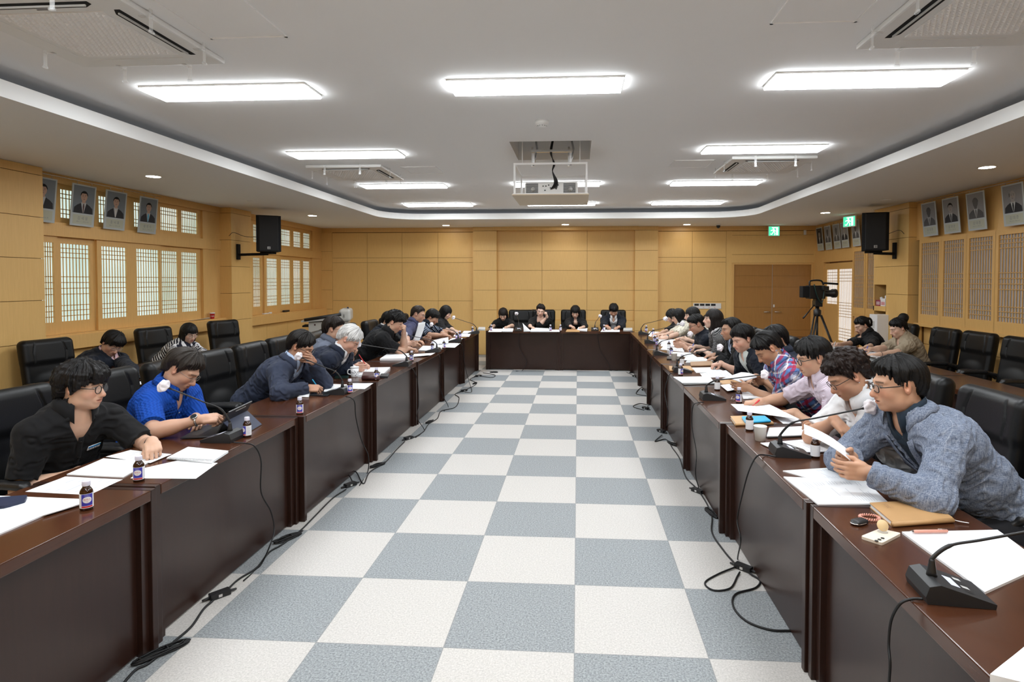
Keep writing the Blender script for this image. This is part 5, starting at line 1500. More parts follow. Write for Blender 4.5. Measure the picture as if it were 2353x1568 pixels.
# --- far table (they face the camera)
P_('far_reading', 'woman with long black hair in black at the window end of the far table', (-1.504, 11.860, 1.011), (-1.50, 12.22), 180, head=(0, 38, 0),
   hands={'R': ((-1.681, 11.550, 0.769), 10, -30, 'in', 'hold'), 'L': ((-1.37, 11.38, 0.79), 40, 5, 'down', 'pen')}, outfit=dict(kind='shirt', top='black', collar=False), female=True,
   hair=('long', (0.014, 0.010, 0.009), 0.9, 0.0, 0.20), res=0.006, edge=0.44, skin=(0.62, 0.41, 0.31), badge=(-0.07, -0.18, 0.06, 0.02, 'white', 14), group=BK)
P_('far_cheek', 'woman in a black V-necked top resting her cheek on her hand at the far table', (-0.749, 11.900, 1.082), (-0.75, 12.24), 180, head=(4, 16, 8),
   hands={'L': ((-0.617, 11.740, 1.021), 20, -70, 'in', 'fist', (-0.4, 0, -1)), 'R': ((-0.88, 11.38, 0.785), 40, 5, 'down', 'relax')}, outfit=dict(kind='shirt', top='black', collar=False, v=0.20, vw=0.06, sleeve='half', loose=0.008), female=True,
   hair=('tied', (0.014, 0.010, 0.009), 1.2, 0.0), res=0.006, edge=0.44, skin=(0.68, 0.45, 0.35), badge=(-0.06, -0.20, 0.06, 0.02, 'white', -4), watch=('L', 'band'), group=BK)
P_('far_bob', 'woman with a rounded black bob in a black shirt writing at the far table', (-0.047, 11.900, 1.059), (-0.05, 12.24), 180, head=(-4, 28, 0),
   hands={'R': ((-0.10, 11.36, 0.80), 40, 8, 'down', 'pen'), 'L': ((0.08, 11.38, 0.79), 40, 5, 'down', 'relax')}, outfit=dict(kind='shirt', top='black', v=0.10, vw=0.04, sleeve='long'), female=True,
   hair=('bob', BLK, 1.2, 0.0), res=0.006, edge=0.44, skin=(0.62, 0.40, 0.30), badge=(-0.08, -0.19, 0.06, 0.024, 'white', -6), group=BK)
P_('far_man', 'man in navy jacket and open white shirt at the far table, door end', (0.718, 11.880, 1.098), (0.73, 12.22), 180, head=(0, 34, 0),
   hands={'R': ((0.58, 11.36, 0.80), 30, 8, 'down', 'pen'), 'L': ((0.76, 11.38, 0.79), 35, 5, 'down', 'relax')}, outfit=dict(kind='jacket', top='dnavy', shirt='white', deep=0.48, vw=0.07),
   hair=('fringe', BLK, 0.9, 0.0), res=0.006, edge=0.44, skin=(0.50, 0.29, 0.20), badge=(-0.12, -0.16, 0.06, 0.02, 'white', 20), group=BK)

# --- screen-side front row (they face -X)
P_('blazer', 'man in a grey blue checked blazer reading from a sheet at the microphone', (1.470, 2.806, 1.209), (2.00, 2.86), 104, head=(-20, 8, 0),
   hands={'R': ((1.202, 2.750, 0.880), 18, -6, 'in', 'hold'), 'L': ((1.198, 2.626, 0.860), 14, -4, 'in', 'hold')}, outfit=dict(kind='jacket', top='melange', shirt='dsteel', deep=0.36, vw=0.06, amp=0.007),
   hair=('short', BLK, 1.1, 0.0), glasses=(M_frame, 0.0023, 'rect'), res=0.0032, edge=0.48, badge=(-0.075, -0.215, 0.062, 0.030, 'gold', -4), skin=(0.55, 0.31, 0.20), fat=1.2, group=RF)
P_('white_shirt', 'stocky man with curly hair in a white short-sleeved shirt, arms folded on the table', (1.470, 3.309, 1.171), (2.02, 3.40), 96, head=(-8, 34, 0),
   hands={'L': ((1.465, 3.683, 0.815), 20, 6, 'din', 'relax'), 'R': ((1.409, 3.223, 0.900), 105, 30, 'down', 'relax', (0.2, 0.6, -0.6))}, outfit=dict(kind='shirt', top='white', v=0.06, loose=0.006, point=0.05, gap=16, ch=0.022),
   hair=('part', (0.016, 0.009, 0.007), 1.35, 0.010), glasses=(M_frame, 0.0018, 'rect'), res=0.0036, edge=0.46, fat=1.25, watch=('L', 'steel'), skin=(0.50, 0.27, 0.17), group=RF)
P_('pink_shirt', 'man in a pale pink shirt and dark round glasses, reaching with a red pen', (1.620, 4.182, 1.156), (2.02, 4.10), 92, head=(0, 16, 0),
   hands={'R': ((1.267, 4.407, 0.790), -8, 8, 'down', 'pen'), 'L': ((1.449, 4.202, 0.765), 6, 4, 'down', 'flat')}, outfit=dict(kind='shirt', top='pinkst', v=0.07, vw=0.03, placket=9),
   hair=('part', BLK, 1.25, 0.002), glasses=(M_frame, 0.0026, 'round'), res=0.004, edge=0.46, skin=(0.56, 0.33, 0.22), group=RF)
P_('plaid_shirt', 'man in a red and blue plaid short-sleeved shirt holding papers low, head bowed', (1.520, 4.828, 1.144), (2.02, 4.78), 92, head=(0, 44, 0),
   hands={'L': ((1.342, 4.942, 0.810), 5, -4, 'in', 'hold'), 'R': ((1.575, 5.254, 0.810), 10, 0, 'in', 'hold')}, outfit=dict(kind='shirt', top='plaid', v=0.05, loose=0.004),
   hair=('short', BLK, 1.15, 0.0), res=0.0045, edge=0.46, skin=(0.46, 0.25, 0.15), group=RF)
P_('behind_plaid', 'dark-haired man in a navy shirt mostly hidden behind the man in plaid', (1.770, 5.407, 1.154), (2.08, 5.42), 92, head=(0, 20, 0),
   hands={'R': ((1.598, 5.594, 0.785), 10, 6, 'down', 'relax'), 'L': ((1.607, 5.450, 0.785), 10, 6, 'down', 'relax')}, outfit=dict(kind='shirt', top='navy', v=0.06, sleeve='half'),
   hair=('short', BLK, 1.1, 0.0), res=0.0055, edge=0.54, badge=(-0.1, -0.25, 0.05, 0.025, 'white', -20), group=RF)
P_('navy_blazer', 'smiling man in a navy blazer over a pale tee shirt, writing', (1.620, 5.921, 1.114), (2.02, 6.02), 100, head=(10, 20, 0),
   hands={'R': ((1.473, 6.409, 0.790), 10, 10, 'down', 'pen'), 'L': ((1.468, 5.676, 0.770), 35, 4, 'down', 'relax')}, outfit=dict(kind='jacket', top='dnavy', shirt='greyt', collar=False, deep=0.55, vw=0.085, lapel=0.25, sleeve='half'),
   hair=('part', BLK, 1.25, 0.0), res=0.0048, edge=0.46, fat=1.12, badge=(-0.13, -0.22, 0.07, 0.022, 'white', 6), watch=('L', 'black'), skin=(0.58, 0.34, 0.25), group=RF)
P_('pale_blue', 'man in a pale blue shirt and black jacket sitting upright beside the double door side', (1.740, 6.824, 1.135), (2.05, 6.82), 92, head=(0, 8, 0),
   hands={'R': ((1.589, 7.230, 0.780), 10, 6, 'down', 'relax'), 'L': ((1.586, 6.989, 0.780), 10, 6, 'down', 'relax')}, outfit=dict(kind='jacket', top='black', shirt='ltblue', deep=0.52, vw=0.075, lapel=0.6),
   hair=('short', BLK, 0.9, 0.0), res=0.0055, edge=0.5, skin=(0.46, 0.26, 0.17), group=RF)
P_('tweed_woman', 'woman with long black hair in a black and white tweed top with white collar', (1.700, 7.558, 1.207), (2.02, 7.56), 90, head=(4, 0, 0),
   hands={'R': ((1.496, 7.894, 0.810), 10, 6, 'down', 'pen'), 'L': ((1.554, 7.677, 0.790), 30, 5, 'down', 'relax')}, outfit=dict(kind='shirt', top='tweed', v=0.16, vw=0.035, ckey='white', band='white', ch=0.02), female=True,
   hair=('long', (0.012, 0.009, 0.008), 1.1, 0.0, 0.36), res=0.0052, edge=0.46, skin=(0.66, 0.44, 0.34), group=RF)
P_('sweater', 'man with glasses in a dark sweater bowed over his papers', (1.600, 8.087, 1.096), (2.02, 8.16), 92, head=(0, 24, 0),
   hands={'R': ((1.420, 8.532, 0.800), 10, 4, 'in', 'hold'), 'L': ((1.387, 8.188, 0.800), 10, 4, 'in', 'hold')}, outfit=dict(kind='shirt', top='dnavy', collar=False, sleeve='half'),
   hair=('short', BLK, 1.2, 0.0), glasses=(M_frame, 0.0018, 'rect'), res=0.0058, edge=0.46, skin=(0.50, 0.28, 0.19), group=RF)
P_('cream_hidden', 'woman in a cream blouse mostly hidden behind the man in the dark sweater', (1.740, 9.131, 1.165), (2.08, 9.12), 92, head=(0, 10, 0),
   hands={'R': ((1.572, 9.283, 0.790), 20, 5, 'down', 'relax'), 'L': ((1.587, 8.916, 0.800), 30, 5, 'in', 'relax')}, outfit=dict(kind='shirt', top='cream', v=0.05), female=True,
   hair=('bob', BLK, 0.9, 0.0), res=0.006, edge=0.54, skin=(0.62, 0.41, 0.31), group=RF)
P_('cream_shirt', 'woman with long black hair and glasses in a cream shirt with a black bow', (1.680, 10.023, 1.092), (2.04, 9.95), 92, head=(0, 22, 0),
   hands={'R': ((1.327, 9.595, 0.800), 15, 5, 'din', 'pen'), 'L': ((1.335, 9.407, 0.790), 15, 5, 'din', 'relax')}, outfit=dict(kind='shirt', top='cream', v=0.05, loose=0.008, ckey='white'), female=True,
   hair=('bob', BLK, 1.1, 0.0), glasses=(M_frame, 0.0016, 'rect'), res=0.0058, edge=0.46, watch=('L', 'black'), skin=(0.64, 0.42, 0.32), group=RF)
P_('far_black', 'woman with a black bob in black at the far end of the screen-side tables', (1.700, 10.791, 1.053), (2.04, 10.75), 92, head=(0, 34, 0),
   hands={'R': ((1.305, 10.015, 0.790), 10, 5, 'down', 'relax'), 'L': ((1.356, 9.859, 0.790), 20, 5, 'down', 'relax')}, outfit=dict(kind='shirt', top='black', collar=False), female=True,
   hair=('bob', BLK, 1.0, 0.0), res=0.0062, edge=0.46, skin=(0.60, 0.38, 0.28), group=RF)

# --- screen-side back row
P_('scrunchie_woman', 'woman in black with a grey scrunchie, writing in the back row beside the water dispenser', (4.120, 8.844, 1.041), (4.38, 8.86), 92, head=(0, 28, 0),
   hands={'R': ((3.481, 8.263, 0.820), 5, 0, 'din', 'pen'), 'L': ((3.666, 8.015, 0.785), 30, 5, 'down', 'relax')}, outfit=dict(kind='shirt', top='black', v=0.06), female=True,
   hair=('tail', BLK, 1.0, 0.0), res=0.006, edge=0.46, skin=(0.58, 0.37, 0.27), badge=(-0.08, -0.2, 0.05, 0.02, 'white', -30), group='people in the back rows')
P_('beige_woman', 'woman in a beige blouse with a black hair bun, writing in the back row', (4.120, 7.876, 1.080), (4.40, 7.95), 92, head=(0, 24, 0),
   hands={'R': ((3.695, 7.839, 0.800), 5, 4, 'down', 'pen'), 'L': ((3.660, 7.542, 0.775), 10, 4, 'down', 'flat')}, outfit=dict(kind='shirt', top='beige', v=0.10, vw=0.03, collar=False, loose=0.006), female=True,
   hair=('bun', BLK, 1.2, 0.0), res=0.0055, edge=0.46, fat=1.1, watch=('L', 'band'), skin=(0.60, 0.39, 0.29), group='people in the back rows')

# --- chairs: one under every sitter, and the empty ones
CH = 'black leather office chairs'
for key, x, y, rz, lab in (
    ('black_shirt', -2.93, 3.10, -1.62, 'black leather office chair of the young man in the black shirt'), ('blue_polo', -2.93, 3.80, -1.57, 'black leather office chair of the man in the blue polo'),
    (None, -2.92, 4.42, -1.45, 'empty black leather chair between the blue polo and the slate suit'), ('slate_suit', -2.94, 4.98, -1.60, 'black leather office chair of the man in the slate suit'),
    ('white_hair', -2.95, 5.62, -1.57, 'black leather office chair of the white-haired man'), ('grey_shirt', -2.96, 6.24, -1.57, 'black leather office chair of the man in the grey shirt'),
    (None, -2.86, 6.92, -1.40, 'empty black leather chair before the man in the black polo'), ('black_polo', -2.93, 7.46, -1.57, 'black leather office chair of the man in the black polo'),
    ('hidden_man', -3.00, 8.22, -1.57, 'black leather office chair of the hidden dark-haired man'), ('indigo_polo', -2.93, 8.95, -1.57, 'black leather office chair of the man in the indigo polo'),
    ('striped_polo', -2.95, 9.82, -1.57, 'black leather office chair of the man in the striped polo'), ('bob_black', -2.95, 10.70, -1.57, 'black leather office chair of the woman with the bob, far window-side seat'),
    (None, -5.36, 4.35, -1.62, 'empty black leather back row chair cut off by the picture edge, one armrest showing'), ('dark_suit', -5.28, 5.78, -1.72, 'wide black leather back row chair of the man in the black suit'),
    ('striped_woman', -5.28, 7.35, -1.72, 'black leather back row chair of the woman in stripes'), (None, -5.20, 8.70, -1.85, 'empty black leather back row chair in front of the pier with the speaker'),
    ('far_reading', -1.19, 12.14, PI, 'black leather chair at the window end of the far table'), ('far_cheek', -0.74, 12.26, PI, 'black leather chair of the woman resting her cheek'),
    ('far_bob', -0.09, 12.26, PI, 'black leather chair of the woman with the rounded bob'), ('far_man', 0.75, 12.26, PI, 'black leather chair of the man at the door end of the far table'),
    ('blazer', 2.10, 2.98, 1.50, 'black leather office chair behind the man in the grey blazer'), (None, 2.22, 2.30, 1.45, 'empty black leather chair nearest the camera on the screen side'),
    ('white_shirt', 2.05, 3.44, 1.57, 'black leather office chair of the man in the white shirt'), ('pink_shirt', 2.05, 4.12, 1.57, 'black leather office chair of the man in the pink striped shirt'),
    ('plaid_shirt', 2.06, 4.80, 1.57, 'black leather office chair of the man in plaid'), ('behind_plaid', 2.14, 5.44, 1.57, 'black leather office chair of the man hidden behind the plaid shirt'),
    ('navy_blazer', 2.05, 6.08, 1.62, 'black leather office chair of the man in the navy blazer'), ('pale_blue', 2.08, 6.82, 1.57, 'black leather office chair of the man in the pale blue shirt'),
    ('tweed_woman', 2.05, 7.56, 1.57, 'black leather office chair of the woman in tweed'), ('sweater', 2.05, 8.18, 1.57, 'black leather office chair of the man in the dark sweater'),
    ('cream_hidden', 2.12, 9.12, 1.57, 'black leather office chair of the hidden woman in cream'), ('cream_shirt', 2.07, 9.95, 1.57, 'black leather office chair of the woman with the black bow'),
    ('far_black', 2.07, 10.75, 1.57, 'black leather office chair at the far end of the screen-side tables'),
    ('scrunchie_woman', 4.50, 8.92, 1.57, 'black leather back row chair of the woman with the scrunchie'), ('beige_woman', 4.52, 8.02, 1.57, 'black leather back row chair of the woman in beige'),
    (None, 4.56, 7.42, 1.60, 'empty black leather back row chair next to the woman in beige'),
    (None, 4.56, 6.72, 1.60, 'empty black leather back row chair standing apart, nearest the picture edge')):
    chair(x, y, rz, lab, CH)

# ================================================================ THINGS ON THE TABLES
ZT = 0.7405
def ccw(p):
    a = sum(p[i][0]*p[(i+1) % len(p)][1] - p[(i+1) % len(p)][0]*p[i][1] for i in range(len(p)))
    return list(p) if a > 0 else list(p)[::-1]
def rounded(p, r=0.006):
    out = []
    n = len(p)
    for i in range(n):
        a, b_, c = [Vector(q[:2]) for q in (p[i-1], p[i], p[(i+1) % n])]
        d1, d2 = (a - b_), (c - b_); k = min(r, d1.length*0.3, d2.length*0.3)
        u, v = b_ + d1.normalized()*k, b_ + d2.normalized()*k
        for t in (0, 0.5, 1): q = u*(1-t)**2 + b_*2*t*(1-t) + v*t*t; out.append((q.x, q.y))
    return out
def centred(pts):
    c = (sum(p[0] for p in pts)/len(pts), sum(p[1] for p in pts)/len(pts)); return c, [(p[0]-c[0], p[1]-c[1]) for p in pts]
def paper(pts, label, z=ZT, th=0.0008, lines=0, group='papers on the tables', lift=0.0, name='paper_sheet', mat=None, cat='paper'):
    """sheet or stack lying flat; the outline is its real shape on the table; lift curls the first corner up"""
    c, q = centred(pts); q = ccw(q)
    t = empty(name, (c[0], c[1], z), 0, label, cat, group)
    n = len(q); m = MB()
    if n == 4:
        N_ = 8; v = []; P4 = [Vector((*p, 0)) for p in q]
        def at_(a, b_): 
            p = (P4[0]*(1-a) + P4[1]*a)*(1-b_) + (P4[3]*(1-a) + P4[2]*a)*b_
            w_ = (max(0, 1 - a*1.6 - b_*0.6))**2
            p.z = lift*w_ + 0.0006*math.sin(5*a + 3*b_ + n); return p
        g = [[at_(i/N_, j/N_) for j in range(N_+1)] for i in range(N_+1)]
        v = [p for r in g for p in r]; k = len(v); W = N_ + 1
        f = []
        for i in range(N_):
            for j in range(N_):
                a = (i*W+j, (i+1)*W+j, (i+1)*W+j+1, i*W+j+1); f.append(tuple(x + k for x in a)); f.append(a[::-1])
        rim = [i*W for i in range(W)] + [N_*W+j for j in range(1, W)] + [i*W+N_ for i in range(N_-1, -1, -1)] + [j for j in range(N_-1, 0, -1)]
        for a, b_ in zip(rim, rim[1:] + rim[:1]): f.append((a, b_, b_+k, a+k))
        m.add(v + [p + Vector((0, 0, th)) for p in v], f)
    else: m.prism(q, 0, th)
    m.build('sheet', mat or M_paper, t)
    if lines and n == 4:
        m = MB()
        lines = int(lines*1.8)
        for k in range(lines):
            b0 = 0.12 + 0.76*k/lines; b1 = b0 + 0.14/lines
            e = 0.88 - 0.3*((k*7) % 5 == 4)
            m.add([at_(0.10, b0) + Vector((0, 0, th + 0.0004)), at_(e, b0) + Vector((0, 0, th + 0.0004)), at_(e, b1) + Vector((0, 0, th + 0.0004)), at_(0.10, b1) + Vector((0, 0, th + 0.0004))], [(0, 1, 2, 3)])
        m.build('printed_text', M_inkl, t)
    return t
M_inkl = pr('faint_print', (0.50, 0.52, 0.58), 0.9)
def notebook(pts, label, th=0.016, cover=None, z=ZT, group=None, name='notebook', cat='notebook'):
    c, q = centred(pts); q = ccw(q); cover = cover or M_kraft
    t = empty(name, (c[0], c[1], z), 0, label, cat, group)
    MB().prism(rounded(q), 0, 0.0022).build('back_cover', cover, t)
    MB().prism([(p[0]*0.965, p[1]*0.965) for p in q], 0.0022, th - 0.0022).build('page_block', M_paper, t)
    MB().prism(rounded(q), th - 0.0022, th).build('front_cover', cover, t)
    # spine along the last edge
    a, b_ = Vector((*q[0], 0)), Vector((*q[3], 0)); o = (a + b_).normalized()*0.001
    MB().tube([a*0.99 + o + Vector((0, 0, th/2)), b_*0.99 + o + Vector((0, 0, th/2))], th/2, 8).build('spine', cover, t)
    return t
def slab(pts, label, th, mat, z=ZT, name='phone', cat='phone', group=None, screen=None):
    c, q = centred(pts); q = ccw(q)
    t = empty(name, (c[0], c[1], z), 0, label, cat, group)
    MB().prism(rounded(q, 0.009), 0, th).build('case', mat, t)
    if screen: MB().prism(rounded([(p[0]*0.93, p[1]*0.93) for p in q], 0.007), th, th + 0.0005).build('screen', screen, t)
    return t
def pen(a, b_, label, mat, r=0.0045, clip=None):
    a, b_ = Vector(a), Vector(b_); d = (b_ - a)
    t = empty('pen', a, 0, label, 'pen', 'pens')
    MB().tube([d*0.10, d*0.16, d*0.98, d], [r*0.8, r, r, r*0.7], 10).build('barrel', mat, t)
    MB().tube([d*0.0, d*0.03, d*0.10], [0.0006, 0.0016, r*0.8], 10).build('tip', clip or M_chrome, t)
    MB().tube([d*0.74 + Vector((0, 0, r*1.2)), d*0.97 + Vector((0, 0, r*1.2))], 0.0013, 6).build('clip', clip or M_chrome, t)
    return t

# --- text turned into mesh
def text_mb(txt, size, align='CENTER'):
    cu = bpy.data.curves.new('txt', 'FONT'); cu.body = txt; cu.size = size; cu.align_x = align; cu.align_y = 'CENTER'; cu.resolution_u = 3
    o = bpy.data.objects.new('txt', cu); COL.objects.link(o)
    dg = bpy.context.evaluated_depsgraph_get(); dg.update()
    me = bpy.data.meshes.new_from_object(o.evaluated_get(dg))
    m = MB(); m.add([v.co[:] for v in me.vertices], [list(p.vertices) for p in me.polygons])
    bpy.data.objects.remove(o); bpy.data.curves.remove(cu); bpy.data.meshes.remove(me)
    return m

# --- tonic bottles
def bottle_proto():
    t = empty('tonic_bottle')
    MB().lathe([(0.0215, 0), (0.0235, 0.003), (0.0235, 0.072), (0.022, 0.080), (0.0155, 0.091), (0.0125, 0.096), (0.0125, 0.101)], 28).build('glass_body', M_amber, t)
    MB().lathe([(0.0145, 0.0985), (0.0150, 0.1005), (0.0150, 0.117), (0.0140, 0.1195)], 24).build('screw_cap', M_cap, t)
    R_ = 0.0238
    def strip(a0, a1, z0, z1, r, n=None):
        n = n or max(2, int((a1 - a0)/0.16)); m = MB(); v = []
        for i in range(n+1):
            a = a0 + (a1-a0)*i/n; v += [(r*math.cos(a), r*math.sin(a), z0), (r*math.cos(a), r*math.sin(a), z1)]
        return m.add(v, [(2*i, 2*i+2, 2*i+3, 2*i+1) for i in range(n)], 0, True)
    lb = strip(0, 2*PI, 0.011, 0.070, R_, 36).build('label', M_lblw, t)
    strip(-0.85, 0.85, 0.021, 0.0685, R_ + 0.0002).build('blue_panel', M_lblb, lb)
    strip(-0.85, 0.85, 0.0135, 0.0195, R_ + 0.0002).build('red_band', M_red, lb)
    m = MB(); r = R_ + 0.0005; n_ = 40; v = []
    for k in range(n_ + 1):
        a = -0.66 + 1.32*k/n_; hz = 0.0138*math.sqrt(max(0.0, 1 - (a/0.66)**2))*(0.93 + 0.07*math.cos(k*PI)) + 0.0002; v += [(r*math.cos(a), r*math.sin(a), 0.0450 - hz), (r*math.cos(a), r*math.sin(a), 0.0450 + hz)]
    m.add(v, [(2*k, 2*k+2, 2*k+3, 2*k+1) for k in range(n_)], 0, True); m.build('white_burst', M_lblw, lb)
    def wrap(m, zc, r): m.v = [(r*math.cos(x/r), r*math.sin(x/r), zc + y) for x, y, _ in m.v]; return m
    wrap(text_mb('박카스', 0.0095), 0.0455, R_ + 0.0009).build('brand_lettering', M_red, lb)
    wrap(text_mb('D', 0.006), 0.0375, R_ + 0.0009).build('letter', M_red, lb)
    wrap(text_mb('DONG-A', 0.0042), 0.063, R_ + 0.0006).build('small_lettering', M_lblw, lb)
    m = MB()
    for k in range(7): m.add(strip(1.2, 2.1 if k % 3 else 1.8, 0.022 + 0.0062*k, 0.0238 + 0.0062*k, R_ + 0.0003).v, strip(1.2, 2.1, 0, 1, 1).f, 0, True) if k % 3 else m.add(strip(1.2, 2.1, 0.022 + 0.0062*k, 0.0238 + 0.0062*k, R_ + 0.0003).v, strip(1.2, 2.1, 0, 1, 1).f, 0, True)
    m.build('small_print', M_inkl, lb)
    return t
bp_ = bottle_proto(); GB = 'brown tonic bottles on the tables'
BOT = [((-2.021, 2.289, 0.740), -0.75, 'by the open booklet at the very near window-side end'), ((-2.061, 2.632, 0.740), -1.15, 'between the loose sheets of the man in the black shirt'),
       ((-1.994, 3.430, 0.740), -2.2, 'behind the tablet stand of the man in the blue polo'), ((-1.961, 4.040, 0.740), -1.15, 'standing alone before the empty chairs, window side'),
       ((-1.906, 4.822, 0.740), -1.05, 'behind the microphone of the man in the slate suit'), ((-1.905, 5.474, 0.740), -1.0, 'in front of the maroon book'),
       ((-1.946, 6.811, 0.740), -1.7, 'next to the stack of papers before the black polo'), ((-1.955, 7.851, 0.740), -2.2, 'half hidden behind the microphone of the black polo'),
       ((-1.860, 8.115, 0.740), -0.5, 'by the slanting sheet before the indigo polo'), ((-1.935, 9.616, 0.740), -1.2, 'before the striped polo, standing nearer the aisle'),
       ((-1.941, 9.398, 0.740), -1.6, 'behind the gooseneck before the striped polo'), ((-1.885, 10.511, 0.740), -2.3, 'beside the last microphone of the window side'),
       ((-1.617, 10.991, 0.740), -1.9, 'at the window end of the far table'), ((-0.508, 11.072, 0.740), -1.2, 'beside the woman resting her cheek'),
       ((-0.320, 11.086, 0.740), -2.6, 'beside the woman with the rounded bob'), ((0.497, 11.146, 0.740), -2.6, 'before the man in the navy jacket at the far table'),
       ((1.268, 11.013, 0.740), -2.2, 'behind the farthest microphone of the screen side'), ((1.308, 10.318, 0.740), -2.8, 'before the far woman in black'),
       ((1.172, 9.085, 0.740), -1.4, 'beside the microphone of the woman with the bow, farther of two'), ((1.155, 8.661, 0.740), -2.4, 'beside the microphone of the woman with the bow, nearer of two'),
       ((1.258, 8.232, 0.740), 0.9, 'among the papers of the man in the dark sweater'), ((1.183, 7.559, 0.740), -1.5, 'by the paper cup, before the woman in tweed'),
       ((1.171, 6.705, 0.740), 1.0, 'behind the tan notebook, before the pale blue shirt'), ((1.029, 5.961, 0.740), -0.9, 'in front of the microphone on the tan notebook'),
       ((1.206, 5.174, 0.740), 1.2, 'white side showing, behind the near microphone of the plaid shirt'), ((1.250, 4.647, 0.740), -2.35, 'beside the red pen of the man in pink'),
       ((1.084, 3.783, 0.740), 1.1, 'in front of the blue and tan notebooks'), ((1.270, 3.226, 0.740), 1.2, 'behind the held sheet of the man in the blazer')]
for k, (p, rz, l) in enumerate(BOT):
    lab = 'brown tonic bottle ' + l
    if k == 0: bp_.location = (p[0], p[1], ZT); bp_.rotation_euler = (0, 0, rz); tag(bp_, lab, 'bottle', GB)
    else: dup(bp_, (p[0], p[1], ZT), rz, lab, GB)

# --- gooseneck microphones
def microphone(p, rz, tip, label, cover=True, stem=0.10):
    """console base on the table, local +Y towards the speaker; tip = world point of the head"""
    t = empty('gooseneck_microphone', (p[0], p[1], ZT), rz, label, 'microphone', 'conference microphones')
    w = 0.068
    prof = [(-0.085, 0.0), (0.095, 0.0), (0.098, 0.014), (-0.050, 0.058), (-0.080, 0.050), (-0.090, 0.020)]
    v = []; 
    for x, s in ((-w, 1.0), (-w*0.985, 1.02), (w*0.985, 1.02), (w, 1.0)): v += [(x, y, z*s if z > 0.03 else z) for y, z in prof]
    n = len(prof); f = [tuple(range(n))[::-1], tuple(3*n + i for i in range(n))]
    for r in range(3): f += [(r*n+i, r*n+(i+1) % n, (r+1)*n+(i+1) % n, (r+1)*n+i) for i in range(n)]
    m = MB().add(v, f); o = m.build('console_base', M_dgrey, t)
    o.data.flip_normals() if False else None
    sl = lambda y: 0.058 - (y + 0.050)*0.044/0.148
    for k, x in enumerate((-0.045, -0.02, 0.005, 0.03)):
        MB().add([(x, 0.03, sl(0.03) + 0.0012), (x + 0.016, 0.03, sl(0.03) + 0.0012), (x + 0.016, 0.05, sl(0.05) + 0.0012), (x, 0.05, sl(0.05) + 0.0012)], [(0, 1, 2, 3)]).build('button', M_gray if k % 2 == 0 else M_black, t)
    MB().add([(-0.03, -0.005, sl(-0.005) + 0.001), (0.03, -0.005, sl(-0.005) + 0.001), (0.03, 0.02, sl(0.02) + 0.001), (-0.03, 0.02, sl(0.02) + 0.001)], [(0, 1, 2, 3)]).build('display', M_lcd, t)
    root = Vector((0.0, -0.045, 0.056))
    MB().lathe([(0.015, 0), (0.013, 0.012), (0.008, 0.045), (0.0065, 0.05)], 16, root).build('neck_socket', M_black, t)
    inv = (Matrix.Translation((p[0], p[1], ZT)) @ Matrix.Rotation(rz, 4, 'Z')).inverted()
    T = inv @ Vector(tip); a = root + Vector((0, 0, 0.05)); d = T - a
    bend = a + Vector((d.x*0.16, d.y*0.16, max(0.045, d.z*0.36)))
    pts = bez([root + Vector((0, 0, 0.02)), a, bend, bend + (T - bend)*0.33, bend + (T - bend)*0.66, T], 7)
    MB().tube(pts, [0.0062 if i < 15 else 0.0042 for i in range(len(pts))], 10).build('gooseneck', M_black, t)
    dr = (T - bend).normalized()
    M = Matrix.Translation(T) @ dr.to_track_quat('Z', 'Y').to_matrix().to_4x4()
    MB().lathe([(0.0045, -0.02), (0.0075, -0.002), (0.0095, 0.01), (0.0095, 0.035), (0.006, 0.042)], 14).xf(M).build('mic_capsule', M_black, t)
    if cover:
        rr = random.Random(len(label)); v, f = [], []
        nu, nv_ = 40, 20
        for i in range(nv_ + 1):
            ph = PI*i/nv_
            for j in range(nu):
                th = 2*PI*j/nu; r = (0.034 + 0.004*math.sin(3*th + i*0.5) + 0.003*math.sin(7*th)) * math.sin(ph)**0.7
                v.append((r*math.cos(th), r*math.sin(th), 0.024 - 0.028*math.cos(ph)*(0.9 + 0.1*math.sin(2*th))))
        for i in range(nv_):
            for j in range(nu): f.append((i*nu+j, i*nu+(j+1) % nu, (i+1)*nu+(j+1) % nu, (i+1)*nu+j))
        MB().add(v, f, 0, True).xf(M).build('hygiene_cover', M_foam, t)
    return t
WS, SS = PI/2, -PI/2
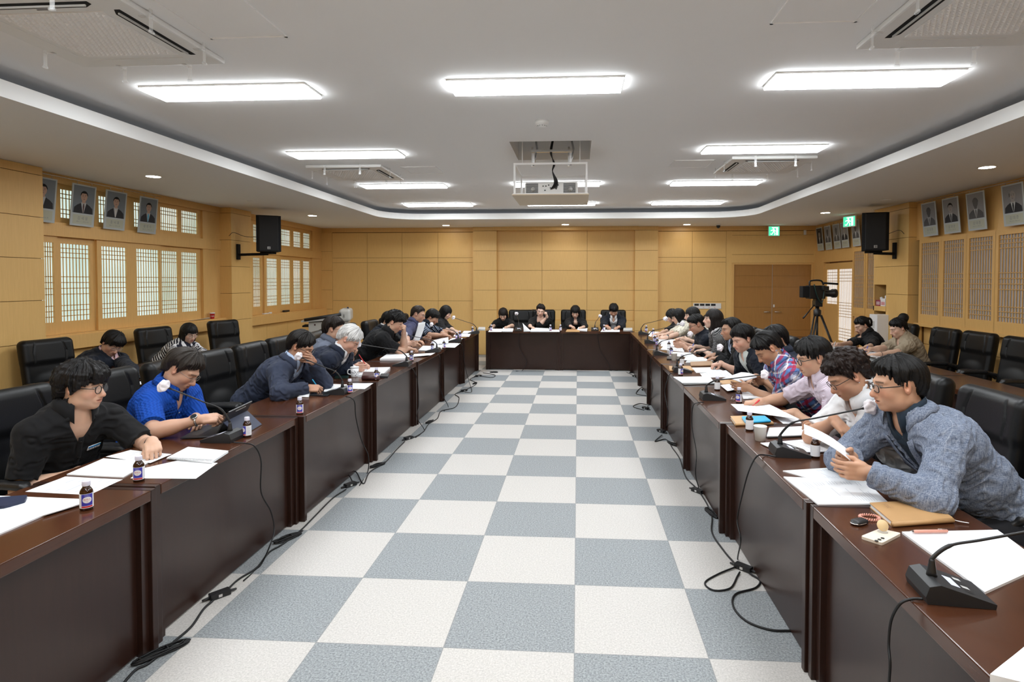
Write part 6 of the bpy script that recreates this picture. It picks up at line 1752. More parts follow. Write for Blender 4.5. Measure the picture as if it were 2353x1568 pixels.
MICS = [((-2.094, 3.345, 0.740), WS, (-2.270, 3.127, 1.090), 'gooseneck microphone before the man in the blue polo'), ((-2.004, 4.796, 0.740), WS, (-2.220, 4.607, 1.066), 'gooseneck microphone before the man in the slate suit'),
        ((-1.937, 6.420, 0.740), WS, (-2.140, 5.668, 1.061), 'gooseneck microphone between the white-haired man and the black polo'), ((-1.908, 7.708, 0.740), WS, (-2.180, 7.420, 0.990), 'gooseneck microphone before the black polo and the indigo polo'),
        ((-1.885, 8.995, 0.740), WS, (-2.200, 8.869, 1.010), 'gooseneck microphone before the striped polo'), ((-1.846, 10.426, 0.740), WS, (-2.150, 10.229, 1.031), 'last gooseneck microphone of the window side, by the woman with the bob'),
        ((1.160, 10.473, 0.740), SS, (1.320, 9.038, 1.109), 'farthest gooseneck microphone of the screen side'), ((1.104, 9.018, 0.740), SS, (1.380, 7.956, 1.110), 'gooseneck microphone before the woman with the black bow'),
        ((1.052, 7.594, 0.740), SS, (1.300, 6.998, 1.057), 'gooseneck microphone before the woman in tweed'), ((1.077, 6.191, 0.740), SS, (1.350, 5.772, 1.039), 'gooseneck microphone rising beside the tan notebook'),
        ((1.071, 4.770, 0.740), SS, (1.360, 4.453, 0.989), 'gooseneck microphone before the man in plaid'), ((1.148, 3.273, 0.740), SS - 0.05, (1.400, 2.961, 1.066), 'gooseneck microphone bent to the man in the blazer'),
        ((1.114, 1.830, 0.740), SS - 0.1, (1.350, 1.783, 0.969), 'black gooseneck microphone nearest the camera, its head outside the picture')]
for p, rz, tip, l in MICS: microphone(p, rz, tip, l)
microphone((-1.113, 11.125, 0.740), PI, (-1.198, 11.550, 1.029), 'gooseneck microphone between the two women at the far table')
microphone((0.328, 11.231, 0.740), PI, (0.427, 11.500, 0.989), 'upright gooseneck microphone beside the man at the far table')

# --- papers, booklets, notebooks: window side
paper([(-2.530, 2.393, 0.740), (-2.137, 2.383, 0.740), (-2.130, 2.205, 0.740), (-2.139, 2.020, 0.740)], 'open white booklet at the very near end of the window side', th=0.006, lines=9)
paper([(-2.118, 2.364, 0.742), (-2.075, 2.313, 0.742), (-2.121, 2.192, 0.742), (-2.171, 2.288, 0.742)], 'curled page of the near open booklet', z=0.7475, th=0.004, lift=0.0, group='booklet pages')
slab([(-2.507, 2.333, 0.755), (-2.368, 2.378, 0.755), (-2.322, 2.321, 0.755), (-2.349, 2.257, 0.755), (-2.406, 2.239, 0.755)], 'dark navy card wallet lying on the near booklet', 0.012, M_navyc, 0.7475, 'card_wallet', 'wallet')
paper([(-2.461, 2.461, 0.740), (-2.460, 2.667, 0.740), (-2.151, 2.644, 0.740), (-2.145, 2.445, 0.740)], 'blank white sheet between the bottle and the table edge, nearest the black shirt', lines=3)
paper([(-2.470, 2.686, 0.742), (-2.499, 2.943, 0.742), (-2.215, 2.909, 0.742), (-2.168, 2.668, 0.742)], 'stapled booklet under the arm of the man in the black shirt', th=0.005, lines=8)
paper([(-2.505, 2.966, 0.742), (-2.471, 3.097, 0.742), (-2.187, 3.034, 0.742), (-2.194, 2.882, 0.742)], 'page being written on by the man in the black shirt', z=0.7455, th=0.001, lines=6)
paper([(-2.176, 2.812, 0.742), (-2.089, 2.948, 0.742), (-1.857, 2.919, 0.742), (-1.813, 2.679, 0.742), (-2.128, 2.664, 0.742)], 'white sheet reaching over the aisle edge by the black shirt')
e_ = notebook([(-2.158, 2.955, 0.750), (-2.180, 3.157, 0.750), (-1.907, 3.099, 0.750), (-1.879, 2.906, 0.750)], 'white spiral notepad near the microphone of the blue polo', 0.010, M_paper, 0.742, 'spiral notepads')
def coil(t, a, b_, n, r=0.006):
    a, b_ = Vector(a) - t.location, Vector(b_) - t.location; m = MB(); d = (b_ - a)/n; u = d.cross(Vector((0, 0, 1))).normalized()
    for k in range(n): m.tube([a + d*(k + 0.5) + u*r*math.cos(q) + Vector((0, 0, r*math.sin(q) + 0.004)) for q in [2*PI*i/8 for i in range(9)]], 0.0008, 4, cap=False)
    m.build('spiral_binding', M_dgrey, t)
coil(e_, (-2.131, 2.934, 0.750), (-1.882, 2.913, 0.750), 30)
# tablet with keyboard
t = empty('tablet_computer', (-2.261, 3.557, 0.740), 0, 'black tablet on a folding stand with keyboard before the man in the blue polo', 'tablet')
def loc(t, p): return Vector(p) - t.location
def quadslab(t, name, pts, th, mat, parent=None):
    v = [loc(t, p) for p in pts]; nn = (v[1]-v[0]).cross(v[3]-v[0]).normalized()*th
    return MB().add([*v, *[p + nn for p in v]], [(3, 2, 1, 0), (4, 5, 6, 7), (0, 1, 5, 4), (1, 2, 6, 5), (2, 3, 7, 6), (3, 0, 4, 7)]).build(name, mat, parent or t)
B0, B1 = Vector((-2.170, 3.379, 0.745)), Vector((-2.208, 3.698, 0.745)); K0, K1 = Vector((-2.353, 3.338, 0.745)), Vector((-2.405, 3.639, 0.745))
quadslab(t, 'keyboard', [K0, B0, B1, K1], 0.006, M_dgrey)
m = MB()
for i in range(11):
    for j in range(4):
        a, b_ = 0.08 + 0.078*i, 0.40 + 0.13*j
        q = lambda a, b_: (K0 + (K1-K0)*a)*(1-b_) + (B0 + (B1-B0)*a)*b_
        v = [loc(t, q(a, b_)), loc(t, q(a+0.06, b_)), loc(t, q(a+0.06, b_+0.10)), loc(t, q(a, b_+0.10))]
        m.add([p + Vector((0, 0, 0.0085)) for p in v], [(0, 1, 2, 3)])
m.build('keys', M_black, t)
ax_ = (B1 - B0).normalized(); out = Vector((ax_.y, -ax_.x, 0)); out = out if out.x > 0 else -out
up_ = Vector((0, 0, 1)) * 0.155 + out * 0.085
quadslab(t, 'display_slab', [B0, B1, B1 + up_, B0 + up_], 0.007, M_black)
quadslab(t, 'kickstand', [B0 + up_*0.62, B1 + up_*0.62, B1 + out*0.15, B0 + out*0.15], 0.004, M_navyc)
quadslab(t, 'camera_bar', [B0 + up_*0.86 + ax_*0.10 + out*0.009, B0 + up_*0.86 + ax_*0.24 + out*0.009, B0 + up_*0.89 + ax_*0.24 + out*0.009, B0 + up_*0.89 + ax_*0.10 + out*0.009], 0.001, M_gray)
notebook([(-2.350, 4.635, 0.745), (-2.407, 4.800, 0.745), (-2.234, 4.792, 0.745), (-2.164, 4.612, 0.745)], 'small white notepad beside the elbow of the slate suit', 0.012, M_paper, ZT, 'notepads')
slab([(-2.190, 4.682, 0.745), (-2.229, 4.831, 0.745), (-2.053, 4.824, 0.745), (-2.029, 4.657, 0.745)], 'black phone beside the white notepad of the slate suit', 0.010, M_black, screen=M_screen, group='phones on the tables')
paper([(-2.135, 4.815, 0.742), (-2.285, 5.246, 0.742), (-2.053, 5.217, 0.742), (-2.015, 4.823, 0.742)], 'printed sheet under the pen of the slate suit', lines=7)
paper([(-2.001, 5.025, 0.742), (-2.087, 5.283, 0.742), (-1.872, 5.298, 0.742), (-1.850, 5.015, 0.742)], 'white sheet between two bottles, beside the slate suit')
paper([(-2.195, 5.646, 0.742), (-2.332, 6.122, 0.742), (-1.996, 6.176, 0.742), (-1.914, 5.665, 0.742)], 'stack of papers before the white-haired man', th=0.02, lines=6)
slab([(-2.343, 5.539, 0.745), (-2.379, 5.668, 0.745), (-2.251, 5.676, 0.745), (-2.209, 5.549, 0.745)], 'dark green phone beside the mug of the white-haired man', 0.009, pr('dark_green', (0.01, 0.035, 0.03), 0.4), group='phones on the tables')
t = notebook([(-2.039, 5.460, 0.745), (-2.110, 5.686, 0.745), (-1.943, 5.698, 0.745), (-1.874, 5.471, 0.745)], 'thick maroon book with gold emblem before the white-haired man', 0.045, M_maroon, ZT, None, 'hardback_book', 'book')
a, b_ = [Vector(p) - t.location for p in ((-1.974, 5.479, 0.740), (-1.945, 5.481, 0.740))]
m = MB()
for z, w_ in ((0.030, 0.008), (0.022, 0.010), (0.014, 0.008)): m.box(a.x - 0.012, a.x - 0.0105 + 0.02, a.y - 0.002, a.y - 0.001, z - w_/2.6, z + w_/2.6)
m.build('gold_emblem', M_gold, t)
slab([(-1.916, 5.594, 0.745), (-1.952, 5.751, 0.745), (-1.870, 5.757, 0.745), (-1.828, 5.575, 0.745)], 'black zipped pouch next to the maroon book', 0.02, M_black, name='pencil_pouch', cat='pouch')
# mug
p = (-2.187, 5.659, 0.740)
t = empty('mug', (p[0], p[1], ZT), 0.5, 'white glass mug with dark flower print before the white-haired man', 'mug')
MB().lathe([(0.034, 0), (0.036, 0.004), (0.040, 0.09), (0.0385, 0.09), (0.034, 0.008), (0.001, 0.006)], 28).build('cup', M_lblw, t)
m = MB(); rr = random.Random(3)
for k in range(26):
    a = rr.uniform(-2.6, 1.0); z = rr.uniform(0.015, 0.06); r = 0.0372 + 0.0045*(z/0.09); s = rr.uniform(0.003, 0.007)
    m.add([(r*math.cos(a + u/r), r*math.sin(a + u/r), z + v) for u, v in [(s*math.cos(q), s*0.8*math.sin(q)) for q in [i*PI/3 for i in range(6)]]], [tuple(range(6))])
m.build('flower_print', M_ink, t)
MB().tube(bez([(-0.036, 0, 0.075), (-0.062, 0, 0.068), (-0.064, 0, 0.035), (-0.035, 0, 0.022)], 6), 0.005, 8).build('handle', M_lblw, t)
MB().lathe([(0.030, 0.088), (0.044, 0.091), (0.040, 0.098), (0.008, 0.102), (0.007, 0.11)], 28).build('lid', M_lblw, t)
paper([(-2.331, 6.824, 0.745), (-2.393, 7.268, 0.745), (-2.140, 7.374, 0.745), (-2.050, 6.882, 0.745)], 'thick stack of papers at the elbow of the black polo', th=0.022)
paper([(-2.114, 7.100, 0.742), (-2.131, 7.443, 0.742), (-1.858, 7.600, 0.742), (-1.843, 7.202, 0.742)], 'sheet with curled corner between bottle and microphone, black polo', lift=0.02)
notebook([(-2.137, 7.796, 0.745), (-2.210, 8.319, 0.745), (-1.924, 8.284, 0.745), (-1.828, 7.769, 0.745)], 'open notepad under the writing hand of the black polo', 0.012, M_paper, ZT, 'notepads')
paper([(-2.122, 8.297, 0.742), (-2.131, 8.830, 0.742), (-1.763, 8.794, 0.742), (-1.728, 8.214, 0.742)], 'sheet before the indigo polo, lying flat', lines=4)
paper([(-2.016, 9.098, 0.742), (-2.067, 9.586, 0.742), (-1.881, 9.600, 0.742), (-1.814, 8.980, 0.742)], 'sheets under the microphone of the striped polo')
paper([(-2.102, 9.889, 0.742), (-2.193, 10.466, 0.742), (-1.897, 10.400, 0.742), (-1.823, 9.831, 0.742)], 'sheets under the hands of the woman with the bob')
paper([(-2.068, 10.475, 0.742), (-2.125, 10.931, 0.742), (-1.987, 10.941, 0.742), (-1.912, 10.486, 0.742)], 'farthest sheet of the window side', th=0.004)
def held(pts, label):
    c = [sum(p[i] for p in pts)/4 for i in range(3)]
    t = empty('paper_sheet', c, 0, label, 'paper', 'papers held in hands')
    P4 = [Vector(p) - t.location for p in pts]; N_ = 8; nn = (P4[1]-P4[0]).cross(P4[3]-P4[0]).normalized(); v = []
    for i in range(N_+1):
        for j in range(N_+1):
            a, b_ = i/N_, j/N_; v.append((P4[0]*(1-a) + P4[1]*a)*(1-b_) + (P4[3]*(1-a) + P4[2]*a)*b_ + nn*0.012*math.sin(PI*b_))
    W = N_+1; f = [(i*W+j, (i+1)*W+j, (i+1)*W+j+1, i*W+j+1) for i in range(N_) for j in range(N_)]
    o = MB().add(v, f, 0, True).build('sheet', M_paper, t); s = o.modifiers.new('thick', 'SOLIDIFY'); s.thickness = 0.0008
    return t
def tip(key, sd, i=0): return PEOPLE[key]['hands'][sd][1][i]
def thumb(key, sd): return PEOPLE[key]['hands'][sd][2]
a = Vector(thumb('indigo_polo', 'R'))
held([a + Vector((-0.02, -0.03, -0.02)), a + Vector((0.03, 0.15, -0.02)), a + Vector((0.12, 0.15, 0.24)), a + Vector((0.07, -0.03, 0.24))], 'upright sheet held up by the man in the indigo polo')
held([(-2.149, 8.476, 0.760), (-1.909, 8.613, 0.760), (-1.980, 8.934, 0.819), (-2.100, 8.488, 0.816)], 'slanting sheet held by the far hand of the indigo polo')

# window-side back row
paper([(-4.180, 4.939, 0.742), (-4.462, 5.335, 0.742), (-4.198, 5.255, 0.742), (-3.996, 4.952, 0.742)], 'raised booklet page before the man in the black suit', lift=0.07, lines=5)
paper([(-4.191, 5.070, 0.742), (-4.259, 5.300, 0.742), (-3.993, 5.222, 0.742), (-3.929, 4.999, 0.742)], 'flat sheet before the man in the black suit', lines=4)
paper([(-4.311, 4.534, 0.742), (-4.484, 4.793, 0.742), (-4.303, 4.725, 0.742), (-4.145, 4.509, 0.742)], 'sheet corner behind the head of the black shirt')
slab([(-4.334, 5.427, 0.745), (-4.411, 5.581, 0.745), (-4.175, 5.490, 0.745), (-4.093, 5.343, 0.745)], 'black phone on the window-side back row table', 0.012, M_black, group='phones on the tables', screen=M_screen)
paper([(-4.341, 6.482, 0.742), (-4.455, 6.775, 0.742), (-4.109, 6.721, 0.742), (-3.967, 6.437, 0.742)], 'sheet under the paper cup before the woman in stripes')
paper([(-4.299, 7.522, 0.742), (-4.359, 7.868, 0.742), (-4.094, 7.835, 0.742), (-3.895, 7.364, 0.742)], 'white booklet farther along the window-side back row', th=0.006)
paper([(-4.351, 7.921, 0.742), (-4.439, 8.188, 0.742), (-4.166, 8.096, 0.742), (-4.064, 7.837, 0.742)], 'loose sheet behind the white booklet, window-side back row')
def paper_cup(p, label, h=0.085, z=ZT, mat=None, wrap=None):
    t = empty('paper_cup', (p[0], p[1], z), 0, label, 'cup', 'paper cups')
    MB().lathe([(0.026, 0), (0.028, 0.001), (0.037, h), (0.0385, h + 0.001), (0.037, h + 0.003), (0.0355, h), (0.027, 0.004), (0.001, 0.004)], 28, caps=False).build('cup_wall', mat or M_cup, t)
    return t
paper_cup((-4.237, 6.712, 0.742), 'white paper cup on a sheet before the woman in stripes', 0.105, 0.742)
paper_cup((1.080, 3.549, 0.740), 'white paper cup beside the bottle before the man in pink')
paper_cup((1.142, 7.066, 0.740), 'small white paper cup before the woman in tweed')
t = paper_cup((-5.880, 9.156, 1.039), 'red takeaway cup with white lid on the window sill', 0.085, 1.067, M_red)
MB().lathe([(0.040, 0.084), (0.041, 0.092), (0.036, 0.102), (0.001, 0.102)], 24).build('lid', M_white, t)
m = text_mb('triple', 0.030); m.v = [(0.0345*math.cos(x/0.0345 - 1.0), 0.0345*math.sin(x/0.0345 - 1.0), 0.045 + y) for x, y, _ in m.v]; m.build('cup_lettering', M_white, t)
paper([(-5.900, 8.589, 1.083), (-6.000, 8.817, 1.115), (-5.950, 9.311, 1.028), (-5.870, 9.050, 1.018)], 'white sheet lying on the window sill beside the red cup', z=1.067, lift=0.03)
tag(MB().bbox(-5.95, -5.90, 10.78, 10.95, 1.047, 1.065, 0.005).bbox(-5.94, -5.91, 11.0, 11.08, 1.047, 1.075, 0.004).build('remote_control', M_white), 'white remote control on the far window sill', 'remote control')
tag(MB().bbox(-5.95, -5.89, 11.55, 11.75, 1.047, 1.085, 0.012).build('spectacle_case', M_black), 'black spectacle case on the far window sill', 'case')

# far table
paper([(-1.642, 10.777, 0.742), (-1.703, 11.463, 0.742), (-1.457, 11.481, 0.742), (-1.394, 10.795, 0.742)], 'open booklet page before the far woman with long hair', th=0.004)
paper([(-1.386, 10.796, 0.742), (-1.470, 11.586, 0.742), (-1.241, 11.393, 0.742), (-1.194, 10.810, 0.742)], 'raised booklet page before the far woman with long hair', th=0.018)
a, b_ = Vector((-0.994, 10.825, 0.742)), Vector((-0.866, 10.928, 0.742))
held([a, b_, b_ + Vector((-0.03, 0.05, 0.03)), a + Vector((-0.02, 0.03, 0.16))], 'upright turned page before the woman resting her cheek')
paper([(-0.866, 10.834, 0.742), (-0.904, 11.628, 0.742), (-0.559, 11.443, 0.742), (-0.522, 10.859, 0.742)], 'thick open booklet before the woman resting her cheek', th=0.02)
notebook([(-0.217, 10.847, 0.745), (-0.202, 11.331, 0.745), (0.040, 11.349, 0.745), (0.038, 10.865, 0.745)], 'tan folder before the woman with the rounded bob', 0.012, M_kraft, ZT, 'tan notebooks')
paper([(-0.010, 11.182, 0.742), (0.015, 11.803, 0.742), (0.192, 11.498, 0.742), (0.176, 11.004, 0.742)], 'raised booklet before the woman with the rounded bob', th=0.022)
paper([(0.423, 10.928, 0.742), (0.479, 11.520, 0.742), (0.817, 11.544, 0.742), (0.776, 10.954, 0.742)], 'sheets before the man at the far table', th=0.004)
for k in range(2):
    notebook([(0.849, 11.076, 0.740), (0.895, 11.574, 0.740), (1.065, 11.587, 0.740), (1.019, 11.089, 0.740)], 'pale notebook stacked at the door end of the far table, %s one' % ('lower', 'upper')[k], 0.014, M_gray, ZT + 0.0145*k, 'stacked pale notebooks')
    notebook([(-1.885, 11.069, 0.740), (-1.954, 11.575, 0.740), (-1.825, 11.585, 0.740), (-1.746, 11.079, 0.740)], 'pale notebook stacked at the corner by the woman with the bob, %s one' % ('lower', 'upper')[k], 0.014, M_gray, ZT + 0.0145*k, 'stacked pale notebooks')
paper([(-0.523, 10.882, 0.740), (-0.538, 11.367, 0.740), (-0.345, 11.381, 0.740), (-0.331, 10.896, 0.740)], 'pale sheet between the two middle bottles of the far table')

# screen side
paper([(1.244, 10.542, 0.742), (1.333, 11.088, 0.742), (1.626, 11.016, 0.742), (1.538, 10.313, 0.742)], 'sheets before the far woman in black', lines=3)
paper([(1.212, 10.209, 0.742), (1.293, 10.632, 0.742), (1.410, 10.469, 0.742), (1.286, 9.754, 0.742)], 'sheet with bold writing at the far aisle edge, screen side')
notebook([(1.288, 9.510, 0.745), (1.395, 10.032, 0.745), (1.578, 10.045, 0.745), (1.499, 9.456, 0.745)], 'brown notebook under the watch arm of the woman with the bow', 0.014, M_kraft2, ZT, 'brown notebooks')
paper([(1.307, 9.756, 0.742), (1.395, 10.142, 0.742), (1.580, 10.156, 0.742), (1.498, 9.626, 0.742)], 'white page lying on the brown notebook of the woman with the bow', z=0.757)
paper([(1.205, 8.944, 0.742), (1.273, 9.401, 0.742), (1.568, 9.422, 0.742), (1.482, 8.903, 0.742)], 'thick booklet behind the two bottles, before the dark sweater', th=0.02)
paper([(1.195, 8.589, 0.742), (1.266, 9.010, 0.742), (1.466, 8.963, 0.742), (1.399, 8.547, 0.742)], 'bluish sheet under the hands of the dark sweater')
paper([(1.142, 8.206, 0.742), (1.232, 8.592, 0.742), (1.469, 8.388, 0.742), (1.417, 7.926, 0.742)], 'sheet before the dark sweater, nearer the aisle', lines=4)
paper([(1.152, 7.498, 0.742), (1.244, 7.914, 0.742), (1.474, 7.835, 0.742), (1.473, 7.352, 0.742)], 'papers under the pen of the woman in tweed', th=0.004, lines=4)
slab([(1.066, 7.139, 0.745), (1.108, 7.386, 0.745), (1.257, 7.355, 0.745), (1.214, 7.072, 0.745)], 'flat black case behind the small paper cup', 0.012, M_black, name='black_case', cat='case')
paper([(1.251, 7.021, 0.742), (1.316, 7.300, 0.742), (1.555, 7.316, 0.742), (1.532, 7.040, 0.742)], 'papers before the pale blue shirt', z=0.749, th=0.004)
slab([(1.233, 6.836, 0.742), (1.294, 7.062, 0.742), (1.610, 7.161, 0.742), (1.582, 6.969, 0.742)], 'grey folder before the pale blue shirt', 0.008, M_gray, name='folder', cat='folder', group='grey folders')
notebook([(1.243, 6.574, 0.745), (1.291, 6.854, 0.745), (1.556, 6.946, 0.745), (1.504, 6.626, 0.745)], 'brown notebook before the pale blue shirt', 0.016, M_kraft2, ZT, 'brown notebooks')
notebook([(0.960, 6.209, 0.745), (0.994, 6.491, 0.745), (1.226, 6.507, 0.745), (1.209, 6.226, 0.745)], 'tan notebook lying behind the microphone of the navy blazer', 0.018, M_kraft, ZT, 'tan notebooks')
paper([(1.216, 6.130, 0.742), (1.242, 6.497, 0.742), (1.486, 6.546, 0.742), (1.542, 6.239, 0.742)], 'sheet being written on by the man in the navy blazer', lines=5)
paper([(1.224, 5.830, 0.742), (1.246, 6.103, 0.742), (1.564, 6.331, 0.742), (1.543, 5.904, 0.742)], 'sheet next to the watch arm of the navy blazer', lines=4)
slab([(0.960, 5.380, 0.742), (0.940, 5.810, 0.742), (1.292, 5.834, 0.742), (1.261, 5.445, 0.742)], 'black folder on the aisle corner before the plaid shirt', 0.007, M_black, name='folder', cat='folder', group='black folders')
paper([(0.956, 5.447, 0.750), (0.928, 5.786, 0.750), (1.284, 5.837, 0.750), (1.256, 5.490, 0.750)], 'stack of papers on the black folder before the plaid shirt', z=0.748, th=0.006)
notebook([(1.312, 5.432, 0.745), (1.311, 5.594, 0.745), (1.548, 5.732, 0.745), (1.583, 5.542, 0.745)], 'tan notebook under the papers of the plaid shirt', 0.012, M_kraft, ZT, 'tan notebooks')
paper([(1.262, 5.044, 0.750), (1.275, 5.356, 0.750), (1.495, 5.507, 0.750), (1.492, 5.221, 0.750)], 'bent sheets lying before the plaid shirt', z=0.753, lift=0.015, lines=4)
a, b_ = Vector(thumb('plaid_shirt', 'L')), Vector(thumb('plaid_shirt', 'R'))
held([a + Vector((0.02, -0.06, -0.01)), b_ + Vector((0.02, 0.03, -0.01)), b_ + Vector((-0.13, 0.03, 0.03)), a + Vector((-0.13, -0.06, 0.02))], 'sheet held low in both hands of the plaid shirt')
e_ = notebook([(1.319, 4.779, 0.745), (1.371, 5.020, 0.745), (1.507, 5.107, 0.745), (1.563, 4.831, 0.745)], 'white spiral notepad under the arm of the plaid shirt', 0.010, M_paper, ZT, 'spiral notepads')
coil(e_, (1.353, 4.757, 0.750), (1.544, 4.805, 0.750), 20)
# eyeglasses on the table
p = (1.245, 4.730, 0.740)
t = empty('eyeglasses', (p[0], p[1], ZT), 0.8, 'clear-rimmed eyeglasses lying folded beside the microphone of the plaid shirt', 'eyeglasses')
m = MB()
for s in (-1, 1): m.tube([(s*0.032 + 0.024*math.cos(q), 0.004*abs(math.sin(q)), 0.020 + 0.017*math.sin(q)) for q in [2*PI*i/20 for i in range(21)]], 0.0012, 6, cap=False)
m.tube([(-0.008, 0, 0.024), (0, 0, 0.027), (0.008, 0, 0.024)], 0.0012, 6); m.build('rims', M_chrome, t)
for s in (-1, 1): MB().tube([(s*0.056, 0.0, 0.022), (s*0.055, 0.02, 0.012), (-s*0.03, 0.03 + 0.006*s, 0.004)], 0.0012, 6).build('temple', M_chrome, t)
paper([(1.122, 4.192, 0.750), (1.129, 4.420, 0.750), (1.408, 4.439, 0.750), (1.459, 3.961, 0.750)], 'large sheet under the red pen of the man in pink', z=0.776, lines=6)
paper([(1.358, 3.976, 0.742), (1.364, 4.298, 0.742), (1.528, 4.282, 0.742), (1.488, 4.008, 0.742)], 'sheet under the flat hand of the man in pink')
notebook([(1.026, 3.894, 0.745), (1.046, 4.103, 0.745), (1.279, 4.158, 0.745), (1.284, 3.947, 0.745)], 'tan notebook under the blue one before the man in pink', 0.018, M_kraft, ZT, 'tan notebooks')
notebook([(1.088, 3.886, 0.765), (1.103, 4.034, 0.765), (1.266, 4.070, 0.765), (1.263, 3.934, 0.765)], 'bright blue notebook on the tan one before the man in pink', 0.014, M_sky, 0.759)
slab([(1.137, 3.594, 0.742), (1.137, 3.643, 0.742), (1.222, 3.829, 0.742), (1.430, 3.865, 0.742), (1.438, 3.664, 0.742)], 'black folder behind the near paper cup', 0.007, M_black, name='folder', cat='folder', group='black folders')
paper([(1.135, 3.603, 0.750), (1.218, 3.819, 0.750), (1.436, 3.867, 0.750), (1.427, 3.663, 0.750)], 'stack of sheets on the black folder behind the near paper cup', z=0.748, th=0.005)
slab([(1.241, 3.313, 0.742), (1.304, 3.557, 0.742), (1.431, 3.594, 0.742), (1.468, 3.354, 0.742)], 'grey folder under the folded arms of the white shirt', 0.005, M_gray, name='folder', cat='folder', group='grey folders')
paper([(1.110, 3.277, 0.750), (1.055, 3.464, 0.750), (1.347, 3.559, 0.750), (1.398, 3.321, 0.750)], 'wide pages between the near microphone and the grey folder', z=0.746, th=0.004, lines=5)
paper([(1.011, 2.530, 0.745), (0.988, 2.882, 0.745), (1.353, 2.851, 0.745), (1.317, 2.565, 0.745)], 'top page of the open papers before the man in the blazer', th=0.006, lines=12)
paper([(1.091, 2.877, 0.745), (1.017, 2.976, 0.745), (1.313, 3.050, 0.745), (1.354, 2.845, 0.745)], 'back page of the open papers before the man in the blazer', th=0.005, lines=8)
a, b_ = Vector(thumb('blazer', 'L')), Vector(thumb('blazer', 'R'))
held([a + Vector((0.02, -0.03, -0.01)), b_ + Vector((0.02, 0.04, -0.01)), b_ + Vector((-0.17, 0.06, 0.10)), a + Vector((-0.17, -0.01, 0.10))], 'white sheet held in both hands by the man in the blazer')
t = notebook([(1.207, 2.327, 0.745), (1.216, 2.525, 0.745), (1.477, 2.576, 0.745), (1.467, 2.385, 0.745)], 'large tan leather diary with 2025 stamped on its cover, nearest the camera', 0.020, M_kraft, ZT, 'tan notebooks')
Q0, Q1, Q2, Q3 = [Vector(p) - t.location for p in ((1.207, 2.327, 0.745), (1.216, 2.525, 0.745), (1.477, 2.576, 0.745), (1.467, 2.385, 0.745))]
def onq(m, u0, v0, ex, ey):
    o = Q1 + (Q2 - Q1)*u0 + (Q0 - Q1)*v0; m.v = [tuple(o + ex*x + ey*y + Vector((0, 0, 0.0208))) for x, y, _ in m.v]; return m
ex = (Q1 - Q0).normalized(); ey = (Q1 - Q2).normalized()
onq(text_mb('2025', 0.024), 0.20, 0.28, ex, ey).build('stamped_year', M_kraft2, t)
onq(text_mb('NOTE', 0.008), 0.26, 0.34, ex, ey).build('stamped_word', M_kraft2, t)
onq(text_mb('diary', 0.009), 0.82, 0.28, ex, ey).build('stamped_corner', M_kraft2, t)
MB().tube(bez([Q3*0.98 + Vector((0, 0, 0.008)), Q3 + Vector((0.02, -0.005, 0.003)), Q3 + Vector((0.05, -0.015, 0.0015))], 5), 0.002, 6).build('ribbon_marker', M_lblw, t)
# car key, coil band
p = (1.092, 2.348, 0.745)
t = empty('car_key', (p[0], p[1], ZT), 0.5, 'black and silver car key fob beside the tan diary', 'car key')
V, Q = Field().ell((0, 0, 0.008), (0.036, 0.020, 0.009), k=0.004).box((0.006, 0, 0.008), (0.030, 0.018, 0.008), None, 0.006, 0.01).mesh(0.002); np_mesh('fob_body', V, Q, M_black, t)
m = MB().tube([(0.037*math.cos(q)*0.95, 0.0215*math.sin(q), 0.007) for q in [2*PI*i/28 for i in range(29)]], 0.0025, 6, cap=False); m.build('chrome_rim', M_chrome, t)
for x in (-0.012, 0.004, 0.018): MB().lathe([(0.005, 0), (0.0048, 0.001)], 12, (x, 0, 0.0168)).build('key_button', M_dgrey, t)
MB().tube([(0.036, 0.008, 0.006), (0.045, 0.014, 0.008), (0.052, 0.02, 0.006)], 0.002, 6).build('link_ring', M_gold, t)
p = (1.159, 2.403, 0.745); m = MB(); pts = []
for i in range(241):
    a = 2*PI*i/240; c_ = 2*PI*i/240*26; r = 0.036 + 0.0042*math.cos(c_); pts.append((r*math.cos(a), r*0.75*math.sin(a), 0.0052 + 0.0042*math.sin(c_)))
t = m.tube(pts, 0.0022, 6, cap=False).build('coil_band', pr('coral_plastic', (0.75, 0.36, 0.28), 0.35)); t.location = (p[0], p[1], ZT); tag(t, 'coral spiral wrist band tied to the car key', 'band')
# phone with plain grip
t = slab([(1.037, 2.212, 0.745), (1.142, 2.287, 0.745), (1.200, 2.249, 0.745), (1.086, 2.158, 0.745)], 'white phone lying face down with three lenses and a cream grip', 0.010, pr('pearl_case', (0.78, 0.70, 0.58), 0.25), group='phones on the tables')
for px in ((1.074, 2.173, 0.752), (1.090, 2.185, 0.752), (1.107, 2.197, 0.752)):
    c_ = Vector(px) - t.location; MB().lathe([(0.0065, 0), (0.006, 0.002), (0.0005, 0.0021)], 16, (c_.x, c_.y, 0.010)).build('camera_lens', M_black, t)
c_ = Vector((1.136, 2.255, 0.752)) - t.location
MB().lathe([(0.018, 0), (0.012, 0.004), (0.010, 0.014)], 18, (c_.x, c_.y, 0.010)).build('grip_stem', M_glass, t)
MB().lathe([(0.001, -0.004), (0.019, -0.003), (0.021, 0.0), (0.019, 0.003), (0.001, 0.004)], 24).xf(Matrix.Translation((c_.x, c_.y, 0.034)) @ Matrix.Rotation(1.1, 4, 'X')).build('grip_disc', pr('cream_grip', (0.72, 0.52, 0.28), 0.5), t)
paper([(1.226, 1.838, 0.745), (1.212, 2.268, 0.745), (1.580, 2.308, 0.745), (1.543, 2.033, 0.745)], 'thick printed booklet beside the diary, nearest the camera', th=0.008, lines=16)
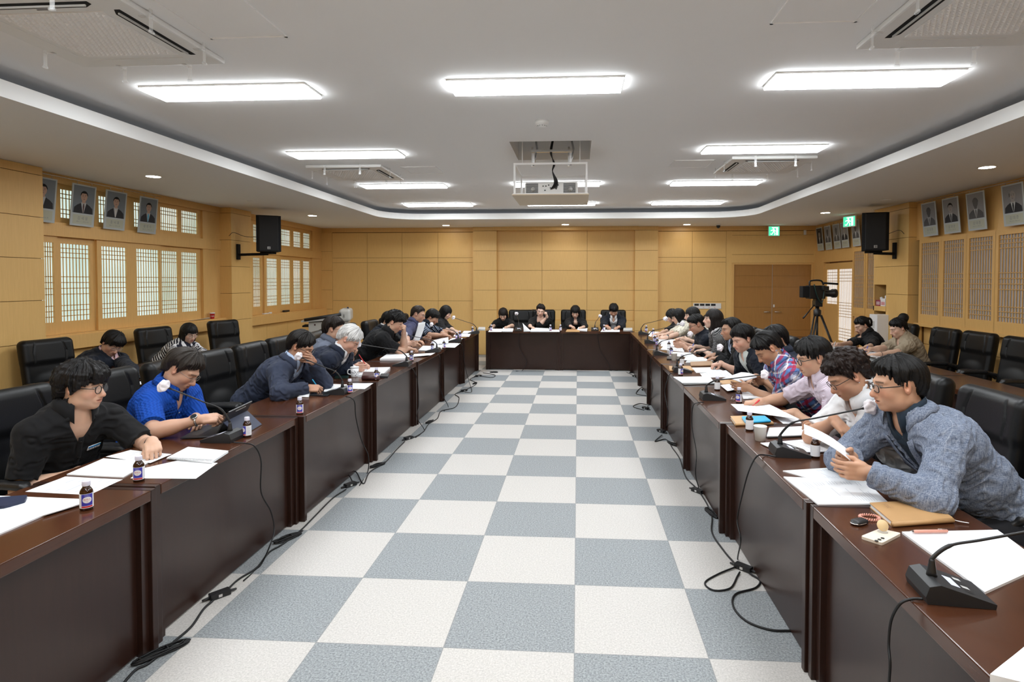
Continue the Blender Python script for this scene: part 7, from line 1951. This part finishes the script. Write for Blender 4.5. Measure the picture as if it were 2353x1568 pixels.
paper([(0.970, 1.431, 0.745), (1.135, 1.551, 0.745), (1.204, 1.552, 0.745), (1.078, 1.387, 0.745)], 'stack of sheets cut off at the near corner of the screen side', th=0.02)
pen((1.229, 2.249, 0.757), (1.373, 2.263, 0.757), 'coral pen lying on the booklet beside the diary', MATS['coral_plastic'], 0.006)
# pens in hands
def hand_pen(key, sd, label, mat, clip=None, ln=0.14, lean=(0, 0), r=0.0045):
    q = PEOPLE[key]; B_, tips, th = q['hands'][sd]; g = (Vector(th) + Vector(tips[0]))/2
    out = Vector(q['arms'][sd][2]) - g; out.z = 0; out = out.normalized()
    d = (Vector((lean[0], lean[1], 0)) + out*0.55 + Vector((0, 0, 0.85))).normalized()
    low = g - d*max(0.02, (g.z - 0.748)/max(d.z, 0.3)) if g.z < 0.83 else g - d*0.03
    pen(low, low + d*ln, label, mat, r, clip)
hand_pen('black_shirt', 'L', 'dark pen in the writing hand of the man in the black shirt', M_navyc, M_lblw)
hand_pen('slate_suit', 'R', 'sky blue pen in the hand of the man in the slate suit', M_sky)
hand_pen('black_polo', 'R', 'black pen in the hand of the man in the black polo', M_black)
hand_pen('white_hair', 'R', 'red pen in the hand of the white-haired man', M_red, M_red)
hand_pen('blue_polo', 'R', 'black stylus in the hand of the man in the blue polo', M_black)
hand_pen('pink_shirt', 'R', 'red pen in the hand of the man in pink', M_red, M_red, 0.15, (0.3, -0.3), 0.0055)
hand_pen('navy_blazer', 'R', 'black pen in the hand of the navy blazer', M_black)
hand_pen('tweed_woman', 'R', 'blue pen in the hand of the woman in tweed', M_blue)
hand_pen('far_bob', 'R', 'maroon pen in the hand of the far woman with the rounded bob', M_maroon)
hand_pen('far_man', 'R', 'orange pen in the hand of the far man', pr('orange_plastic', (0.8, 0.16, 0.03), 0.4))
hand_pen('scrunchie_woman', 'R', 'grey pen in the hand of the woman with the scrunchie', M_gray)
hand_pen('beige_woman', 'R', 'blue pen in the hand of the woman in beige', M_blue)
q = PEOPLE['white_shirt']['hands']['R']; g = (Vector(q[1][1]) + Vector(q[1][2]))/2
pen(g + Vector((-0.05, 0.0, 0.012)), g + Vector((0.08, 0.02, 0.03)), 'black marker with white cap between the fingers of the white shirt', M_black, M_lblw and 0.006, M_lblw)
paper([(3.369, 8.211, 0.742), (3.644, 8.707, 0.742), (3.831, 8.610, 0.742), (3.583, 8.128, 0.742)], 'sheet under the hand of the woman with the scrunchie')
paper([(3.519, 7.495, 0.742), (3.851, 8.147, 0.742), (4.077, 7.973, 0.742), (3.750, 7.350, 0.742)], 'sheet under the hands of the woman in beige', lines=4)

# ================================================================ CABLES
def cable(pts, label, r=0.0042, group='microphone cables'):
    c = Vector(pts[0]); o = MB().tube([p - c for p in bez(pts, 8)], r, 6).build('microphone_cable', M_rubber); o.location = c
    tag(o, label, 'cable', group)
def junction(p, rz, label):
    t = empty('cable_junction_box', (p[0], p[1], 0.0), rz, label, 'junction box', 'cable junction boxes on the floor')
    MB().bbox(-0.05, 0.05, -0.022, 0.022, 0.001, 0.030, 0.003).build('box', M_black, t)
    MB().box(-0.012, 0.006, -0.0225, -0.0222, 0.008, 0.022).build('socket', M_gray, t)
    for s in (-1, 1): MB().tube([(s*0.05, 0, 0.014), (s*0.085, 0.004, 0.010)], [0.008, 0.006], 8).build('plug', M_dgrey, t)
def bundle(p, rz, label, s=1.0):
    m = MB(); rr = random.Random(int(abs(p[0])*1000))
    for k in range(6):
        a = 0.09*s*rr.uniform(0.8, 1.1); b_ = 0.018*s*rr.uniform(0.6, 1.3); z = 0.008 + 0.005*(k % 3)
        m.tube([(a*math.cos(q), b_*math.sin(q) + rr.uniform(-1, 1)*0.003, z + 0.004*math.sin(2*q + k)) for q in [2*PI*i/16 for i in range(17)]], 0.0038, 5, cap=False)
    m.tube([(0.02, 0.022*math.cos(q), 0.012 + 0.013*math.sin(q)) for q in [2*PI*i/8 for i in range(9)]], 0.004, 5, cap=False)
    o = m.build('cable_bundle', M_rubber); o.location = (p[0], p[1], 0); o.rotation_euler = (0, 0, rz); tag(o, label, 'cable', 'tied cable bundles on the floor')
cable([(-1.987, 3.268, 0.750), (-1.917, 3.269, 0.746), (-1.850, 3.257, 0.733), (-1.840, 3.306, 0.632), (-1.860, 3.338, 0.441), (-1.840, 3.407, 0.298), (-1.830, 3.426, 0.184), (-1.800, 3.328, 0.136), (-1.863, 3.324, 0.006), (-1.861, 3.147, 0.006)], 'black cable falling from the microphone of the blue polo to the floor')
cable([(-1.861, 4.625, 0.750), (-1.820, 4.612, 0.746), (-1.830, 4.730, 0.683), (-1.830, 4.756, 0.551), (-1.820, 4.844, 0.346), (-1.800, 4.951, 0.174), (-1.835, 5.033, 0.006), (-1.781, 4.694, 0.006)], 'black cable falling from the microphone of the slate suit to the floor')
cable([(-1.818, 6.229, 0.750), (-1.784, 6.227, 0.746), (-1.800, 6.420, 0.669), (-1.800, 6.542, 0.531), (-1.800, 6.574, 0.278), (-1.780, 6.427, 0.163), (-1.710, 6.474, 0.006), (-1.727, 6.179, 0.006)], 'thin cable falling before the white-haired man')
cable([(-1.782, 7.403, 0.750), (-1.752, 7.349, 0.746), (-1.790, 7.580, 0.648), (-1.790, 7.527, 0.418), (-1.780, 7.628, 0.200), (-1.717, 7.733, 0.006), (-1.716, 7.470, 0.006)], 'thin cable falling before the black polo')
cable([(-1.774, 8.717, 0.750), (-1.790, 9.098, 0.655), (-1.780, 9.220, 0.345), (-1.740, 9.376, 0.056), (-1.598, 8.826, 0.006), (-1.690, 8.750, 0.006)], 'thin cable falling before the striped polo')
cable([(-1.884, 2.291, 0.006), (-1.898, 2.386, 0.006), (-1.872, 2.437, 0.006), (-1.869, 2.588, 0.006), (-1.867, 2.709, 0.006), (-1.904, 2.859, 0.006), (-1.901, 2.934, 0.010)], 'floor cable along the nearest window-side table', 0.006)
cable([(-1.890, 3.031, 0.010), (-1.898, 3.159, 0.006), (-1.869, 3.298, 0.006), (-1.899, 3.490, 0.006), (-1.873, 3.600, 0.006), (-1.855, 3.811, 0.006), (-1.867, 4.068, 0.006), (-1.882, 4.406, 0.006), (-1.852, 4.587, 0.010)], 'floor cable from the first junction box to the second, window side', 0.0055)
cable([(-1.842, 4.720, 0.010), (-1.955, 4.894, 0.030), (-1.978, 4.874, 0.006), (-1.958, 4.901, 0.050), (-1.921, 4.984, 0.020), (-1.764, 4.737, 0.006), (-1.816, 5.035, 0.006), (-1.771, 5.311, 0.006), (-1.791, 5.703, 0.006), (-1.793, 6.006, 0.010)], 'floor cable looping past the second junction box, window side', 0.005)
cable([(-1.759, 6.127, 0.010), (-1.723, 6.287, 0.006), (-1.710, 6.474, 0.006), (-1.737, 6.774, 0.006), (-1.703, 7.061, 0.006), (-1.749, 7.468, 0.006), (-1.619, 7.713, 0.006), (-1.689, 8.320, 0.006), (-1.806, 8.605, 0.006), (-1.730, 8.888, 0.006), (-1.642, 9.505, 0.006), (-1.826, 9.919, 0.006), (-1.732, 10.247, 0.006), (-1.483, 10.124, 0.006), (-1.470, 10.409, 0.006), (-1.718, 10.641, 0.006)], 'floor cable winding to the far corner, window side', 0.005)
for p, rz, l in (((-1.899, 2.987, 0.000), 0.9, 'black junction box beside the nearest window-side tables'), ((-1.855, 4.686, 0.000), 1.0, 'black junction box before the slate suit, window side'), ((-1.792, 6.127, 0.000), 1.1, 'black junction box before the white-haired man'), ((-1.723, 8.849, 0.000), 1.0, 'black junction box before the striped polo'), ((-1.737, 10.236, 0.000), 0.8, 'black junction box in the far window-side corner')): junction(p, rz, l)
for p, rz, l, s in (((-1.869, 2.507, 0.000), 0.95, 'tied black cable bundle by the nearest window-side seam', 1.25), ((-1.878, 3.689, 0.000), 1.0, 'tied black cable bundle by the second window-side seam', 1.1), ((-1.807, 5.212, 0.000), 1.0, 'tied black cable bundle by the third window-side seam', 0.9), ((-1.749, 6.862, 0.000), 1.2, 'tied black cable bundle by the fourth window-side seam', 0.8), ((-1.670, 9.497, 0.000), 1.2, 'small tied cable bundle far along the window side', 0.7)): bundle(p, rz, l, s)
# screen side
cable([(1.055, 3.194, 0.750), (1.009, 3.235, 0.746), (0.940, 3.151, 0.760), (0.940, 3.290, 0.635), (0.930, 3.376, 0.470), (0.920, 3.433, 0.309), (0.900, 3.285, 0.260), (0.968, 3.594, 0.006), (0.959, 3.492, 0.010)], 'black cable falling from the microphone of the blazer to the floor')
cable([(0.970, 4.596, 0.750), (0.927, 4.596, 0.746), (0.930, 4.815, 0.669), (0.930, 4.845, 0.502), (0.920, 4.612, 0.356), (0.900, 4.538, 0.210), (0.985, 4.838, 0.006), (0.959, 4.726, 0.010)], 'black cable falling from the microphone of the plaid shirt to the floor')
cable([(0.980, 6.034, 0.750), (0.930, 6.044, 0.730), (0.930, 6.334, 0.507), (0.920, 6.048, 0.338), (1.004, 6.756, 0.006), (0.933, 6.596, 0.006)], 'thin cable falling before the navy blazer')
cable([(0.963, 7.422, 0.750), (0.930, 7.497, 0.707), (0.930, 7.621, 0.489), (0.920, 7.272, 0.384), (0.991, 8.200, 0.006), (0.934, 7.914, 0.006)], 'thin cable falling before the woman in tweed')
cable([(1.015, 1.783, 0.750), (0.987, 1.788, 0.746), (0.950, 1.781, 0.734), (0.940, 1.808, 0.670), (0.930, 1.801, 0.601), (0.920, 1.772, 0.553), (0.920, 1.782, 0.456)], 'black cable falling from the nearest microphone, screen side')
cable([(0.970, 4.679, 0.010), (0.974, 4.463, 0.006), (0.954, 4.217, 0.006), (0.897, 3.959, 0.006), (0.910, 3.705, 0.006), (0.936, 3.502, 0.010)], 'floor cable along the second screen-side table', 0.0055)
cable([(0.938, 3.491, 0.010), (0.806, 3.398, 0.006), (0.710, 3.294, 0.006), (0.741, 3.217, 0.006), (0.836, 3.246, 0.006), (0.909, 3.379, 0.006), (0.934, 3.419, 0.012)], 'cable loop beside the near junction box, screen side', 0.005)
cable([(0.986, 3.412, 0.010), (1.022, 3.338, 0.006), (0.971, 3.255, 0.006), (0.848, 3.184, 0.006), (0.804, 3.058, 0.006), (0.835, 2.932, 0.006), (0.929, 2.865, 0.006), (1.041, 2.865, 0.006)], 'floor cable curling under the near screen-side table', 0.0055)
cable([(0.917, 6.450, 0.010), (0.810, 6.196, 0.006), (0.936, 6.289, 0.006), (0.953, 5.964, 0.006), (0.964, 5.602, 0.006), (0.927, 5.103, 0.006), (0.958, 4.825, 0.010)], 'floor cable along the third screen-side table', 0.005)
cable([(0.864, 7.697, 0.006), (0.743, 7.901, 0.006), (0.850, 8.104, 0.006), (0.997, 8.057, 0.006), (1.027, 8.601, 0.006), (0.873, 8.822, 0.006), (1.020, 9.350, 0.010), (1.083, 9.081, 0.006), (1.133, 9.863, 0.006), (1.048, 10.299, 0.006), (0.900, 10.874, 0.006)], 'floor cable winding to the far corner, screen side', 0.005)
for p, rz, l in (((0.968, 3.471, 0.000), -0.75, 'black junction box beside the near screen-side table'), ((0.957, 4.734, 0.000), -0.9, 'black junction box before the plaid shirt, screen side'), ((0.934, 6.600, 0.000), -1.0, 'black junction box before the navy blazer'), ((0.895, 7.778, 0.000), -1.0, 'black junction box before the tweed woman'), ((1.030, 9.073, 0.000), -1.0, 'black junction box far along the screen side'), ((1.011, 10.379, 0.000), -0.9, 'black junction box in the far screen-side corner')): junction(p, rz, l)
for p, rz, l, s in (((0.966, 4.295, 0.000), -1.35, 'tied black cable bundle by the second screen-side seam', 1.0), ((0.974, 6.097, 0.000), -1.1, 'tied black cable bundle by the third screen-side seam', 0.9), ((1.020, 8.442, 0.000), -1.2, 'tied cable bundle far along the screen side', 0.7), ((1.014, 10.818, 0.000), 0.2, 'tied cable bundle at the door end of the far table', 0.8), ((-1.526, 10.693, 0.000), 0.1, 'tied cable bundle at the window end of the far table', 0.8)): bundle(p, rz, l, s)
cable([(-1.097, 11.045, 0.706), (-1.088, 11.040, 0.419), (-0.955, 11.030, 0.175), (-1.030, 10.950, 0.006), (-1.146, 10.889, 0.006)], 'thin cable hanging down the far table, window half')
cable([(0.363, 11.045, 0.715), (0.428, 11.040, 0.391), (0.574, 11.030, 0.149), (0.625, 11.065, 0.006), (0.759, 11.128, 0.006)], 'thin cable hanging down the far table, door half')

# ================================================================ THINGS AROUND THE ROOM
def portrait(yz0, x, w, h, rz, label, shade, suit, tie, shirt, hair=True, facec=(0.42, 0.27, 0.20), lines=('', ''), bald=False, sil=False, lean=0.10):
    """hanging picture: photo above, caption card below; local x across, local z up"""
    t = empty('portrait_poster', (x, yz0[0], yz0[1]), rz, label, 'portrait', 'hanging portraits')
    t.rotation_euler = (lean, 0, rz)
    MB().bbox(-w/2, w/2, -0.004, 0.004, 0, h, 0.001).build('board', [MATS.get('poster_board') or pr('poster_board', (0.42, 0.46, 0.47), 0.5)], t)
    y = -0.0046
    zc = h*0.31
    MB().box(-w*0.44, w*0.44, y, y + 0.0004, zc, h*0.965).build('photo_ground', shade, t)
    MB().box(-w*0.40, w*0.40, y, y + 0.0004, h*0.05, h*0.27).build('caption_card', [MATS.get('caption_card') or pr('caption_card', (0.42, 0.43, 0.34), 0.6)], t)
    def poly(name, pts, mat, d): MB().add([(a*w, y - d, zc + b_*h*0.655) for a, b_ in pts], [tuple(range(len(pts)))]).build(name, mat, t)
    el = lambda cx, cy, rx, ry, n=20, a0=0, a1=2*PI: [(cx + rx*math.cos(a0 + (a1-a0)*i/n), cy + ry*math.sin(a0 + (a1-a0)*i/n)) for i in range(n + (a1 - a0 < 6))]
    poly('suit', [(-0.40, 0.0), (0.40, 0.0), (0.38, 0.20), (0.26, 0.30), (0.10, 0.38), (-0.10, 0.38), (-0.26, 0.30), (-0.38, 0.20)], suit, 0.0003)
    poly('shirt', [(-0.02, 0.02), (0.02, 0.02), (0.11, 0.38), (0.06, 0.43), (-0.06, 0.43), (-0.11, 0.38)], shirt, 0.0006)
    if tie: poly('tie', [(-0.012, 0.02), (0.012, 0.02), (0.034, 0.26), (0.018, 0.36), (-0.018, 0.36), (-0.034, 0.26)], tie, 0.0009)
    fm = MATS.get('face%s' % str(facec)) or pr('face%s' % str(facec), facec, 0.6)
    poly('neck', [(-0.07, 0.38), (0.07, 0.38), (0.075, 0.52), (-0.075, 0.52)], fm, 0.0008)
    poly('face', el(0, 0.62, 0.135, 0.185), fm, 0.0012)
    hm_ = suit if sil else M_blackm
    if not bald: poly('hair', el(0, 0.655, 0.155, 0.175, 16, -0.1, PI + 0.1) + [(-0.13, 0.66), (-0.09, 0.735), (0.09, 0.735), (0.13, 0.66)], hm_, 0.0016)
    else: poly('hair', [(-0.15, 0.56), (-0.15, 0.70), (-0.12, 0.73), (-0.125, 0.6)], hm_, 0.0016)
    if not sil:
        for s in (-1, 1):
            poly('eye', el(s*0.055, 0.635, 0.020, 0.008, 8), M_blackm, 0.0019); poly('brow', [(s*0.03, 0.672), (s*0.085, 0.676), (s*0.085, 0.684), (s*0.03, 0.684)][::s], M_blackm, 0.0019)
        poly('mouth', el(0, 0.525, 0.035, 0.008, 8), M_maroon, 0.0019); poly('nose', [(-0.016, 0.572), (0.016, 0.572), (0.007, 0.63), (-0.007, 0.63)], MATS.get('nose') or pr('nose', (0.33, 0.20, 0.14), 0.6), 0.0019)
    for k, s in enumerate(lines):
        if s:
            m = text_mb(s, (0.045, 0.018)[k]); m.v = [(a, y - 0.0007, h*(0.185, 0.105)[k] + b_) for a, b_, _ in m.v]; m.build('caption_lettering', M_ink, t)
    for s in (-1, 1): MB().tube([(s*w*0.3, 0, h), (s*w*0.3, 0.0, h + 0.03)], 0.003, 6).build('hanger', M_chrome, t)
    return t
SH1 = pr('photo_blue_grey', (0.13, 0.16, 0.19), 0.5); SH2 = pr('photo_grey', (0.20, 0.20, 0.21), 0.5); SHD = pr('photo_black', (0.02, 0.02, 0.022), 0.5)
ST = pr('suit_dark', (0.012, 0.013, 0.018), 0.7); STG = pr('silhouette_grey', (0.075, 0.075, 0.08), 0.7); SW = pr('shirt_pale', (0.40, 0.41, 0.42), 0.6); GF = (0.28, 0.26, 0.25)
RL = PI/2
for y, l, tie, nm in ((6.14, 'portrait partly hidden by the near pier, dark suit', None, '규'), (6.68, 'portrait of a man in a black suit with red tie', M_maroon, '김 세 웅'), (7.17, 'portrait of a man in a dark suit with grey tie', M_gray, '홍 낙 표'), (7.74, 'portrait of a man with glasses and light blue tie', M_sky, '황 정 수')):
    portrait((y, 2.33), -5.89, 0.34, 0.49, RL, l + ', hanging over the paper windows', SH1, ST, tie, SW, lines=(nm, '2006. 7. 1 ~ 2010. 6. 30'))
for y, l, kw in ((8.97, 'portrait with blank grey silhouette, nearest the wall speaker, screen side', dict(sil=True)), (8.47, 'black and white portrait of a man in a dark suit over the lattice screens', dict()), (7.96, 'portrait with blank grey silhouette beside the balding man, screen side', dict(sil=True)), (7.31, 'black and white portrait of a balding man with glasses over the lattice screens', dict(bald=True))):
    portrait((y, 2.34), 5.13, 0.35, 0.49, -RL, l, SH2, STG if kw.get('sil') else ST, M_blackm if not kw.get('sil') else STG, SW, facec=(0.075, 0.075, 0.08) if kw.get('sil') else GF, lines=('김 대 준', '1952. 5. 5 ~ 1956. 8. 8'), **kw)
for k, (y, l) in enumerate(((12.97, 'darkest of the far portraits, in the corner by the doors'), (12.56, 'far portrait with blank silhouette, second from the corner'), (12.15, 'far portrait with blank silhouette, third from the corner'), (11.80, 'far portrait of a man in a tall hat behind the exit sign'), (11.34, 'far portrait with blank silhouette next to the wall speaker'))):
    sil = k in (1, 2, 4)
    portrait((y, 2.33), 5.17, 0.30, 0.49, -RL, l, SHD if k == 0 else SH2, STG if sil else ST, None, SW, facec=(0.075, 0.075, 0.08) if sil else GF, sil=sil, lines=('이 상 훈', ''))
for x, y0, y1, s in ((-5.86, 6.0, 8.0, 'window side'), (5.12, 7.1, 9.3, 'screen side')):
    m = MB().tube([(x, y0, 2.86), (x, y1, 2.86)], 0.004, 6); tag(m.build('picture_rail_wire', M_chrome), 'thin steel picture wire along the ceiling, ' + s, 'picture wire', 'picture wires')

# electronic lectern
t = empty('lectern', (-4.86, 11.15, 0), 0.30, 'grey electronic lectern with sloping black console top by the far windows', 'lectern')
MB().bbox(-0.30, 0.42, -0.22, 0.26, 0.0, 0.90, 0.012).build('cabinet', M_lect, t)
F = Field().box((0.36, 0.03, 1.02), (0.11, 0.33, 0.12), None, 0.06, 0.02)
V, Q = F.mesh(0.010); np_mesh('console_hump', V, Q, M_lect, t)
sl = lambda x: 0.93 + (x + 0.42)*0.155
MB().add([(-0.42, -0.30, 0.90), (0.36, -0.30, 0.95), (0.36, 0.32, 0.95), (-0.42, 0.32, 0.90), (-0.42, -0.30, sl(-0.42)), (0.36, -0.30, sl(0.36)), (0.36, 0.32, sl(0.36)), (-0.42, 0.32, sl(-0.42))],
         [(3, 2, 1, 0), (4, 5, 6, 7), (0, 1, 5, 4), (1, 2, 6, 5), (2, 3, 7, 6), (3, 0, 4, 7)]).build('sloping_top', M_lect, t)
m = MB(); m.tube([(-0.36, -0.303, 0.945), (0.30, -0.303, 1.045)], 0.030, 10); m.build('black_inlay', M_black, t)
MB().box(-0.36, 0.22, -0.24, 0.28, 0.0, 0.003).xf(Matrix.Translation((0, 0, 0.996)) @ Matrix.Rotation(-0.153, 4, 'Y')).build('touch_screen', M_screen, t)
MB().box(-0.42, -0.30, -0.15, 0.2, 0.80, 0.83).build('side_shelf', M_blackm, t)
MB().box(-0.20, -0.17, -0.2225, -0.2205, 0.83, 0.86).build('indicator', M_maroon, t)
MB().tube([(0.40, 0.05, 1.14), (0.40, 0.0, 1.16), (0.40, -0.15, 1.165)], 0.012, 8).build('pen_holder', M_navyc, t)

# water dispenser, tissue boxes in the pier niches
t = empty('water_dispenser', (5.02, 10.14, 0), 0, 'tall white water dispenser with black tap bay standing at the pier', 'water dispenser')
MB().bbox(-0.12, 0.13, -0.13, 0.13, 0.0, 1.13, 0.008).build('tower', M_lblw, t)
MB().box(-0.128, -0.119, -0.10, 0.10, 0.55, 0.83).build('tap_bay', M_black, t)
for y in (-0.04, 0.04): MB().tube([(-0.13, y, 0.77), (-0.155, y, 0.765), (-0.158, y, 0.73)], 0.009, 8).build('tap', M_chrome, t)
MB().box(-0.165, -0.12, -0.09, 0.09, 0.55, 0.57).build('drip_tray', M_dgrey, t)
MB().box(-0.1235, -0.12, -0.05, 0.05, 0.90, 1.02).build('control_panel', M_gray, t)
for k, (y, l, mt) in enumerate(((10.26, 'white tissue box in the upper niche of the pier', M_lblw), (10.42, 'crimson patterned tissue box in the upper niche of the pier', MATS.get('crimson') or pr('crimson', (0.30, 0.03, 0.08), 0.5)))):
    t = empty('tissue_box', (5.17, y, 1.26), 0, l, 'tissue box', 'tissue boxes in the niche')
    MB().bbox(-0.06, 0.06, -0.075, 0.075, 0, (0.13, 0.10)[k], 0.004).build('carton', mt, t)
    m = MB(); m.lathe([(0.03, 0.0), (0.02, 0.02), (0.028, 0.04), (0.012, 0.055)], 9, (0, 0, (0.128, 0.098)[k])); m.build('tissue', M_paper, t)
    m = MB()
    for q in range(3): m.box(-0.0615, -0.0605, -0.055 + 0.04*q, -0.035 + 0.04*q, 0.02, 0.075)
    m.build('carton_print', M_lblw if k else M_red, t)

# video camera on tripod
t = empty('camera_tripod', (3.96, 10.05, 0), 0.0, 'black camera tripod standing before the double door', 'tripod')
MB().lathe([(0.055, 1.10), (0.06, 1.13), (0.06, 1.20), (0.03, 1.22), (0.03, 1.26)], 18).build('bowl', M_black, t)
MB().bbox(-0.06, 0.06, -0.07, 0.07, 1.26, 1.36, 0.01).build('fluid_head', M_black, t)
MB().tube([(0.0, 0.0, 0.55), (0.0, 0.0, 1.12)], 0.018, 10).build('centre_column', M_black, t)
for k in range(3):
    a = [-2.3, -0.75, 1.6][k]; c, s = math.cos(a), math.sin(a)
    l = MB()
    for d in (-0.022, 0.022): l.tube([(0.06*c - s*d, 0.06*s + c*d, 1.12), (0.34*c - s*d, 0.34*s + c*d, 0.42)], 0.011, 8)
    l = l.build('leg', M_black, t); MB().tube([(0.20*c, 0.20*s, 0.77), (0.50*c, 0.50*s, 0.02)], 0.012, 8).build('leg_lower', M_dgrey, l)
    MB().lathe([(0.02, 0), (0.018, 0.025)], 10, (0.505*c, 0.505*s, 0)).build('foot', M_rubber, l)
    MB().tube([(0.0, 0.0, 0.60), (0.235*c, 0.235*s, 0.66)], 0.007, 6).build('spreader', M_dgrey, t)
MB().tube([(-0.04, 0.0, 1.30), (-0.16, -0.10, 1.20), (-0.30, -0.20, 1.08)], [0.009, 0.009, 0.014], 8).build('pan_handle', M_black, t)
t = empty('video_camera', (3.96, 10.05, 1.36), 0.12, 'black shoulder video camera with long lens mounted on the tripod', 'video camera')
MB().bbox(-0.17, 0.10, -0.07, 0.07, 0.03, 0.25, 0.012).build('body', M_black, t)
MB().bbox(-0.28, -0.16, -0.06, 0.06, 0.05, 0.24, 0.010).build('battery_pack', M_blackm, t)
MB().lathe([(0.045, 0), (0.055, 0.02), (0.058, 0.14), (0.072, 0.15), (0.072, 0.21), (0.066, 0.215)], 20).xf(Matrix.Translation((0.10, 0, 0.12)) @ Matrix.Rotation(PI/2, 4, 'Y')).build('zoom_lens', M_black, t)
MB().tube(bez([(-0.14, 0, 0.25), (-0.12, 0, 0.325), (0.05, 0, 0.33), (0.10, 0, 0.26)], 6), 0.014, 8).build('carry_handle', M_black, t)
MB().tube([(0.06, -0.08, 0.29), (0.30, -0.08, 0.275)], 0.017, 10).build('shotgun_microphone', M_blackm, t)
MB().bbox(0.02, 0.12, -0.14, -0.075, 0.17, 0.24, 0.008).build('viewfinder', M_black, t)
MB().box(-0.05, 0.05, -0.05, 0.05, 0.0, 0.03).build('shoulder_plate', M_dgrey, t)
m = MB(); m.tube(bez([(-0.10, -0.075, 0.27), (-0.06, -0.09, 0.10), (0.02, -0.085, -0.04), (0.06, -0.08, 0.08), (0.08, -0.075, 0.25)], 6), 0.010, 6); m.build('strap', MATS['dark_green'], t)
